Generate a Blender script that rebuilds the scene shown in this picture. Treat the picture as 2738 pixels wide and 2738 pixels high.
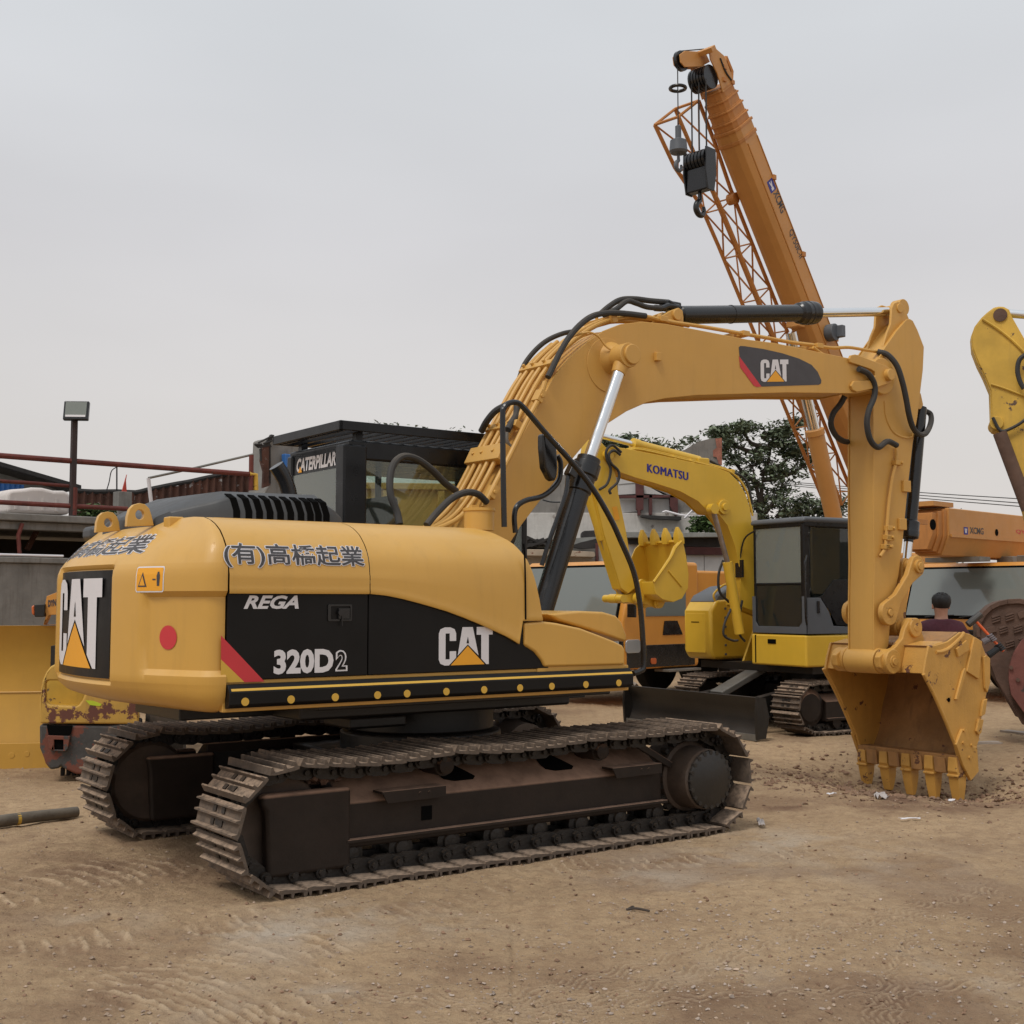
import bpy, bmesh, math, random
import numpy as np
from mathutils import Vector, Matrix, noise
random.seed(7)
R = math.radians
scene = bpy.context.scene
for _o in list(bpy.data.objects): bpy.data.objects.remove(_o)
COL = scene.collection
# ------------------------------------------------------------ camera
EYE, PITCH, FPX = 1.755, 0.0715, 3330.4
cam_d = bpy.data.cameras.new('camera'); cam = bpy.data.objects.new('camera', cam_d); COL.objects.link(cam)
cam.location = (0, 0, EYE); cam.rotation_euler = (math.pi/2 + PITCH, 0, 0)
cam_d.sensor_width = 36; cam_d.lens = FPX/2738*36; cam_d.clip_start = .05; cam_d.clip_end = 2000
scene.camera = cam
# ------------------------------------------------------------ sky and sun (overcast)
SUN_EL, SUN_AZ = R(58), R(215)
world = bpy.data.worlds.new("World"); scene.world = world; world.use_nodes = True
wt = world.node_tree; wt.nodes.clear()
wo = wt.nodes.new('ShaderNodeOutputWorld'); bg = wt.nodes.new('ShaderNodeBackground')
sky = wt.nodes.new('ShaderNodeTexSky'); sky.sky_type = 'NISHITA'; sky.sun_disc = False
sky.sun_elevation = SUN_EL; sky.sun_rotation = SUN_AZ; sky.dust_density = 4; sky.air_density = 1.2
tc = wt.nodes.new('ShaderNodeTexCoord'); sep = wt.nodes.new('ShaderNodeSeparateXYZ')
wt.links.new(tc.outputs['Generated'], sep.inputs[0])
ramp = wt.nodes.new('ShaderNodeValToRGB')          # cloud deck colour by height above the horizon
cr = ramp.color_ramp; cr.elements[0].position = 0.0; cr.elements[0].color = (6.6, 6.15, 5.85, 1)
cr.elements[1].position = 1.0; cr.elements[1].color = (7.6, 7.9, 8.2, 1)
for p, c in ((.12, (6.5, 6.2, 6.0, 1)), (.28, (6.2, 6.1, 6.2, 1)), (.42, (6.5, 6.65, 6.85, 1)), (.6, (7.0, 7.3, 7.6, 1))):
    e = cr.elements.new(p); e.color = c
wt.links.new(sep.outputs['Z'], ramp.inputs[0])
mp = wt.nodes.new('ShaderNodeMapping'); mp.inputs['Scale'].default_value = (1, 1, 3.2)
wt.links.new(tc.outputs['Generated'], mp.inputs[0])
nz = wt.nodes.new('ShaderNodeTexNoise'); nz.inputs['Scale'].default_value = 1.6; nz.inputs['Detail'].default_value = 4; nz.inputs['Roughness'].default_value = .45
wt.links.new(mp.outputs[0], nz.inputs['Vector'])
mr = wt.nodes.new('ShaderNodeMapRange'); mr.inputs['From Min'].default_value = .3; mr.inputs['From Max'].default_value = .7
mr.inputs['To Min'].default_value = .91; mr.inputs['To Max'].default_value = 1.06
wt.links.new(nz.outputs['Fac'], mr.inputs['Value'])
vm = wt.nodes.new('ShaderNodeVectorMath'); vm.operation = 'SCALE'
wt.links.new(ramp.outputs['Color'], vm.inputs[0]); wt.links.new(mr.outputs[0], vm.inputs['Scale'])
mix = wt.nodes.new('ShaderNodeMix'); mix.data_type = 'RGBA'; mix.inputs['Factor'].default_value = .92   # thick cloud over the clear sky
wt.links.new(sky.outputs[0], mix.inputs['A']); wt.links.new(vm.outputs[0], mix.inputs['B'])
wt.links.new(mix.outputs['Result'], bg.inputs[0]); wt.links.new(bg.outputs[0], wo.inputs[0])
bg.inputs[1].default_value = .1
sd = bpy.data.lights.new('sun', 'SUN'); sd.energy = 1.5; sd.angle = R(18); sd.color = (1, .95, .88)
sun = bpy.data.objects.new('sun', sd); COL.objects.link(sun); sun.location = (-5, -8, 20)
sun.rotation_euler = (math.pi/2 - SUN_EL, 0, R(-35))
scene.view_settings.view_transform = 'Standard'; scene.view_settings.look = 'None'
scene.view_settings.exposure = .12; scene.view_settings.gamma = 1
scene.render.engine = 'CYCLES'; scene.render.resolution_x = scene.render.resolution_y = 1024

# ------------------------------------------------------------ helpers
def ray(px, py):                                     # photo pixel -> world direction
    x = (px-1369)/FPX; y = (1369-py)/FPX; c, s = math.cos(PITCH), math.sin(PITCH)
    return Vector((x, c-s*y, s+c*y))
class Frame:                                         # a machine's own axes: x forward, y left, z up
    def __init__(s, cx, cy, yaw, cz=0):
        a = R(yaw); s.o = Vector((cx, cy, cz)); s.rz = math.pi/2-a
        s.f = Vector((math.sin(a), math.cos(a), 0)); s.l = Vector((-math.cos(a), math.sin(a), 0)); s.u = Vector((0, 0, 1))
    def un(s, p, x=None, y=None, z=None):
        r = ray(*p); c = Vector((0, 0, EYE))-s.o
        ax, v = (s.f, x) if x is not None else (s.l, y) if y is not None else (s.u, z)
        q = c+r*((v-c.dot(ax))/r.dot(ax))
        return Vector((q.dot(s.f), q.dot(s.l), q.dot(s.u)))
    def w(s, x, y, z): return s.o+s.f*x+s.l*y+s.u*z
def view(x0, y0, k): return lambda x, y: (x0+x*k, y0+y*k)
vA, vB, vC, vD = view(0, 1000, .46584), view(500, 1000, .46584), view(1200, 700, .41408), view(1938, 700, .41408)
vE, vG, vI, vJ = view(1400, 1200, .46584), view(2138, 1400, .41408), view(100, 1750, .5176), view(1000, 1750, .56936)
vK, vL, vM, vN = view(1650, 80, .41408), view(0, 1050, .36232), view(0, 1500, .3882), view(1400, 1150, .36232)
vO, vQ, vS = view(2400, 1550, .23294), view(1400, 1380, .36232), view(0, 0, 1.41718)

def tag(o, label=None, cat=None, group=None, kind=None):
    if label: o['label'] = label
    if cat: o['category'] = cat
    if group: o['group'] = group
    if kind: o['kind'] = kind
    return o
def thing(name, label, cat, frame=None, loc=None, rz=0, group=None):
    o = bpy.data.objects.new(name, None); COL.objects.link(o); o.empty_display_size = .3
    if frame: o.location = frame.o; o.rotation_euler = (0, 0, frame.rz)
    else: o.location = loc or (0, 0, 0); o.rotation_euler = (0, 0, rz)
    return tag(o, label, cat, group)
def dup(o, parent=None):
    c = o.copy(); COL.objects.link(c); c.parent = parent
    for ch in o.children: dup(ch, c)
    return c
def V(*a): return Vector(a)
def cm(pts, n=6, closed=False):                      # Catmull-Rom through points
    P = [Vector(p) for p in pts]
    if len(P) < 3: return P
    out = []; N = len(P)
    for i in range(N if closed else N-1):
        a = P[(i-1) % N] if closed or i > 0 else P[0]*2-P[1]
        b, c = P[i], P[(i+1) % N]
        d = P[(i+2) % N] if closed or i+2 < N else P[-1]*2-P[-2]
        for k in range(n):
            t = k/n
            out.append(.5*((2*b)+(c-a)*t+(2*a-5*b+4*c-d)*t*t+(3*b-a-3*c+d)*t**3))
    if not closed: out.append(P[-1])
    return out
class MB:
    def __init__(s): s.bm = bmesh.new(); s.mi = 0
    def _f(s, vs):
        try:
            f = s.bm.faces.new(vs); f.material_index = s.mi; return f
        except ValueError: return None
    def box(s, c, size, M=None, top=None):
        c = Vector(c); hx, hy, hz = [v/2 for v in size]; tx, ty = top or (1, 1); vs = []
        for z in (-1, 1):
            kx, ky = (tx, ty) if z > 0 else (1, 1)
            for x, y in ((-1, -1), (1, -1), (1, 1), (-1, 1)):
                p = Vector((x*hx*kx, y*hy*ky, z*hz))
                if M: p = M @ p
                vs.append(s.bm.verts.new(c+p))
        for q in ((3, 2, 1, 0), (4, 5, 6, 7), (0, 1, 5, 4), (1, 2, 6, 5), (2, 3, 7, 6), (3, 0, 4, 7)): s._f([vs[i] for i in q])
        return s
    def bx(s, x0, x1, y0, y1, z0, z1): return s.box(((x0+x1)/2, (y0+y1)/2, (z0+z1)/2), (abs(x1-x0), abs(y1-y0), abs(z1-z0)))
    def prism(s, pts, off, holes=()):                # planar outline (any 3D plane) pushed along off
        off = Vector(off)
        if not holes:
            a = [s.bm.verts.new(Vector(p)) for p in pts]; b = [s.bm.verts.new(Vector(p)+off) for p in pts]; n = len(a)
            s._f(a); s._f(b[::-1])
            for i in range(n): s._f([a[(i+1) % n], a[i], b[i], b[(i+1) % n]])
            return s
        es = []; loops = []
        for lp in [pts]+list(holes):
            v = [s.bm.verts.new(Vector(p)) for p in lp]; loops.append(v)
            es += [s.bm.edges.new((v[i], v[(i+1) % len(v)])) for i in range(len(v))]
        g = bmesh.ops.triangle_fill(s.bm, edges=es, use_beauty=True, use_dissolve=False)
        fs = [f for f in g['geom'] if isinstance(f, bmesh.types.BMFace)]
        m = {v: s.bm.verts.new(v.co+off) for lp in loops for v in lp}
        for f in fs: f.material_index = s.mi; s._f([m[v] for v in reversed(f.verts)])
        for v in loops:
            n = len(v)
            for i in range(n): s._f([v[(i+1) % n], v[i], m[v[i]], m[v[(i+1) % n]]])
        return s
    def xz(s, pts, y0, y1, holes=()):
        return s.prism([(p[0], y0, p[-1]) for p in pts], (0, y1-y0, 0), [[(p[0], y0, p[-1]) for p in h] for h in holes])
    def ring(s, c, ax, r, n, up=None):
        ax = ax.normalized(); u = up or (Vector((0, 0, 1)) if abs(ax.z) < .9 else Vector((1, 0, 0)))
        a = ax.cross(u).normalized(); b = ax.cross(a).normalized()
        return [s.bm.verts.new(c+a*(r*math.cos(2*math.pi*k/n))+b*(r*math.sin(2*math.pi*k/n))) for k in range(n)]
    def skin(s, rings, cap=True, closed=True):
        for r0, r1 in zip(rings, rings[1:]):
            n = len(r0)
            for i in range(n if closed else n-1): s._f([r0[i], r0[(i+1) % n], r1[(i+1) % n], r1[i]])
        if cap and closed: s._f(rings[0][::-1]); s._f(rings[-1])
        return s
    def cyl(s, p0, p1, r0, r1=None, n=24):
        p0, p1 = Vector(p0), Vector(p1); ax = p1-p0
        return s.skin([s.ring(p0, ax, r0, n), s.ring(p1, ax, r0 if r1 is None else r1, n)])
    def lathe(s, p0, ax, prof, n=28):                # prof: (distance along axis, radius)
        p0 = Vector(p0); ax = Vector(ax).normalized()
        return s.skin([s.ring(p0+ax*d, ax, max(r, .0005), n) for d, r in prof])
    def tube(s, pts, r, n=8, sm=5):
        P = cm(pts, sm) if sm else [Vector(p) for p in pts]; rings = []; up = None
        for i, p in enumerate(P):
            t = (P[min(i+1, len(P)-1)]-P[max(i-1, 0)]).normalized()
            if up is None:
                up = Vector((0, 0, 1)) if abs(t.z) < .9 else Vector((1, 0, 0))
            a = t.cross(up).normalized(); b = t.cross(a).normalized(); up = -b
            rr = r(i/(len(P)-1)) if callable(r) else r
            rings.append([s.bm.verts.new(p+a*(rr*math.cos(2*math.pi*k/n))+b*(rr*math.sin(2*math.pi*k/n))) for k in range(n)])
        return s.skin(rings)
    def build(s, name, mat, parent=None, bevel=0, seg=2, smooth=35, label=None):
        bm = s.bm
        bmesh.ops.recalc_face_normals(bm, faces=bm.faces[:])
        lim = R(smooth)
        for f in bm.faces: f.smooth = smooth > 0
        for e in bm.edges:
            e.smooth = not (len(e.link_faces) == 2 and e.calc_face_angle(0) > lim)
        me = bpy.data.meshes.new(name); bm.to_mesh(me); bm.free()
        for m in (mat if isinstance(mat, (list, tuple)) else [mat]): me.materials.append(m)
        o = bpy.data.objects.new(name, me); COL.objects.link(o)
        if parent: o.parent = parent
        if bevel:
            b = o.modifiers.new('bevel', 'BEVEL'); b.width = bevel; b.segments = seg; b.limit_method = 'ANGLE'; b.angle_limit = R(38)
            b.harden_normals = True
        if label: o['label'] = label
        return o
# ------------------------------------------------------------ materials
def nodes(m):
    m.use_nodes = True; t = m.node_tree; return t, t.nodes['Principled BSDF']
def mat(name, col, rough=.5, metal=0, var=.12, scale=3., dust=0, dustcol=(.20, .135, .085), bump=0, bscale=40, streak=0, streakcol=(.1, .05, .03),
        chip=0, chipcol=(.12, .05, .03), coat=0, spec=.5, chipscale=6, dmin=.25, dside=.08):
    m = bpy.data.materials.new(name); t, b = nodes(m); N = t.nodes.new; Lk = t.links.new
    b.inputs['Roughness'].default_value = rough; b.inputs['Metallic'].default_value = metal
    b.inputs['Specular IOR Level'].default_value = spec
    if coat: b.inputs['Coat Weight'].default_value = coat; b.inputs['Coat Roughness'].default_value = .12
    c = N('ShaderNodeTexCoord'); col = (*col, 1)
    def nz(sc, det=5, stretch=None, rough_=.6):
        n = N('ShaderNodeTexNoise'); n.inputs['Scale'].default_value = sc; n.inputs['Detail'].default_value = det; n.inputs['Roughness'].default_value = rough_
        if stretch:
            mp = N('ShaderNodeMapping'); mp.inputs['Scale'].default_value = stretch; Lk(c.outputs['Object'], mp.inputs[0]); Lk(mp.outputs[0], n.inputs['Vector'])
        else: Lk(c.outputs['Object'], n.inputs['Vector'])
        return n.outputs['Fac']
    def mr(v, a, b_, c_, d):
        n = N('ShaderNodeMapRange'); Lk(v, n.inputs['Value'])
        for k, x in zip(('From Min', 'From Max', 'To Min', 'To Max'), (a, b_, c_, d)): n.inputs[k].default_value = x
        return n.outputs[0]
    def mx(f, A, B):
        n = N('ShaderNodeMix'); n.data_type = 'RGBA'
        Lk(f, n.inputs['Factor'])
        for k, x in (('A', A), ('B', B)):
            if isinstance(x, tuple): n.inputs[k].default_value = x
            else: Lk(x, n.inputs[k])
        return n.outputs['Result']
    v = mr(nz(scale), .3, .7, 0, 1)
    lo = tuple(x*(1-var) for x in col[:3])+(1,); hi = tuple(min(1, x*(1+var)) for x in col[:3])+(1,)
    out = mx(v, lo, hi); rv = None
    if streak:
        out = mx(mr(nz(2.2, 6, (6, 6, .7)), .52, .75, 0, streak), out, (*streakcol, 1))
    if chip:
        out = mx(mr(nz(chipscale, 8, None, .7), .62-chip*.2, .64-chip*.2, 0, 1), out, (*chipcol, 1))
    if dust:
        g = N('ShaderNodeNewGeometry'); sp = N('ShaderNodeSeparateXYZ'); Lk(g.outputs['Normal'], sp.inputs[0])
        up = mr(sp.outputs['Z'], .15, .6, dside, 1)
        n2 = mr(nz(scale*2.5, 7), .35, .6, dmin, 1)
        mm = N('ShaderNodeMath'); mm.operation = 'MULTIPLY'; Lk(up, mm.inputs[0]); Lk(n2, mm.inputs[1])
        m2 = N('ShaderNodeMath'); m2.operation = 'MULTIPLY'; Lk(mm.outputs[0], m2.inputs[0]); m2.inputs[1].default_value = dust
        out = mx(m2.outputs[0], out, (*dustcol, 1))
        ad = N('ShaderNodeMath'); ad.operation = 'ADD'; ad.use_clamp = True; Lk(m2.outputs[0], ad.inputs[0]); ad.inputs[1].default_value = rough; rv = ad.outputs[0]
    Lk(out, b.inputs['Base Color'])
    if rv is None: rv = mr(nz(scale*3), .3, .7, max(.02, rough-.07), min(1, rough+.09))
    Lk(rv, b.inputs['Roughness'])
    if bump:
        bp = N('ShaderNodeBump'); bp.inputs['Strength'].default_value = bump; bp.inputs['Distance'].default_value = .01
        Lk(nz(bscale, 4), bp.inputs['Height']); Lk(bp.outputs[0], b.inputs['Normal'])
    return m
def glass(name, tint=(.55, .62, .58), alpha=.35):
    m = bpy.data.materials.new(name); t, b = nodes(m); N = t.nodes.new
    tr = N('ShaderNodeBsdfTransparent'); tr.inputs[0].default_value = (*tint, 1)
    gl = N('ShaderNodeBsdfGlossy'); gl.inputs['Roughness'].default_value = .03; gl.inputs[0].default_value = (1, 1, 1, 1)
    df = N('ShaderNodeBsdfDiffuse'); df.inputs[0].default_value = (.42, .47, .44, 1)
    mA = N('ShaderNodeMixShader'); mA.inputs[0].default_value = alpha; t.links.new(tr.outputs[0], mA.inputs[1]); t.links.new(df.outputs[0], mA.inputs[2])
    fr = N('ShaderNodeFresnel'); fr.inputs[0].default_value = 1.5
    mB = N('ShaderNodeMixShader'); t.links.new(fr.outputs[0], mB.inputs[0]); t.links.new(mA.outputs[0], mB.inputs[1]); t.links.new(gl.outputs[0], mB.inputs[2])
    t.links.new(mB.outputs[0], t.nodes['Material Output'].inputs[0]); return m
M = {}
M['cat'] = mat('cat_yellow_paint', (.60, .335, .066), .38, var=.05, scale=1.3, coat=.15, bump=.03, bscale=30, streak=.22, streakcol=(.42, .24, .055), dust=.22, dustcol=(.60, .42, .22), dmin=.1)
M['catb'] = mat('boom_yellow_paint', (.58, .32, .072), .5, var=.05, scale=1.3, bump=.06, bscale=25, streak=.22, streakcol=(.42, .24, .06))
M['bucket'] = mat('bucket_yellow_paint', (.56, .30, .065), .5, var=.10, scale=4, bump=.35, bscale=45, streak=.3, streakcol=(.40, .20, .05), chip=.03)
M['soiled_shaded'] = mat('soil_stained_shaded_bucket_paint', (.36, .185, .065), .7, var=.25, scale=3, bump=.35, bscale=45, streak=.6, streakcol=(.14, .075, .045), chip=.05)  # soil stain, browned further to stand in for shade inside the bucket
M['blackp'] = mat('gloss_black_paint', (.008, .008, .009), .25, var=.2, coat=.1)
M['decalb'] = mat('black_panel_film', (.007, .0065, .0065), .38, var=.2, spec=.22)
M['hood'] = mat('dark_grey_hood_paint', (.048, .052, .057), .42, var=.15, dust=.25, dustcol=(.12, .11, .10))
M['cabp'] = mat('cab_black_paint', (.006, .0065, .008), .3, var=.2, spec=.35)
M['white'] = mat('white_film', (.68, .66, .68), .55, var=.02)
M['red'] = mat('red_film', (.56, .035, .045), .5, var=.03)
M['orange'] = mat('amber_film', (.80, .36, .02), .5, var=.03)
M['yelfilm'] = mat('yellow_film', (.62, .37, .05), .5, var=.05)
M['greyfilm'] = mat('grey_film', (.055, .05, .055), .5, var=.05)
M['rubber'] = mat('rubber_hose', (.022, .022, .022), .6, var=.2, dust=.5, dustcol=(.14, .12, .10), bump=.2, bscale=120)
M['chrome'] = mat('chromed_rod', (.78, .79, .80), .13, 1, var=.03)
M['dullrod'] = mat('weathered_rod', (.30, .25, .22), .4, .7, var=.25, scale=8)
M['steel'] = mat('grey_fitting_steel', (.22, .21, .19), .5, .6, var=.2)
M['track'] = mat('dusty_track_steel', (.075, .058, .046), .7, .1, var=.4, scale=9, dust=1, dustcol=(.36, .26, .185), dside=.2, bump=.6, bscale=30, chip=.12, chipcol=(.12, .08, .055), chipscale=9)
M['chain'] = mat('greasy_chain_steel', (.016, .014, .013), .45, .2, var=.4, scale=9, dust=.35, bump=.5, bscale=40)
M['frame'] = mat('dusty_black_frame', (.011, .009, .008), .5, 0, spec=.25, var=.3, scale=3, dust=.95, dustcol=(.40, .25, .175), dmin=.65, dside=.045, bump=.15, bscale=30)
M['frameb'] = mat('black_frame', (.012, .011, .010), .4, 0, var=.3, scale=3, dust=.3, dustcol=(.10, .07, .05), bump=.15, bscale=30)
M['motor'] = mat('brown_dusty_motor', (.075, .052, .038), .6, 0, var=.3, scale=5, dust=.6, dustcol=(.12, .08, .055), bump=.2)
M['glass'] = glass('cab_glass', (.80, .86, .82), .05)
M['glassl'] = glass('lightened_glass', (.72, .78, .73), .34)  # pale diffuse layer stands in for the bright view through the pane
M['glassm'] = glass('lightened_windscreen', (.80, .86, .82), .40)  # diffuse share lightens the windscreen in place of brightness seen beyond it
M['dark'] = mat('shadowed_interior', (.004, .004, .004), .9, spec=.05)
M['seat'] = mat('seat_fabric', (.02, .022, .024), .8)
M['kom'] = mat('lemon_yellow_paint', (.66, .41, .035), .4, var=.06, scale=2, coat=.15, streak=.12, streakcol=(.45, .29, .03))
M['komgrey'] = mat('blue_grey_cab_paint', (.085, .095, .11), .5, var=.1, dust=.2, dustcol=(.2, .19, .17))
M['crane'] = mat('crane_orange_paint', (.52, .245, .065), .5, var=.08, scale=1, streak=.25, streakcol=(.42, .19, .04))
M['cranedk'] = mat('crane_weathered_orange', (.48, .20, .05), .6, var=.15, scale=2, streak=.4, streakcol=(.28, .12, .04))
M['crcab'] = mat('truck_cab_orange', (.66, .28, .04), .4, var=.05, scale=2, coat=.2, dust=.15)
M['blue'] = mat('blue_film', (.02, .02, .22), .5)
M['concrete'] = mat('old_concrete', (.20, .19, .175), .9, var=.25, scale=2, bump=.6, bscale=12, streak=.6, streakcol=(.10, .085, .07))
M['rust'] = mat('rusty_sheet', (.085, .035, .022), .85, var=.4, scale=3, streak=.5, streakcol=(.03, .018, .014), bump=.5, chip=.06, chipcol=(.35, .33, .32), chipscale=5)
M['rail'] = mat('red_oxide_paint', (.13, .028, .02), .7, var=.3, scale=6, chip=.03, chipcol=(.05, .03, .025))
M['plaster'] = mat('peeling_white_plaster', (.50, .48, .45), .9, var=.12, scale=3, bump=.8, bscale=9, chip=.10, chipcol=(.24, .21, .19), chipscale=2.2, streak=.35, streakcol=(.28, .25, .22))
M['tank'] = mat('grubby_white_plastic', (.62, .57, .54), .6, var=.08, scale=2, streak=.2, streakcol=(.40, .36, .33))
M['shedblue'] = mat('blue_sheet_metal', (.03, .13, .38), .5, var=.15)
M['worn'] = mat('worn_yellow_paint', (.58, .36, .05), .55, var=.15, scale=3, chip=.045, chipcol=(.10, .06, .04), streak=.3, streakcol=(.30, .18, .06), chipscale=5)
M['wornpatch'] = mat('flaking_yellow_paint', (.52, .31, .06), .6, var=.15, scale=3, chip=.42, chipcol=(.13, .045, .03), chipscale=4, streak=.4, streakcol=(.2, .09, .05))
M['wornrust'] = mat('rusted_grey_casting', (.065, .062, .06), .75, var=.3, scale=4, chip=.62, chipcol=(.17, .055, .035), chipscale=2.6, streak=.5, streakcol=(.12, .06, .04), bump=.4)
M['brown'] = mat('dried_mud_steel', (.105, .060, .042), .85, var=.25, scale=4, bump=.6, bscale=25)
M['redbrown'] = mat('red_brown_steel', (.16, .055, .042), .7, var=.25, scale=4, bump=.4, bscale=25, chip=.1, chipcol=(.06, .04, .035))
M['tyre'] = mat('tyre_rubber', (.018, .017, .016), .8, var=.3, dust=.5, bump=.3)

M['darkrail'] = mat('dark_rusty_pole', (.035, .022, .02), .7, var=.3)
M['lens2'] = mat('lamp_glass_grey', (.20, .22, .20), .15, var=.05)
M['siding'] = mat('grey_sheet', (.23, .235, .22), .7, var=.2, streak=.3, streakcol=(.12, .1, .09))
M['darkroof'] = mat('tarred_edge', (.028, .026, .025), .85, var=.3, bump=.4)
M['redcloth'] = mat('red_cloth', (.45, .06, .04), .8)
M['brick'] = mat('bare_brick', (.32, .13, .09), .9, var=.35, scale=5, bump=.6)
M['panel'] = mat('off_white_panel', (.50, .50, .49), .7, var=.08, streak=.3, streakcol=(.32, .31, .30))
M['redframe'] = mat('dark_red_steel', (.085, .026, .024), .7, var=.3)
M['rustedge'] = mat('rusty_cream_sheet', (.38, .31, .23), .8, var=.2, chip=.2, chipcol=(.18, .08, .05), chipscale=3)
M['bladey'] = mat('blade_amber_paint', (.56, .31, .05), .42, var=.10, scale=1.2, bump=.15, bscale=6, streak=.2, streakcol=(.42, .24, .06))
M['amber'] = mat('amber_lens', (.55, .12, .03), .3)
M['limef'] = mat('lime_sticker', (.50, .62, .03), .5)
M['darkst'] = mat('dark_tool_steel', (.09, .085, .08), .5, .6, var=.2)
M['pole'] = mat('muddy_pole', (.13, .11, .085), .8, var=.35, scale=6, bump=.5)
M['bag'] = mat('pale_plastic', (.42, .38, .36), .6, var=.15, scale=20)
M['slab'] = mat('pale_slab', (.36, .30, .25), .9, var=.2, scale=8, bump=.4)
M['stone'] = mat('yard_stone', (.36, .27, .20), .9, var=.45, scale=3)
M['stone2'] = mat('grey_gravel', (.36, .29, .24), .9, var=.5, scale=9)
M['clod'] = mat('dark_clod', (.22, .135, .085), .95, var=.4, scale=4)
M['kanji'] = mat('charcoal_lettering', (.045, .042, .045), .5, var=.05)
# ------------------------------------------------------------ writing and marks
def text_bm(s, bold=0.0, xs=1.0, shear=0.0, align='LEFT', font_spacing=1.0):
    cu = bpy.data.curves.new('lettering', 'FONT'); cu.body = s; cu.size = 1; cu.offset = bold; cu.shear = shear
    cu.space_character = font_spacing; cu.align_x = align; cu.resolution_u = 3; cu.fill_mode = 'BOTH'
    o = bpy.data.objects.new('lettering', cu); COL.objects.link(o)
    dg = bpy.context.evaluated_depsgraph_get(); me = bpy.data.meshes.new_from_object(o.evaluated_get(dg))
    bpy.data.objects.remove(o); bm = bmesh.new(); bm.from_mesh(me); bpy.data.meshes.remove(me)
    bmesh.ops.remove_doubles(bm, verts=bm.verts, dist=1e-4)
    for v in bm.verts: v.co.x *= xs
    return bm
def bounds(bm):
    xs = [v.co.x for v in bm.verts]; ys = [v.co.y for v in bm.verts]; return min(xs), max(xs), min(ys), max(ys)
def fit(bm, u0, u1, v0, v1, ref=None):              # scale lettering into a rectangle
    a, b, c, d = ref or bounds(bm)
    for v in bm.verts: v.co.x = u0+(v.co.x-a)/(b-a)*(u1-u0); v.co.y = v0+(v.co.y-c)/(d-c)*(v1-v0)
    return bm
def polys_bm(polys):
    bm = bmesh.new()
    for i, p in enumerate(polys): bm.faces.new([bm.verts.new((x, y, 0)) for x, y in p])
    bmesh.ops.triangulate(bm, faces=bm.faces[:]); return bm
def lay(name, bm, mp, m, parent, step=0, label=None):   # wrap flat lettering onto a surface
    if step:
        a, b, c, d = bounds(bm)
        for ax, lo, hi in ((0, a, b), (1, c, d)):
            k = lo+step
            while k < hi:
                co = (k, 0, 0) if ax == 0 else (0, k, 0); no = (1, 0, 0) if ax == 0 else (0, 1, 0)
                bmesh.ops.bisect_plane(bm, geom=bm.verts[:]+bm.edges[:]+bm.faces[:], plane_co=co, plane_no=no); k += step
    for v in bm.verts: v.co = Vector(mp(v.co.x, v.co.y))
    me = bpy.data.meshes.new(name); bm.to_mesh(me); bm.free(); me.materials.append(m)
    o = bpy.data.objects.new(name, me); COL.objects.link(o); o.parent = parent
    if label: o['label'] = label
    return o
def flat(o, U, Vv, off=None):
    o, U, Vv = Vector(o), Vector(U), Vector(Vv); off = Vector(off) if off else Vector()
    return lambda u, v: o+U*u+Vv*v+off
def rrect(x0, x1, y0, y1, r, n=5):
    P = []
    for cx, cy, a0 in ((x1-r, y1-r, 0), (x0+r, y1-r, 90), (x0+r, y0+r, 180), (x1-r, y0+r, 270)):
        for k in range(n+1): P.append((cx+r*math.cos(R(a0+90*k/n)), cy+r*math.sin(R(a0+90*k/n))))
    return P
CAT_W = [[(0, .84), (0, .16), (.04, .05), (.15, 0), (.17, 0), (.17, 1), (.15, 1), (.04, .95)], [(.17, 1), (.17, .84), (.275, .84), (.275, 1)],
         [(.275, 1), (.275, .64), (.44, .64), (.44, .84), (.40, .95), (.29, 1)], [(.17, 0), (.26, 0), (.275, .018), (.275, .16), (.17, .16)], [(.275, .018), (.44, .20), (.44, .37), (.275, .37)],
         [(.60, 1), (.87, 1), (1.02, .24), (.74, .54), (.48, .25)],
         [(.97, 1), (1.395, 1), (1.395, .79), (1.29, .79), (1.29, 0), (1.225, 0), (1.09, .15), (1.09, .79), (.97, .79)]]
CAT_T = [[(.30, 0), (1.18, 0), (.74, .50)]]
CAT_H = [[(.705, .57), (.77, .57), (.74, .75)]]
def cat_logo(parent, mp, step=0, lab=''):
    lay('emblem_lettering', polys_bm(CAT_W), lambda u, v: mp(u, v, 0), M['white'], parent, step)
    lay('emblem_triangle', polys_bm(CAT_T), lambda u, v: mp(u, v, 0), M['orange'], parent, step)
    lay('emblem_counter', polys_bm(CAT_H), lambda u, v: mp(u, v, 1), M['decalb'], parent, step)
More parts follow.
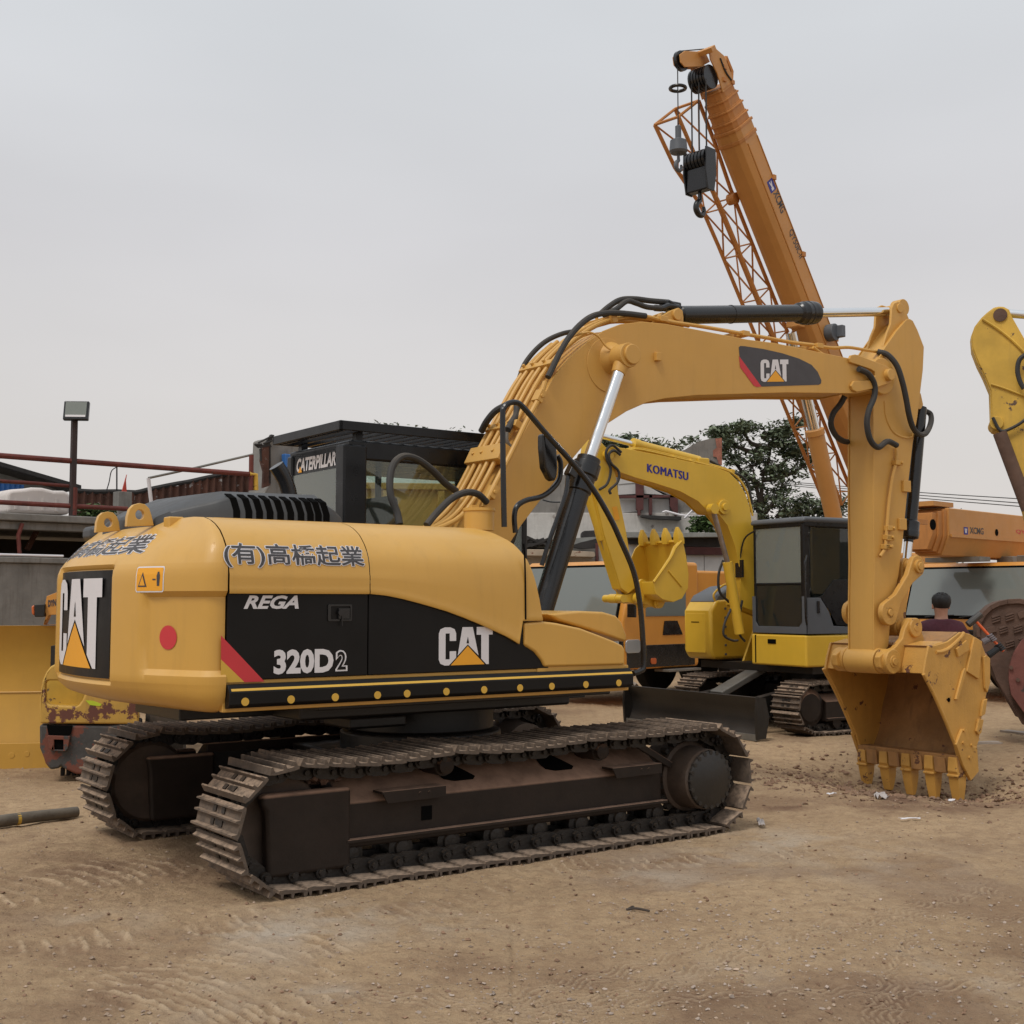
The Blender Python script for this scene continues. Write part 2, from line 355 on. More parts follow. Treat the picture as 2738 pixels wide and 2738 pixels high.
# ------------------------------------------------------------ ground
rng = np.random.RandomState(3)
_lat = [rng.rand(257, 257) for _ in range(4)]
def vnoise(x, y, k=0):
    xi = np.floor(x).astype(int); yi = np.floor(y).astype(int); fx = x-xi; fy = y-yi
    fx = fx*fx*(3-2*fx); fy = fy*fy*(3-2*fy); L_ = _lat[k]; a = xi % 256; b = yi % 256
    return (L_[a, b]*(1-fx)+L_[a+1, b]*fx)*(1-fy)+(L_[a, b+1]*(1-fx)+L_[a+1, b+1]*fx)*fy
def fbm(x, y, o=4, k=0):
    r = 0; am = .5; t = 0
    for i in range(o): r = r+am*vnoise(x*2**i+17*i, y*2**i+9*i, (k+i) % 4); t += am; am *= .5
    return r/t
CAT = Frame(-.704, 9.72, 54)
BK = CAT.w(6.05, 0, 0)
def band(X, Y, pts, w):                              # distance along / across a path in world metres
    S = np.zeros_like(X); D = np.full_like(X, 9.); acc = 0
    P = [Vector((p[0], p[1], 0)) for p in pts]; P = cm(P, 6)
    for a, b in zip(P, P[1:]):
        dx, dy = b.x-a.x, b.y-a.y; L2 = math.hypot(dx, dy)
        if L2 < 1e-6: continue
        t = np.clip(((X-a.x)*dx+(Y-a.y)*dy)/L2**2, 0, 1); px = X-(a.x+t*dx); py = Y-(a.y+t*dy)
        d = np.hypot(px, py); sg = np.sign(dx*py-dy*px); m = d < np.abs(D)
        D = np.where(m, d*sg, D); S = np.where(m, acc+t*L2, S); acc += L2
    return S, D
def G2(x, y): p = Frame(0, 0, 0).un(vS(x, y), z=0); return (-p.y, p.x)   # ground point seen at a place in the photo
def RR(x, y): return G2(x*.7086/1.41718, (2300+y*.7086)/1.41718)
def TT(x, y): return G2((1369+x*.7086)/1.41718, (2000+y*.7086)/1.41718)
# fields of parallel cleat prints: centre, a line of the print (two points), half length, half width across, spacing, height
CLEATS = [(RR(260, 310), RR(205, 280), RR(245, 350), .15, 1.25, .125, .012), (RR(790, 260), RR(760, 210), RR(850, 285), .17, .8, .11, .012),
          (RR(870, 480), RR(600, 440), RR(860, 520), .62, .55, .105, .018), (RR(700, 540), RR(560, 500), RR(760, 570), .5, .4, .12, .016),
          (RR(120, 100), RR(0, 90), RR(200, 155), .45, .7, .14, .012), (RR(1400, 200), RR(1230, 160), RR(1360, 225), .22, 1.0, .095, .012),
          (TT(560, 430), TT(520, 400), TT(620, 455), .22, 1.2, .085, .010), (RR(470, 30), RR(400, 10), RR(560, 60), .4, .5, .13, .010), (RR(1050, 330), RR(900, 300), RR(1080, 350), .35, .35, .11, .012)]
TREADS = [([G2(980, 1900), G2(1200, 1870), G2(1500, 1780), G2(1950, 1650)], .26, 6, .010), ([G2(700, 1880), G2(1100, 1905), G2(1500, 1880), G2(1980, 1850)], .24, 5, .009),
          ([G2(950, 1885), G2(1300, 1800), G2(1600, 1740), G2(1950, 1730)], .2, 5, .009), ([G2(1640, 1990), G2(1690, 1850), G2(1740, 1770)], .22, 6, .008),
          ([G2(600, 1960), G2(1000, 1935), G2(1300, 1960), G2(1500, 2000)], .22, 5, .009)]
CHALK = [(550, 1762, .16, .5, .8), (640, 1725, .16, .4, .6), (1240, 1655, .2, .4, .5), (1330, 1625, .3, .6, .4), (1480, 1590, .35, .5, .5), (1560, 1620, .5, .9, .25), (1650, 1640, .4, .8, .25),
         (500, 1800, .2, .3, .35), (860, 1745, .18, .3, .35), (1800, 1850, .2, .3, .4), (420, 1890, .25, .2, .3), (200, 1740, .15, .4, .3), (620, 1880, .1, .15, .6), (1390, 1850, .2, .3, .25)]
DARK = [(1750, 1500, .7, .9, 1.0), (1480, 1520, .25, .3, .6), (1640, 1520, .5, .5, .6), (250, 1620, .7, .8, .6), (60, 1600, .4, .5, .4), (1080, 1845, .4, .3, .45), (860, 1830, .35, .3, .5), (1850, 1590, .5, .4, .4),
        (30, 1745, .3, .3, .4), (1350, 1870, .5, .3, .35), (760, 1860, .3, .3, .35), (1250, 1730, .3, .3, .25), (1700, 1880, .5, .3, .35)]
def ground_fn(X, Y):
    h = (fbm(X*.35, Y*.35, 3, 0)-.5)*.06+(fbm(X*2.2, Y*2.2, 4, 1)-.5)*.03
    near = np.exp(-((Y-5)/9).clip(0)**2)
    rough = (fbm(X*9, Y*9, 4, 2)-.5)+.5*(fbm(X*34, Y*34, 3, 1)-.5)
    h = h+rough*.028*(.4+.6*fbm(X*.8, Y*.8, 2, 3)*2)
    ridge = np.zeros_like(X); groove_shade = np.zeros_like(X)
    for c_, a_, b_, hl, hw, per, amp in CLEATS:
        ux, uy = b_[0]-a_[0], b_[1]-a_[1]; L_ = math.hypot(ux, uy); ux /= L_; uy /= L_
        al = (X-c_[0])*ux+(Y-c_[1])*uy; ac = -(X-c_[0])*uy+(Y-c_[1])*ux+.35*al*al*(1 if per > .1 else -1)
        wob = .10*(fbm(ac*6+7, al*.5, 2, 1)-.5)
        m = np.clip((hl*(1+wob*5)-np.abs(al+wob*2))/.05, 0, 1)*np.clip((hw-np.abs(ac))/.12, 0, 1)*np.clip((fbm(X*2.6+5, Y*2.6, 3, 2)-.33)*6, 0, 1)
        r = np.clip(np.sin(2*np.pi*(ac+.02*fbm(X*7, Y*7, 2, 1))/per)*2.4-1.35, 0, 1)*np.clip(fbm(al*5+11, ac*9, 3, 0)*3.0-.75, 0, 1.1)*np.clip(fbm(X*22, Y*22, 2, 3)*1.6+.1, 0, 1.1)*m
        h = h+r*amp-m*.004; ridge = np.maximum(ridge, r); groove_shade = groove_shade+m*(1-r)*.22  # hollows between prints darkened: colour stands in for weak relief shading
    for pts, w, n, amp in TREADS:
        S, D = band(X, Y, pts, w); m = np.clip((w/2-np.abs(D))/.04, 0, 1)*np.clip((fbm(S*.7+3, D, 2, 0)-.34)*7, 0, 1)
        r = np.clip(np.sin(2*np.pi*(D+.035*np.sin(S*22))/w*n), 0, 1)*m; h = h+r*amp-m*.008; ridge = np.maximum(ridge, r*.5); groove_shade = groove_shade+m*(1-r)*.35
    xl = (X-CAT.o.x)*CAT.f.x+(Y-CAT.o.y)*CAT.f.y; yl = (X-CAT.o.x)*CAT.l.x+(Y-CAT.o.y)*CAT.l.y
    dip = np.exp(-((xl-6.15)/1.25)**2-((yl+.25)/1.35)**2); h = h-.34*dip+dip*(fbm(X*6, Y*6, 4, 3)-.5)*.16
    trk = np.clip(1-np.abs(np.abs(yl)-1.14)/.5, 0, 1)*np.clip((2.3-np.abs(xl))*3, 0, 1); h = h*(1-trk)+.010*trk
    chalk = np.zeros_like(X); dark = np.zeros_like(X)
    for px, py, a, b, s in CHALK:
        gx, gy = G2(px, py); chalk = np.maximum(chalk, s*np.exp(-((X-gx)/b)**2-((Y-gy)/a/1.6)**2))
    chalk = chalk*np.clip((fbm(X*5+3, Y*5, 4, 1)-.30)*3, 0, 1)*1.2
    for px, py, a, b, s in DARK:
        gx, gy = G2(px, py); dark = np.maximum(dark, s*np.exp(-((X-gx)/b)**2-((Y-gy)/a)**2))
    dark = dark*np.clip((fbm(X*4, Y*4+5, 4, 0)-.28)*3.2, 0, 1)+np.clip((fbm(X*1.1+40, Y*1.1, 4, 2)-.56)*4, 0, .4)+groove_shade*.6
    return h, np.clip(ridge, 0, 1), np.clip(chalk, 0, 1), np.clip(dark, 0, 1)
def spaced(lo, hi, a, b, d0, grow):                  # fine spacing inside a..b, widening outside
    fine = list(np.arange(a, b, d0)); L_ = []; p = a; d = d0
    while p > lo: d *= grow; p -= d; L_.append(p)
    Rr = []; p = b; d = d0
    while p < hi: d *= grow; p += d; Rr.append(p)
    return np.array(sorted(L_)+fine+Rr)
def soft(a, b, d0, lim0, lim1):
    L_ = []; p = a; d = d0
    while p > lim0: d = min(d*1.025, 1e9) if p > lim0*.05-4 else d*1.25; p -= d; L_.append(p)
    Rr = []; p = b; d = d0
    while p < lim1: d = d*1.02 if p < 8 else d*1.25; p += d; Rr.append(p)
    return np.array(sorted(L_)+list(np.arange(a, b, d0))+Rr)
xs = soft(-2.9, 3.6, .0125, -400, 400)
ys = []; p = 4.9
while p < 17: ys.append(p); p += .009*(p/5)**1.6
d = .1; lo = []; q = 4.9; dd = .05
while q > -60: q -= dd; dd *= 1.3; lo.append(q)
while p < 600: ys.append(p); p += d; d *= 1.12
ys = np.array(sorted(lo)+ys)
GX, GY = np.meshgrid(xs, ys); gh, gr, gc, gd = ground_fn(GX, GY)
me = bpy.data.meshes.new('ground'); ny, nx = GX.shape; nv = nx*ny
me.vertices.add(nv); me.vertices.foreach_set('co', np.stack([GX, GY, gh], -1).astype(np.float32).ravel())
idx = np.arange(nv).reshape(ny, nx); q = np.stack([idx[:-1, :-1], idx[:-1, 1:], idx[1:, 1:], idx[1:, :-1]], -1).reshape(-1, 4)
me.loops.add(q.size); me.loops.foreach_set('vertex_index', q.ravel().astype(np.int32)); me.polygons.add(len(q))
me.polygons.foreach_set('loop_start', (np.arange(len(q))*4).astype(np.int32))
me.polygons.foreach_set('use_smooth', np.ones(len(q), bool)); me.update(calc_edges=True); me.validate()
at = me.attributes.new('soil', 'FLOAT_COLOR', 'POINT')
at.data.foreach_set('color', np.stack([gr, gc, gd, np.ones_like(gr)], -1).astype(np.float32).ravel())
gm = bpy.data.materials.new('packed_earth'); t, b = nodes(gm); N = t.nodes.new; Lk = t.links.new
b.inputs['Roughness'].default_value = .95; b.inputs['Specular IOR Level'].default_value = .15
aN = N('ShaderNodeAttribute'); aN.attribute_name = 'soil'; sC = N('ShaderNodeSeparateColor'); Lk(aN.outputs['Color'], sC.inputs[0])
tcg = N('ShaderNodeTexCoord')
def gn(sc, det=6, ro=.6):
    n = N('ShaderNodeTexNoise'); n.inputs['Scale'].default_value = sc; n.inputs['Detail'].default_value = det; n.inputs['Roughness'].default_value = ro
    Lk(tcg.outputs['Object'], n.inputs['Vector']); return n.outputs['Fac']
def gmr(v, a, b_, c_, d_):
    n = N('ShaderNodeMapRange'); Lk(v, n.inputs['Value'])
    for k, x in zip(('From Min', 'From Max', 'To Min', 'To Max'), (a, b_, c_, d_)): n.inputs[k].default_value = x
    return n.outputs[0]
def gmix(f, A, B):
    n = N('ShaderNodeMix'); n.data_type = 'RGBA'; Lk(f, n.inputs['Factor'])
    for k, x in (('A', A), ('B', B)):
        if isinstance(x, tuple): n.inputs[k].default_value = (*x, 1)
        else: Lk(x, n.inputs[k])
    return n.outputs['Result']
c0 = gmix(gmr(gn(.5, 8), .38, .64, 0, 1), (.52, .37, .225), (.41, .285, .17))
c0 = gmix(gmr(gn(9, 8, .7), .44, .7, 0, .7), c0, (.26, .165, .10))
c0 = gmix(gmr(gn(38, 6, .75), .56, .68, 0, .55), c0, (.54, .41, .27))
c0 = gmix(gmr(gn(75, 5, .8), .40, .70, 0, .35), c0, (.26, .17, .105))
c0 = gmix(gmr(gn(110, 4, .8), .58, .70, 0, .5), c0, (.62, .50, .36))
c0 = gmix(gmr(sC.outputs['Blue'], 0, 1, 0, .85), c0, (.16, .088, .058))
c0 = gmix(gmr(sC.outputs['Red'], 0, 1, 0, .85), c0, (.60, .45, .30))  # pale dust on print ridges, also painting in their relief light
c0 = gmix(gmr(sC.outputs['Green'], 0, 1, 0, .85), c0, (.52, .45, .37))
vo = N('ShaderNodeTexVoronoi'); vo.inputs['Scale'].default_value = 30; vo.inputs['Randomness'].default_value = 1; Lk(tcg.outputs['Object'], vo.inputs['Vector'])
st = gmr(vo.outputs['Distance'], .10, .16, 1, 0)
c0 = gmix(gmr(st, 0, 1, 0, .5), c0, (.34, .26, .19))
Lk(c0, b.inputs['Base Color'])
bp = N('ShaderNodeBump'); bp.inputs['Strength'].default_value = 1; bp.inputs['Distance'].default_value = .03
ad = N('ShaderNodeMath'); ad.operation = 'ADD'; Lk(gn(24, 9, .72), ad.inputs[0]); mm = N('ShaderNodeMath'); mm.operation = 'MULTIPLY'; Lk(st, mm.inputs[0]); mm.inputs[1].default_value = .35
Lk(mm.outputs[0], ad.inputs[1]); Lk(ad.outputs[0], bp.inputs['Height']); Lk(bp.outputs[0], b.inputs['Normal'])
me.materials.append(gm); ground = bpy.data.objects.new('ground', me); COL.objects.link(ground); tag(ground, 'packed brown earth yard with track marks', kind='structure')
def gz(x, y): h = ground_fn(np.array([[x]], float), np.array([[y]], float))[0]; return float(h[0, 0])
# ============================================================ tracks (shared by the two excavators)
def loop_path(xl, zl, rl, xr, zr, rr, sag=.02, n=400):
    P = []
    def arc(cx, cz, r, a0, a1, k):
        for i in range(k+1): a = R(a0+(a1-a0)*i/k); P.append((cx+r*math.cos(a), cz+r*math.sin(a)))
    # top run left->right, round the right end, bottom right->left, round the left end
    tilt = math.degrees(math.atan2((zr+rr)-(zl+rl), xr-xl))
    arc(xl, zl, rl, 250, 90, 16); x0, z0 = xl, zl+rl; x1, z1 = xr, zr+rr
    for i in range(1, 24):
        u = i/24; P.append((x0+(x1-x0)*u, z0+(z1-z0)*u-sag*abs(math.sin(3*math.pi*u))*(1+.6*math.sin(5*u))))
    arc(xr, zr, rr, 90, -70, 16)
    b0 = P[-1]; bz = .095
    pts = [(xr-rr*.55, bz), (xl+rl*.75, bz)]
    return P+pts
def resample(P, n):
    P = [Vector((p[0], 0, p[1])) for p in P]; P.append(P[0]); L_ = [0]
    for a, b in zip(P, P[1:]): L_.append(L_[-1]+(b-a).length)
    T = L_[-1]; out = []; j = 0
    for i in range(n):
        s = T*i/n
        while L_[j+1] < s: j += 1
        u = (s-L_[j])/(L_[j+1]-L_[j]); p = P[j].lerp(P[j+1], u); out.append(p)
    res = []
    for i in range(n):
        a, b = out[i], out[(i+1) % n]; res.append(((a+b)/2, (b-a).normalized()))
    return res, T/n
def shoe_mesh(W, pitch, k=1.0):
    mb = MB(); p = pitch
    prof = [(-p*.56, .004), (-p*.48, .046*k), (-p*.42, .046*k), (-p*.37, .012), (-p*.06, .012), (-p*.03, .040*k), (p*.03, .040*k), (p*.06, .012), (p*.32, .012), (p*.34, .040*k), (p*.39, .040*k), (p*.43, .012), (p*.50, .006), (p*.47, -.010), (p*.30, -.012), (-p*.40, -.004), (-p*.5, .002)]
    mb.prism([(x, -W/2, z) for x, z in prof], (0, W, 0)); 
    mb.mi = 1
    for s in (-1, 1):
        mb.prism([(x, s*W*.15-.025, z) for x, z in ((-p*.6, -.085), (-p*.25, -.10), (p*.3, -.105), (p*.55, -.08), (p*.5, -.008), (-p*.55, -.004))], (0, .05, 0))
        mb.cyl((-p*.45, s*W*.15, -.052), (-p*.45, s*(W*.15+.055), -.052), .034, n=12)
        mb.cyl((-p*.45, s*(W*.15+.05), -.052), (-p*.45, s*(W*.15+.075), -.052), .018, n=8)
        mb.cyl((p*.2, s*(W*.15+.02), -.06), (p*.2, s*(W*.15+.045), -.06), .018, n=8)
        for xx in (-p*.22, p*.2): mb.box((xx, s*W*.10, .014), (.035, .045, .012))
    mb.bx(-p*.30, -p*.12, -W*.045, W*.045, .006, .0135)
    return mb
def make_track(root, yc, cfg, W, n, kname, side):
    tr = bpy.data.objects.new('track', None); COL.objects.link(tr); tr.parent = root; tr.empty_display_size = .1
    pts, pitch = resample(loop_path(*cfg), n)
    s0 = shoe_mesh(W, pitch).build('track_shoe', [M['track'], M['chain']], tr, smooth=30)
    rnd = random.Random(int(yc*100))
    for i, (p, t) in enumerate(pts):
        o = s0 if i == 0 else s0.copy()
        if i: COL.objects.link(o); o.parent = tr
        # local x along travel, z outward
        ang = math.atan2(t.z, t.x); o.rotation_euler = (rnd.uniform(-.004, .004), -ang, 0)
        nrm = Vector((-t.z, 0, t.x)); o.location = Vector((p.x, yc, p.z))+nrm*.05
    return tr
def loopless(o): return o
# ============================================================ the big excavator
F = CAT
cat = thing('excavator', 'largest excavator, in the foreground, amber yellow with black side panels and white lettering', 'excavator', F)
U = lambda p, **k: F.un(p, **k)
def XZ(vf, pts, y): return [(q.x, q.z) for q in (U(vf(*p), y=y) for p in pts)]
# --- undercarriage
cfg = (-1.775, .405, .32, 1.705, .41, .33, .022)
for side, yc in ((-1, -1.165), (1, 1.14)):
    tr = make_track(cat, yc, cfg, .62, 49, 'shoe', side)
    yo = yc+side*.10; yi = yc-side*.22              # outer and inner faces of the track frame
    fr = MB()
    prof = [(-.135, .245), (.135, .245), (.16, .25), (.16, .50), (.10, .58), (-.10, .62), (-.16, .60), (-.16, .25)]
    rings = []
    fr.prism([(-1.36, yo, .21), (-1.36, yo, .49), (-1.36, yo-side*.24, .66), (-1.36, yi, .67), (-1.36, yi, .21)], (2.70, 0, 0))
    fr.build('track_frame', M['frame'], tr, bevel=.015)
    MB().bx(-1.36, 1.36, yo-side*.02, yo+side*.05, .250, .272).build('frame_rail', M['frame'], tr, bevel=.004)
    g = MB().prism([(-1.88, yc+side*.15, .10), (-1.90, yc+side*.15, .50), (-1.93, yc+side*.15, .54), (-1.92, yc+side*.15, .60), (-1.32, yc+side*.15, .60), (-1.32, yc+side*.15, .10)], (0, -side*.09, 0))
    g.build('idler_guard', M['frame'], tr, bevel=.03, seg=3)
    MB().prism([(-1.80, yc-side*.20, .12), (-1.82, yc-side*.20, .50), (-1.84, yc-side*.20, .60), (-1.30, yc-side*.20, .60), (-1.30, yc-side*.20, .12)], (0, -side*.06, 0)).build('idler_guard', M['frame'], tr, bevel=.03, seg=3)
    MB().bx(-1.34, 1.2, yi-side*.004, yi+side*.02, .22, .60).build('frame_side', M['frameb'], tr, bevel=.01)
    for k in range(2):
        x = (-.88, 1.03)[k]; s_ = MB()
        s_.box((x, yo+side*.02, .545), (.48, .12, .018)); s_.prism([(x-.24, yo+side*.07, .553), (x-.20, yo+side*.07, .475), (x+.24, yo+side*.07, .48), (x+.24, yo+side*.07, .553)], (0, side*.012, 0)); s_.bx(x+.225, x+.24, yo-side*.04, yo+side*.075, .48, .553)
        for j in range(2): s_.cyl((x+.04+j*.07, yo+side*.08, .52), (x+.04+j*.07, yo+side*.085, .52), .012, n=8)
        s_.build('step_bracket', M['frame'], tr, bevel=.005)
    for x in (-.44, .42):                            # inspection slots: dark plates paint their shade on the sloping top
        sl = lambda u: (yo-side*.24*u-side*(-.002), .49+.17*u+.003)
        P = [(x-.12, .55), (x-.10, .42), (x-.03, .33), (x+.12, .33), (x+.15, .42), (x+.10, .62), (x+.02, .90), (x-.06, .92), (x-.12, .85)]
        MB().prism([(a, sl(u)[0], sl(u)[1]) for a, u in P], (0, side*.002, .003)).build('frame_slot', M['dark'], tr)
    MB().bx(-.78, -.70, yo+side*.001, yo+side*.005, .33, .42).build('frame_slot', M['dark'], tr)
    MB().lathe((cfg[0], yc-side*.17, cfg[1]), (0, side, 0), [(0, .12), (.0, .27), (.04, .30), (.08, .30), (.10, .26), (.14, .26), (.16, .30), (.20, .30), (.215, .285), (.21, .24), (.20, .20), (.20, .10), (.22, .05)], 40).build('idler', M['motor'], tr)
    for j in range(8):
        x = -1.28+j*.37
        MB().lathe((x, yc-side*.16, .165), (0, side, 0), [(0, .05), (0, .09), (.05, .09), (.06, .07), (.16, .07), (.17, .09), (.22, .09), (.23, .055), (.25, .05), (.255, .03)], 20).build('track_roller', M['chain'], tr)
    for x in (-.62, .72):
        MB().lathe((x, yc-side*.10, .675), (0, side, 0), [(0, .03), (0, .07), (.22, .07), (.22, .055), (.26, .055), (.27, .02)], 20).build('carrier_roller', M['frame'], tr)
    sp = MB()                                        # sprocket with teeth
    P = []
    for k in range(21):
        for a, r in ((0, .33), (.28, .33), (.42, .27), (.86, .27)): P.append(((k+a)/21*360, r))
    sp.prism([(cfg[3]+r*math.cos(R(a)), yc-.03, cfg[4]+r*math.sin(R(a))) for a, r in P], (0, .06, 0)); sp.build('sprocket', M['chain'], tr)
    mo = MB().lathe((cfg[3]-.03, yc-side*.26, cfg[4]), (0, side, 0), [(0, .24), (.20, .25), (.24, .27), (.30, .265), (.31, .235), (.50, .225), (.52, .20)], 40).build('travel_motor', M['motor'], tr, bevel=.004)
    cp = MB().lathe((cfg[3]-.03, yc+side*.26, cfg[4]), (0, side, 0), [(0, .215), (.02, .215), (.03, .20), (.035, .0)], 40)
    for k in range(20):
        a = k/20*math.tau; cp.cyl((cfg[3]-.03+.203*math.cos(a), yc+side*.262, cfg[4]+.203*math.sin(a)), (cfg[3]-.03+.203*math.cos(a), yc+side*.292, cfg[4]+.203*math.sin(a)), .017, n=8)
    cp.build('hub_cover', M['frameb'], tr)
    b = MB().box((1.24, yo+side*.0, .62), (.44, .03, .05), Matrix.Rotation(R(28), 3, 'Y')); b.build('guard_bar', M['frame'], tr, bevel=.006)
st = MB()                                            # clods lying on the near guard
for k in range(26):
    s = random.uniform(.02, .06); st.box((random.uniform(-1.60, -1.34), random.uniform(-1.26, -1.05), .625+s*.3+random.uniform(0, .03)), (s, s*1.2, s*.8), Matrix.Rotation(random.uniform(0, 6), 3, Vector((1, random.random(), .5)).normalized()), top=(.6, .7))
st.build('caked_soil', M['brown'], cat)
cf = MB(); cf.cyl((0, 0, .45), (0, 0, .78), .62, n=36); cf.cyl((0, 0, .78), (0, 0, 1.08), .56, n=40); cf.bx(-1.45, .8, -.85, .85, .975, 1.075); cf.bx(-1.0, -.55, -.7, -.3, .88, .96)  # near-black ring and belly box stand in for the shade under the platform
for sx in (-1, 1):
    for sy in (-1, 1):
        cf.prism([(sx*.25, sy*.3, .42), (sx*.70, sy*.95, .36), (sx*1.05, sy*.95, .36), (sx*.60, sy*.2, .42)], (0, 0, .22))
cf.bx(-.75, .75, -.7, .7, .42, .66); cf.build('centre_frame', M['frameb'], cat, bevel=.02)
# --- upper structure
up = MB(); up.bx(-1.5, .9, -1.20, 1.20, 1.07, 1.13); up.bx(-2.1, 1.3, -.42, .42, .98, 1.5); up.build('platform', M['frameb'], cat, bevel=.01)
def drop(z, rear):                                   # how far the skin is drawn in at each height
    T = [(1.10, .14, .30), (1.115, .07, .20), (1.15, .03, .10), (1.20, .008, .035), (1.27, 0, 0), (1.90, 0, 0), (1.94, 0, .006), (1.98, .006, .025), (2.03, .02, .07), (2.08, .045, .125), (2.13, .085, .19), (2.18, .14, .265), (2.22, .21, .33), (2.25, .29, .38), (2.27, .38, .41), (2.28, .52, .43)]
    for a, b in zip(T, T[1:]):
        if z <= b[0]: u = (z-a[0])/(b[0]-a[0]); s = a[1]+(b[1]-a[1])*u; r = a[2]+(b[2]-a[2])*u; return s+(r-s)*rear
    return T[-1][1]+(T[-1][2]-T[-1][1])*rear
RC, HWD, XJ = 2.67, 1.375, -2.19
def cw_path(n=60):                                   # plan outline of the counterweight, right junction to left junction
    cr_ = .15; P = []
    # corner circle tangent to the side line and the rear arc
    cy = HWD-cr_; cx = -math.sqrt((RC-cr_)**2-cy**2); a1 = math.atan2(-cy, cx)   # direction of contact with the arc
    P.append((XJ, -HWD, 0)); P.append(((XJ+cx)/2, -HWD, 0))
    a0 = -math.pi/2
    for k in range(9): a = a0+((a1)-a0)*k/8; P.append((cx+cr_*math.cos(a), -cy+cr_*math.sin(a), k/8*.6))
    half = []
    b0 = math.pi-abs(a1)
    for k in range(1, 17): a = a1-(b0)*k/16; P.append((RC*math.cos(a), RC*math.sin(a), .6+.4*min(1, k/5)))
    m = [(x, -y, r) for x, y, r in P[:-1]][::-1]
    return P+m
CP = cw_path()
def cw_pt(i, z, out=0):
    x, y, r = CP[i]; a = CP[max(i-1, 0)]; b = CP[min(i+1, len(CP)-1)]
    t = Vector((b[0]-a[0], b[1]-a[1])).normalized(); n = Vector((t.y, -t.x))
    if n.dot(Vector((x, y))) < 0: n = -n
    back = min(1, max(0, (XJ-x)/.48))
    return Vector((x+drop(z, 1)*back+n.x*out, y*(1-drop(z, 0)/HWD)+n.y*out, z))
zs = [1.10, 1.115, 1.15, 1.20, 1.27, 1.34, 1.5, 1.7, 1.85, 1.90, 1.94, 1.98, 2.03, 2.08, 2.13, 2.18, 2.22, 2.25, 2.27, 2.28]
def pocket(i, z):                                    # shallow panel pressed into each flank of the counterweight
    x, y, r = CP[i]
    def box(v, a, b, e): return max(0, min(1, (v-a)/e))*max(0, min(1, (b-v)/e))
    rear = box(z, 1.235, 1.985, .03)*box(y, -.58, .58, .05)*(r > .8)
    side = box(z, 1.315, 1.815, .035)*(x > -2.45 and abs(y) > 1.0)*max(0, min(1, (x+2.47)/.06))
    return -.035*rear-.03*side
cw = MB(); zz = sorted(set(zs+[1.235, 1.265, 1.315, 1.35, 1.78, 1.815, 1.955, 1.985]))
NP = len(CP)
def fine_path(k=4): return [(i, u/k) for i in range(NP-1) for u in range(k)]+[(NP-1, 0)]
def cw_pos(t, z, out=0, pk=True):
    i = int(min(t, NP-1.0001)); u = t-i
    a = cw_pt(i, z, out+(pocket(i, z) if pk else 0)); b = cw_pt(i+1, z, out+(pocket(i+1, z) if pk else 0)); return a.lerp(b, u)
ts = [i+u for i, u in fine_path(2)]
# sample pockets on the real position, not only on the control points
def cw_s(t, z):
    p = cw_pos(t, z, 0, False); y, x = p.y, p.x
    def box(v, a, b, e): return max(0, min(1, (v-a)/e))*max(0, min(1, (b-v)/e))
    rear = box(z, 1.235, 1.985, .03)*box(y, -.57, .57, .03)*(1 if x < -2.3 else 0)
    side = box(z, 1.315, 1.815, .035)*max(0, min(1, (abs(y)-.86)/.06))
    return cw_pos(t, z, -.035*rear-.032*side, False)
tt = []
k = 0.
while k < NP-1: tt.append(k); k += .25
tt.append(NP-1)
rg = [[cw.bm.verts.new(cw_s(t, z)) for t in tt] for z in zz]
for r0, r1 in zip(rg, rg[1:]):
    for i in range(len(r0)-1): cw._f([r0[i], r0[i+1], r1[i+1], r1[i]])
cw._f(rg[0]); cw._f(rg[-1])
cw.bx(XJ-.06, XJ-.05, -1.30, 1.30, 1.13, 2.1)
cwo = cw.build('counterweight', M['cat'], cat, smooth=28)
def cw_t_at(y):                                      # parameter on the right half of the path where it crosses y
    lo, hi = 0., (NP-1.)
    for _ in range(40):
        m = (lo+hi)/2
        if cw_pos(m, 1.6, 0, False).y < y: lo = m
        else: hi = m
    return lo
rp = MB(); ys_ = [-.53+1.06*k/24 for k in range(25)]; zr = [1.275, 1.6, 1.95]
R2 = [[rp.bm.verts.new(cw_pos(cw_t_at(y), z, -.020, False)) for y in ys_] for z in zr]
for a, b in zip(R2, R2[1:]):
    for i in range(len(a)-1): rp._f([a[i], a[i+1], b[i+1], b[i]])
rpo = rp.build('rear_panel', M['decalb'], cwo)
def rear_map(u, v, k=0): y = .60-u*.80; return cw_pos(cw_t_at(y), 1.335+v*.585, -.027+.002*k, False)
# seen from behind, text runs from machine left (+y) to machine right (-y)
def rear_map2(u, v, k=0): y = .50-u*.665; return cw_pos(cw_t_at(y), 1.33+v*.57, -.016+.002*k, False)
cat_logo(cwo, rear_map2, .08)
for yy, P, hc, hr_, in ((-.45, [(728, 875), (732, 820), (745, 775), (768, 750), (800, 741), (832, 747), (858, 772), (872, 815), (884, 870)], (803, 807), 25), (.17, [(550, 910), (556, 850), (568, 815), (590, 795), (620, 789), (650, 795), (672, 818), (684, 850), (690, 900)], (622, 853), 23)):
    o3 = [U(vA(*p), y=yy) for p in P]; h3 = [U(vA(hc[0]+hr_*math.cos(R(a)), hc[1]+hr_*1.15*math.sin(R(a))), y=yy) for a in range(0, 360, 24)]
    MB().prism(o3, (0, .045, 0), [h3]).build('lifting_eye', M['cat'], cwo, bevel=.004)
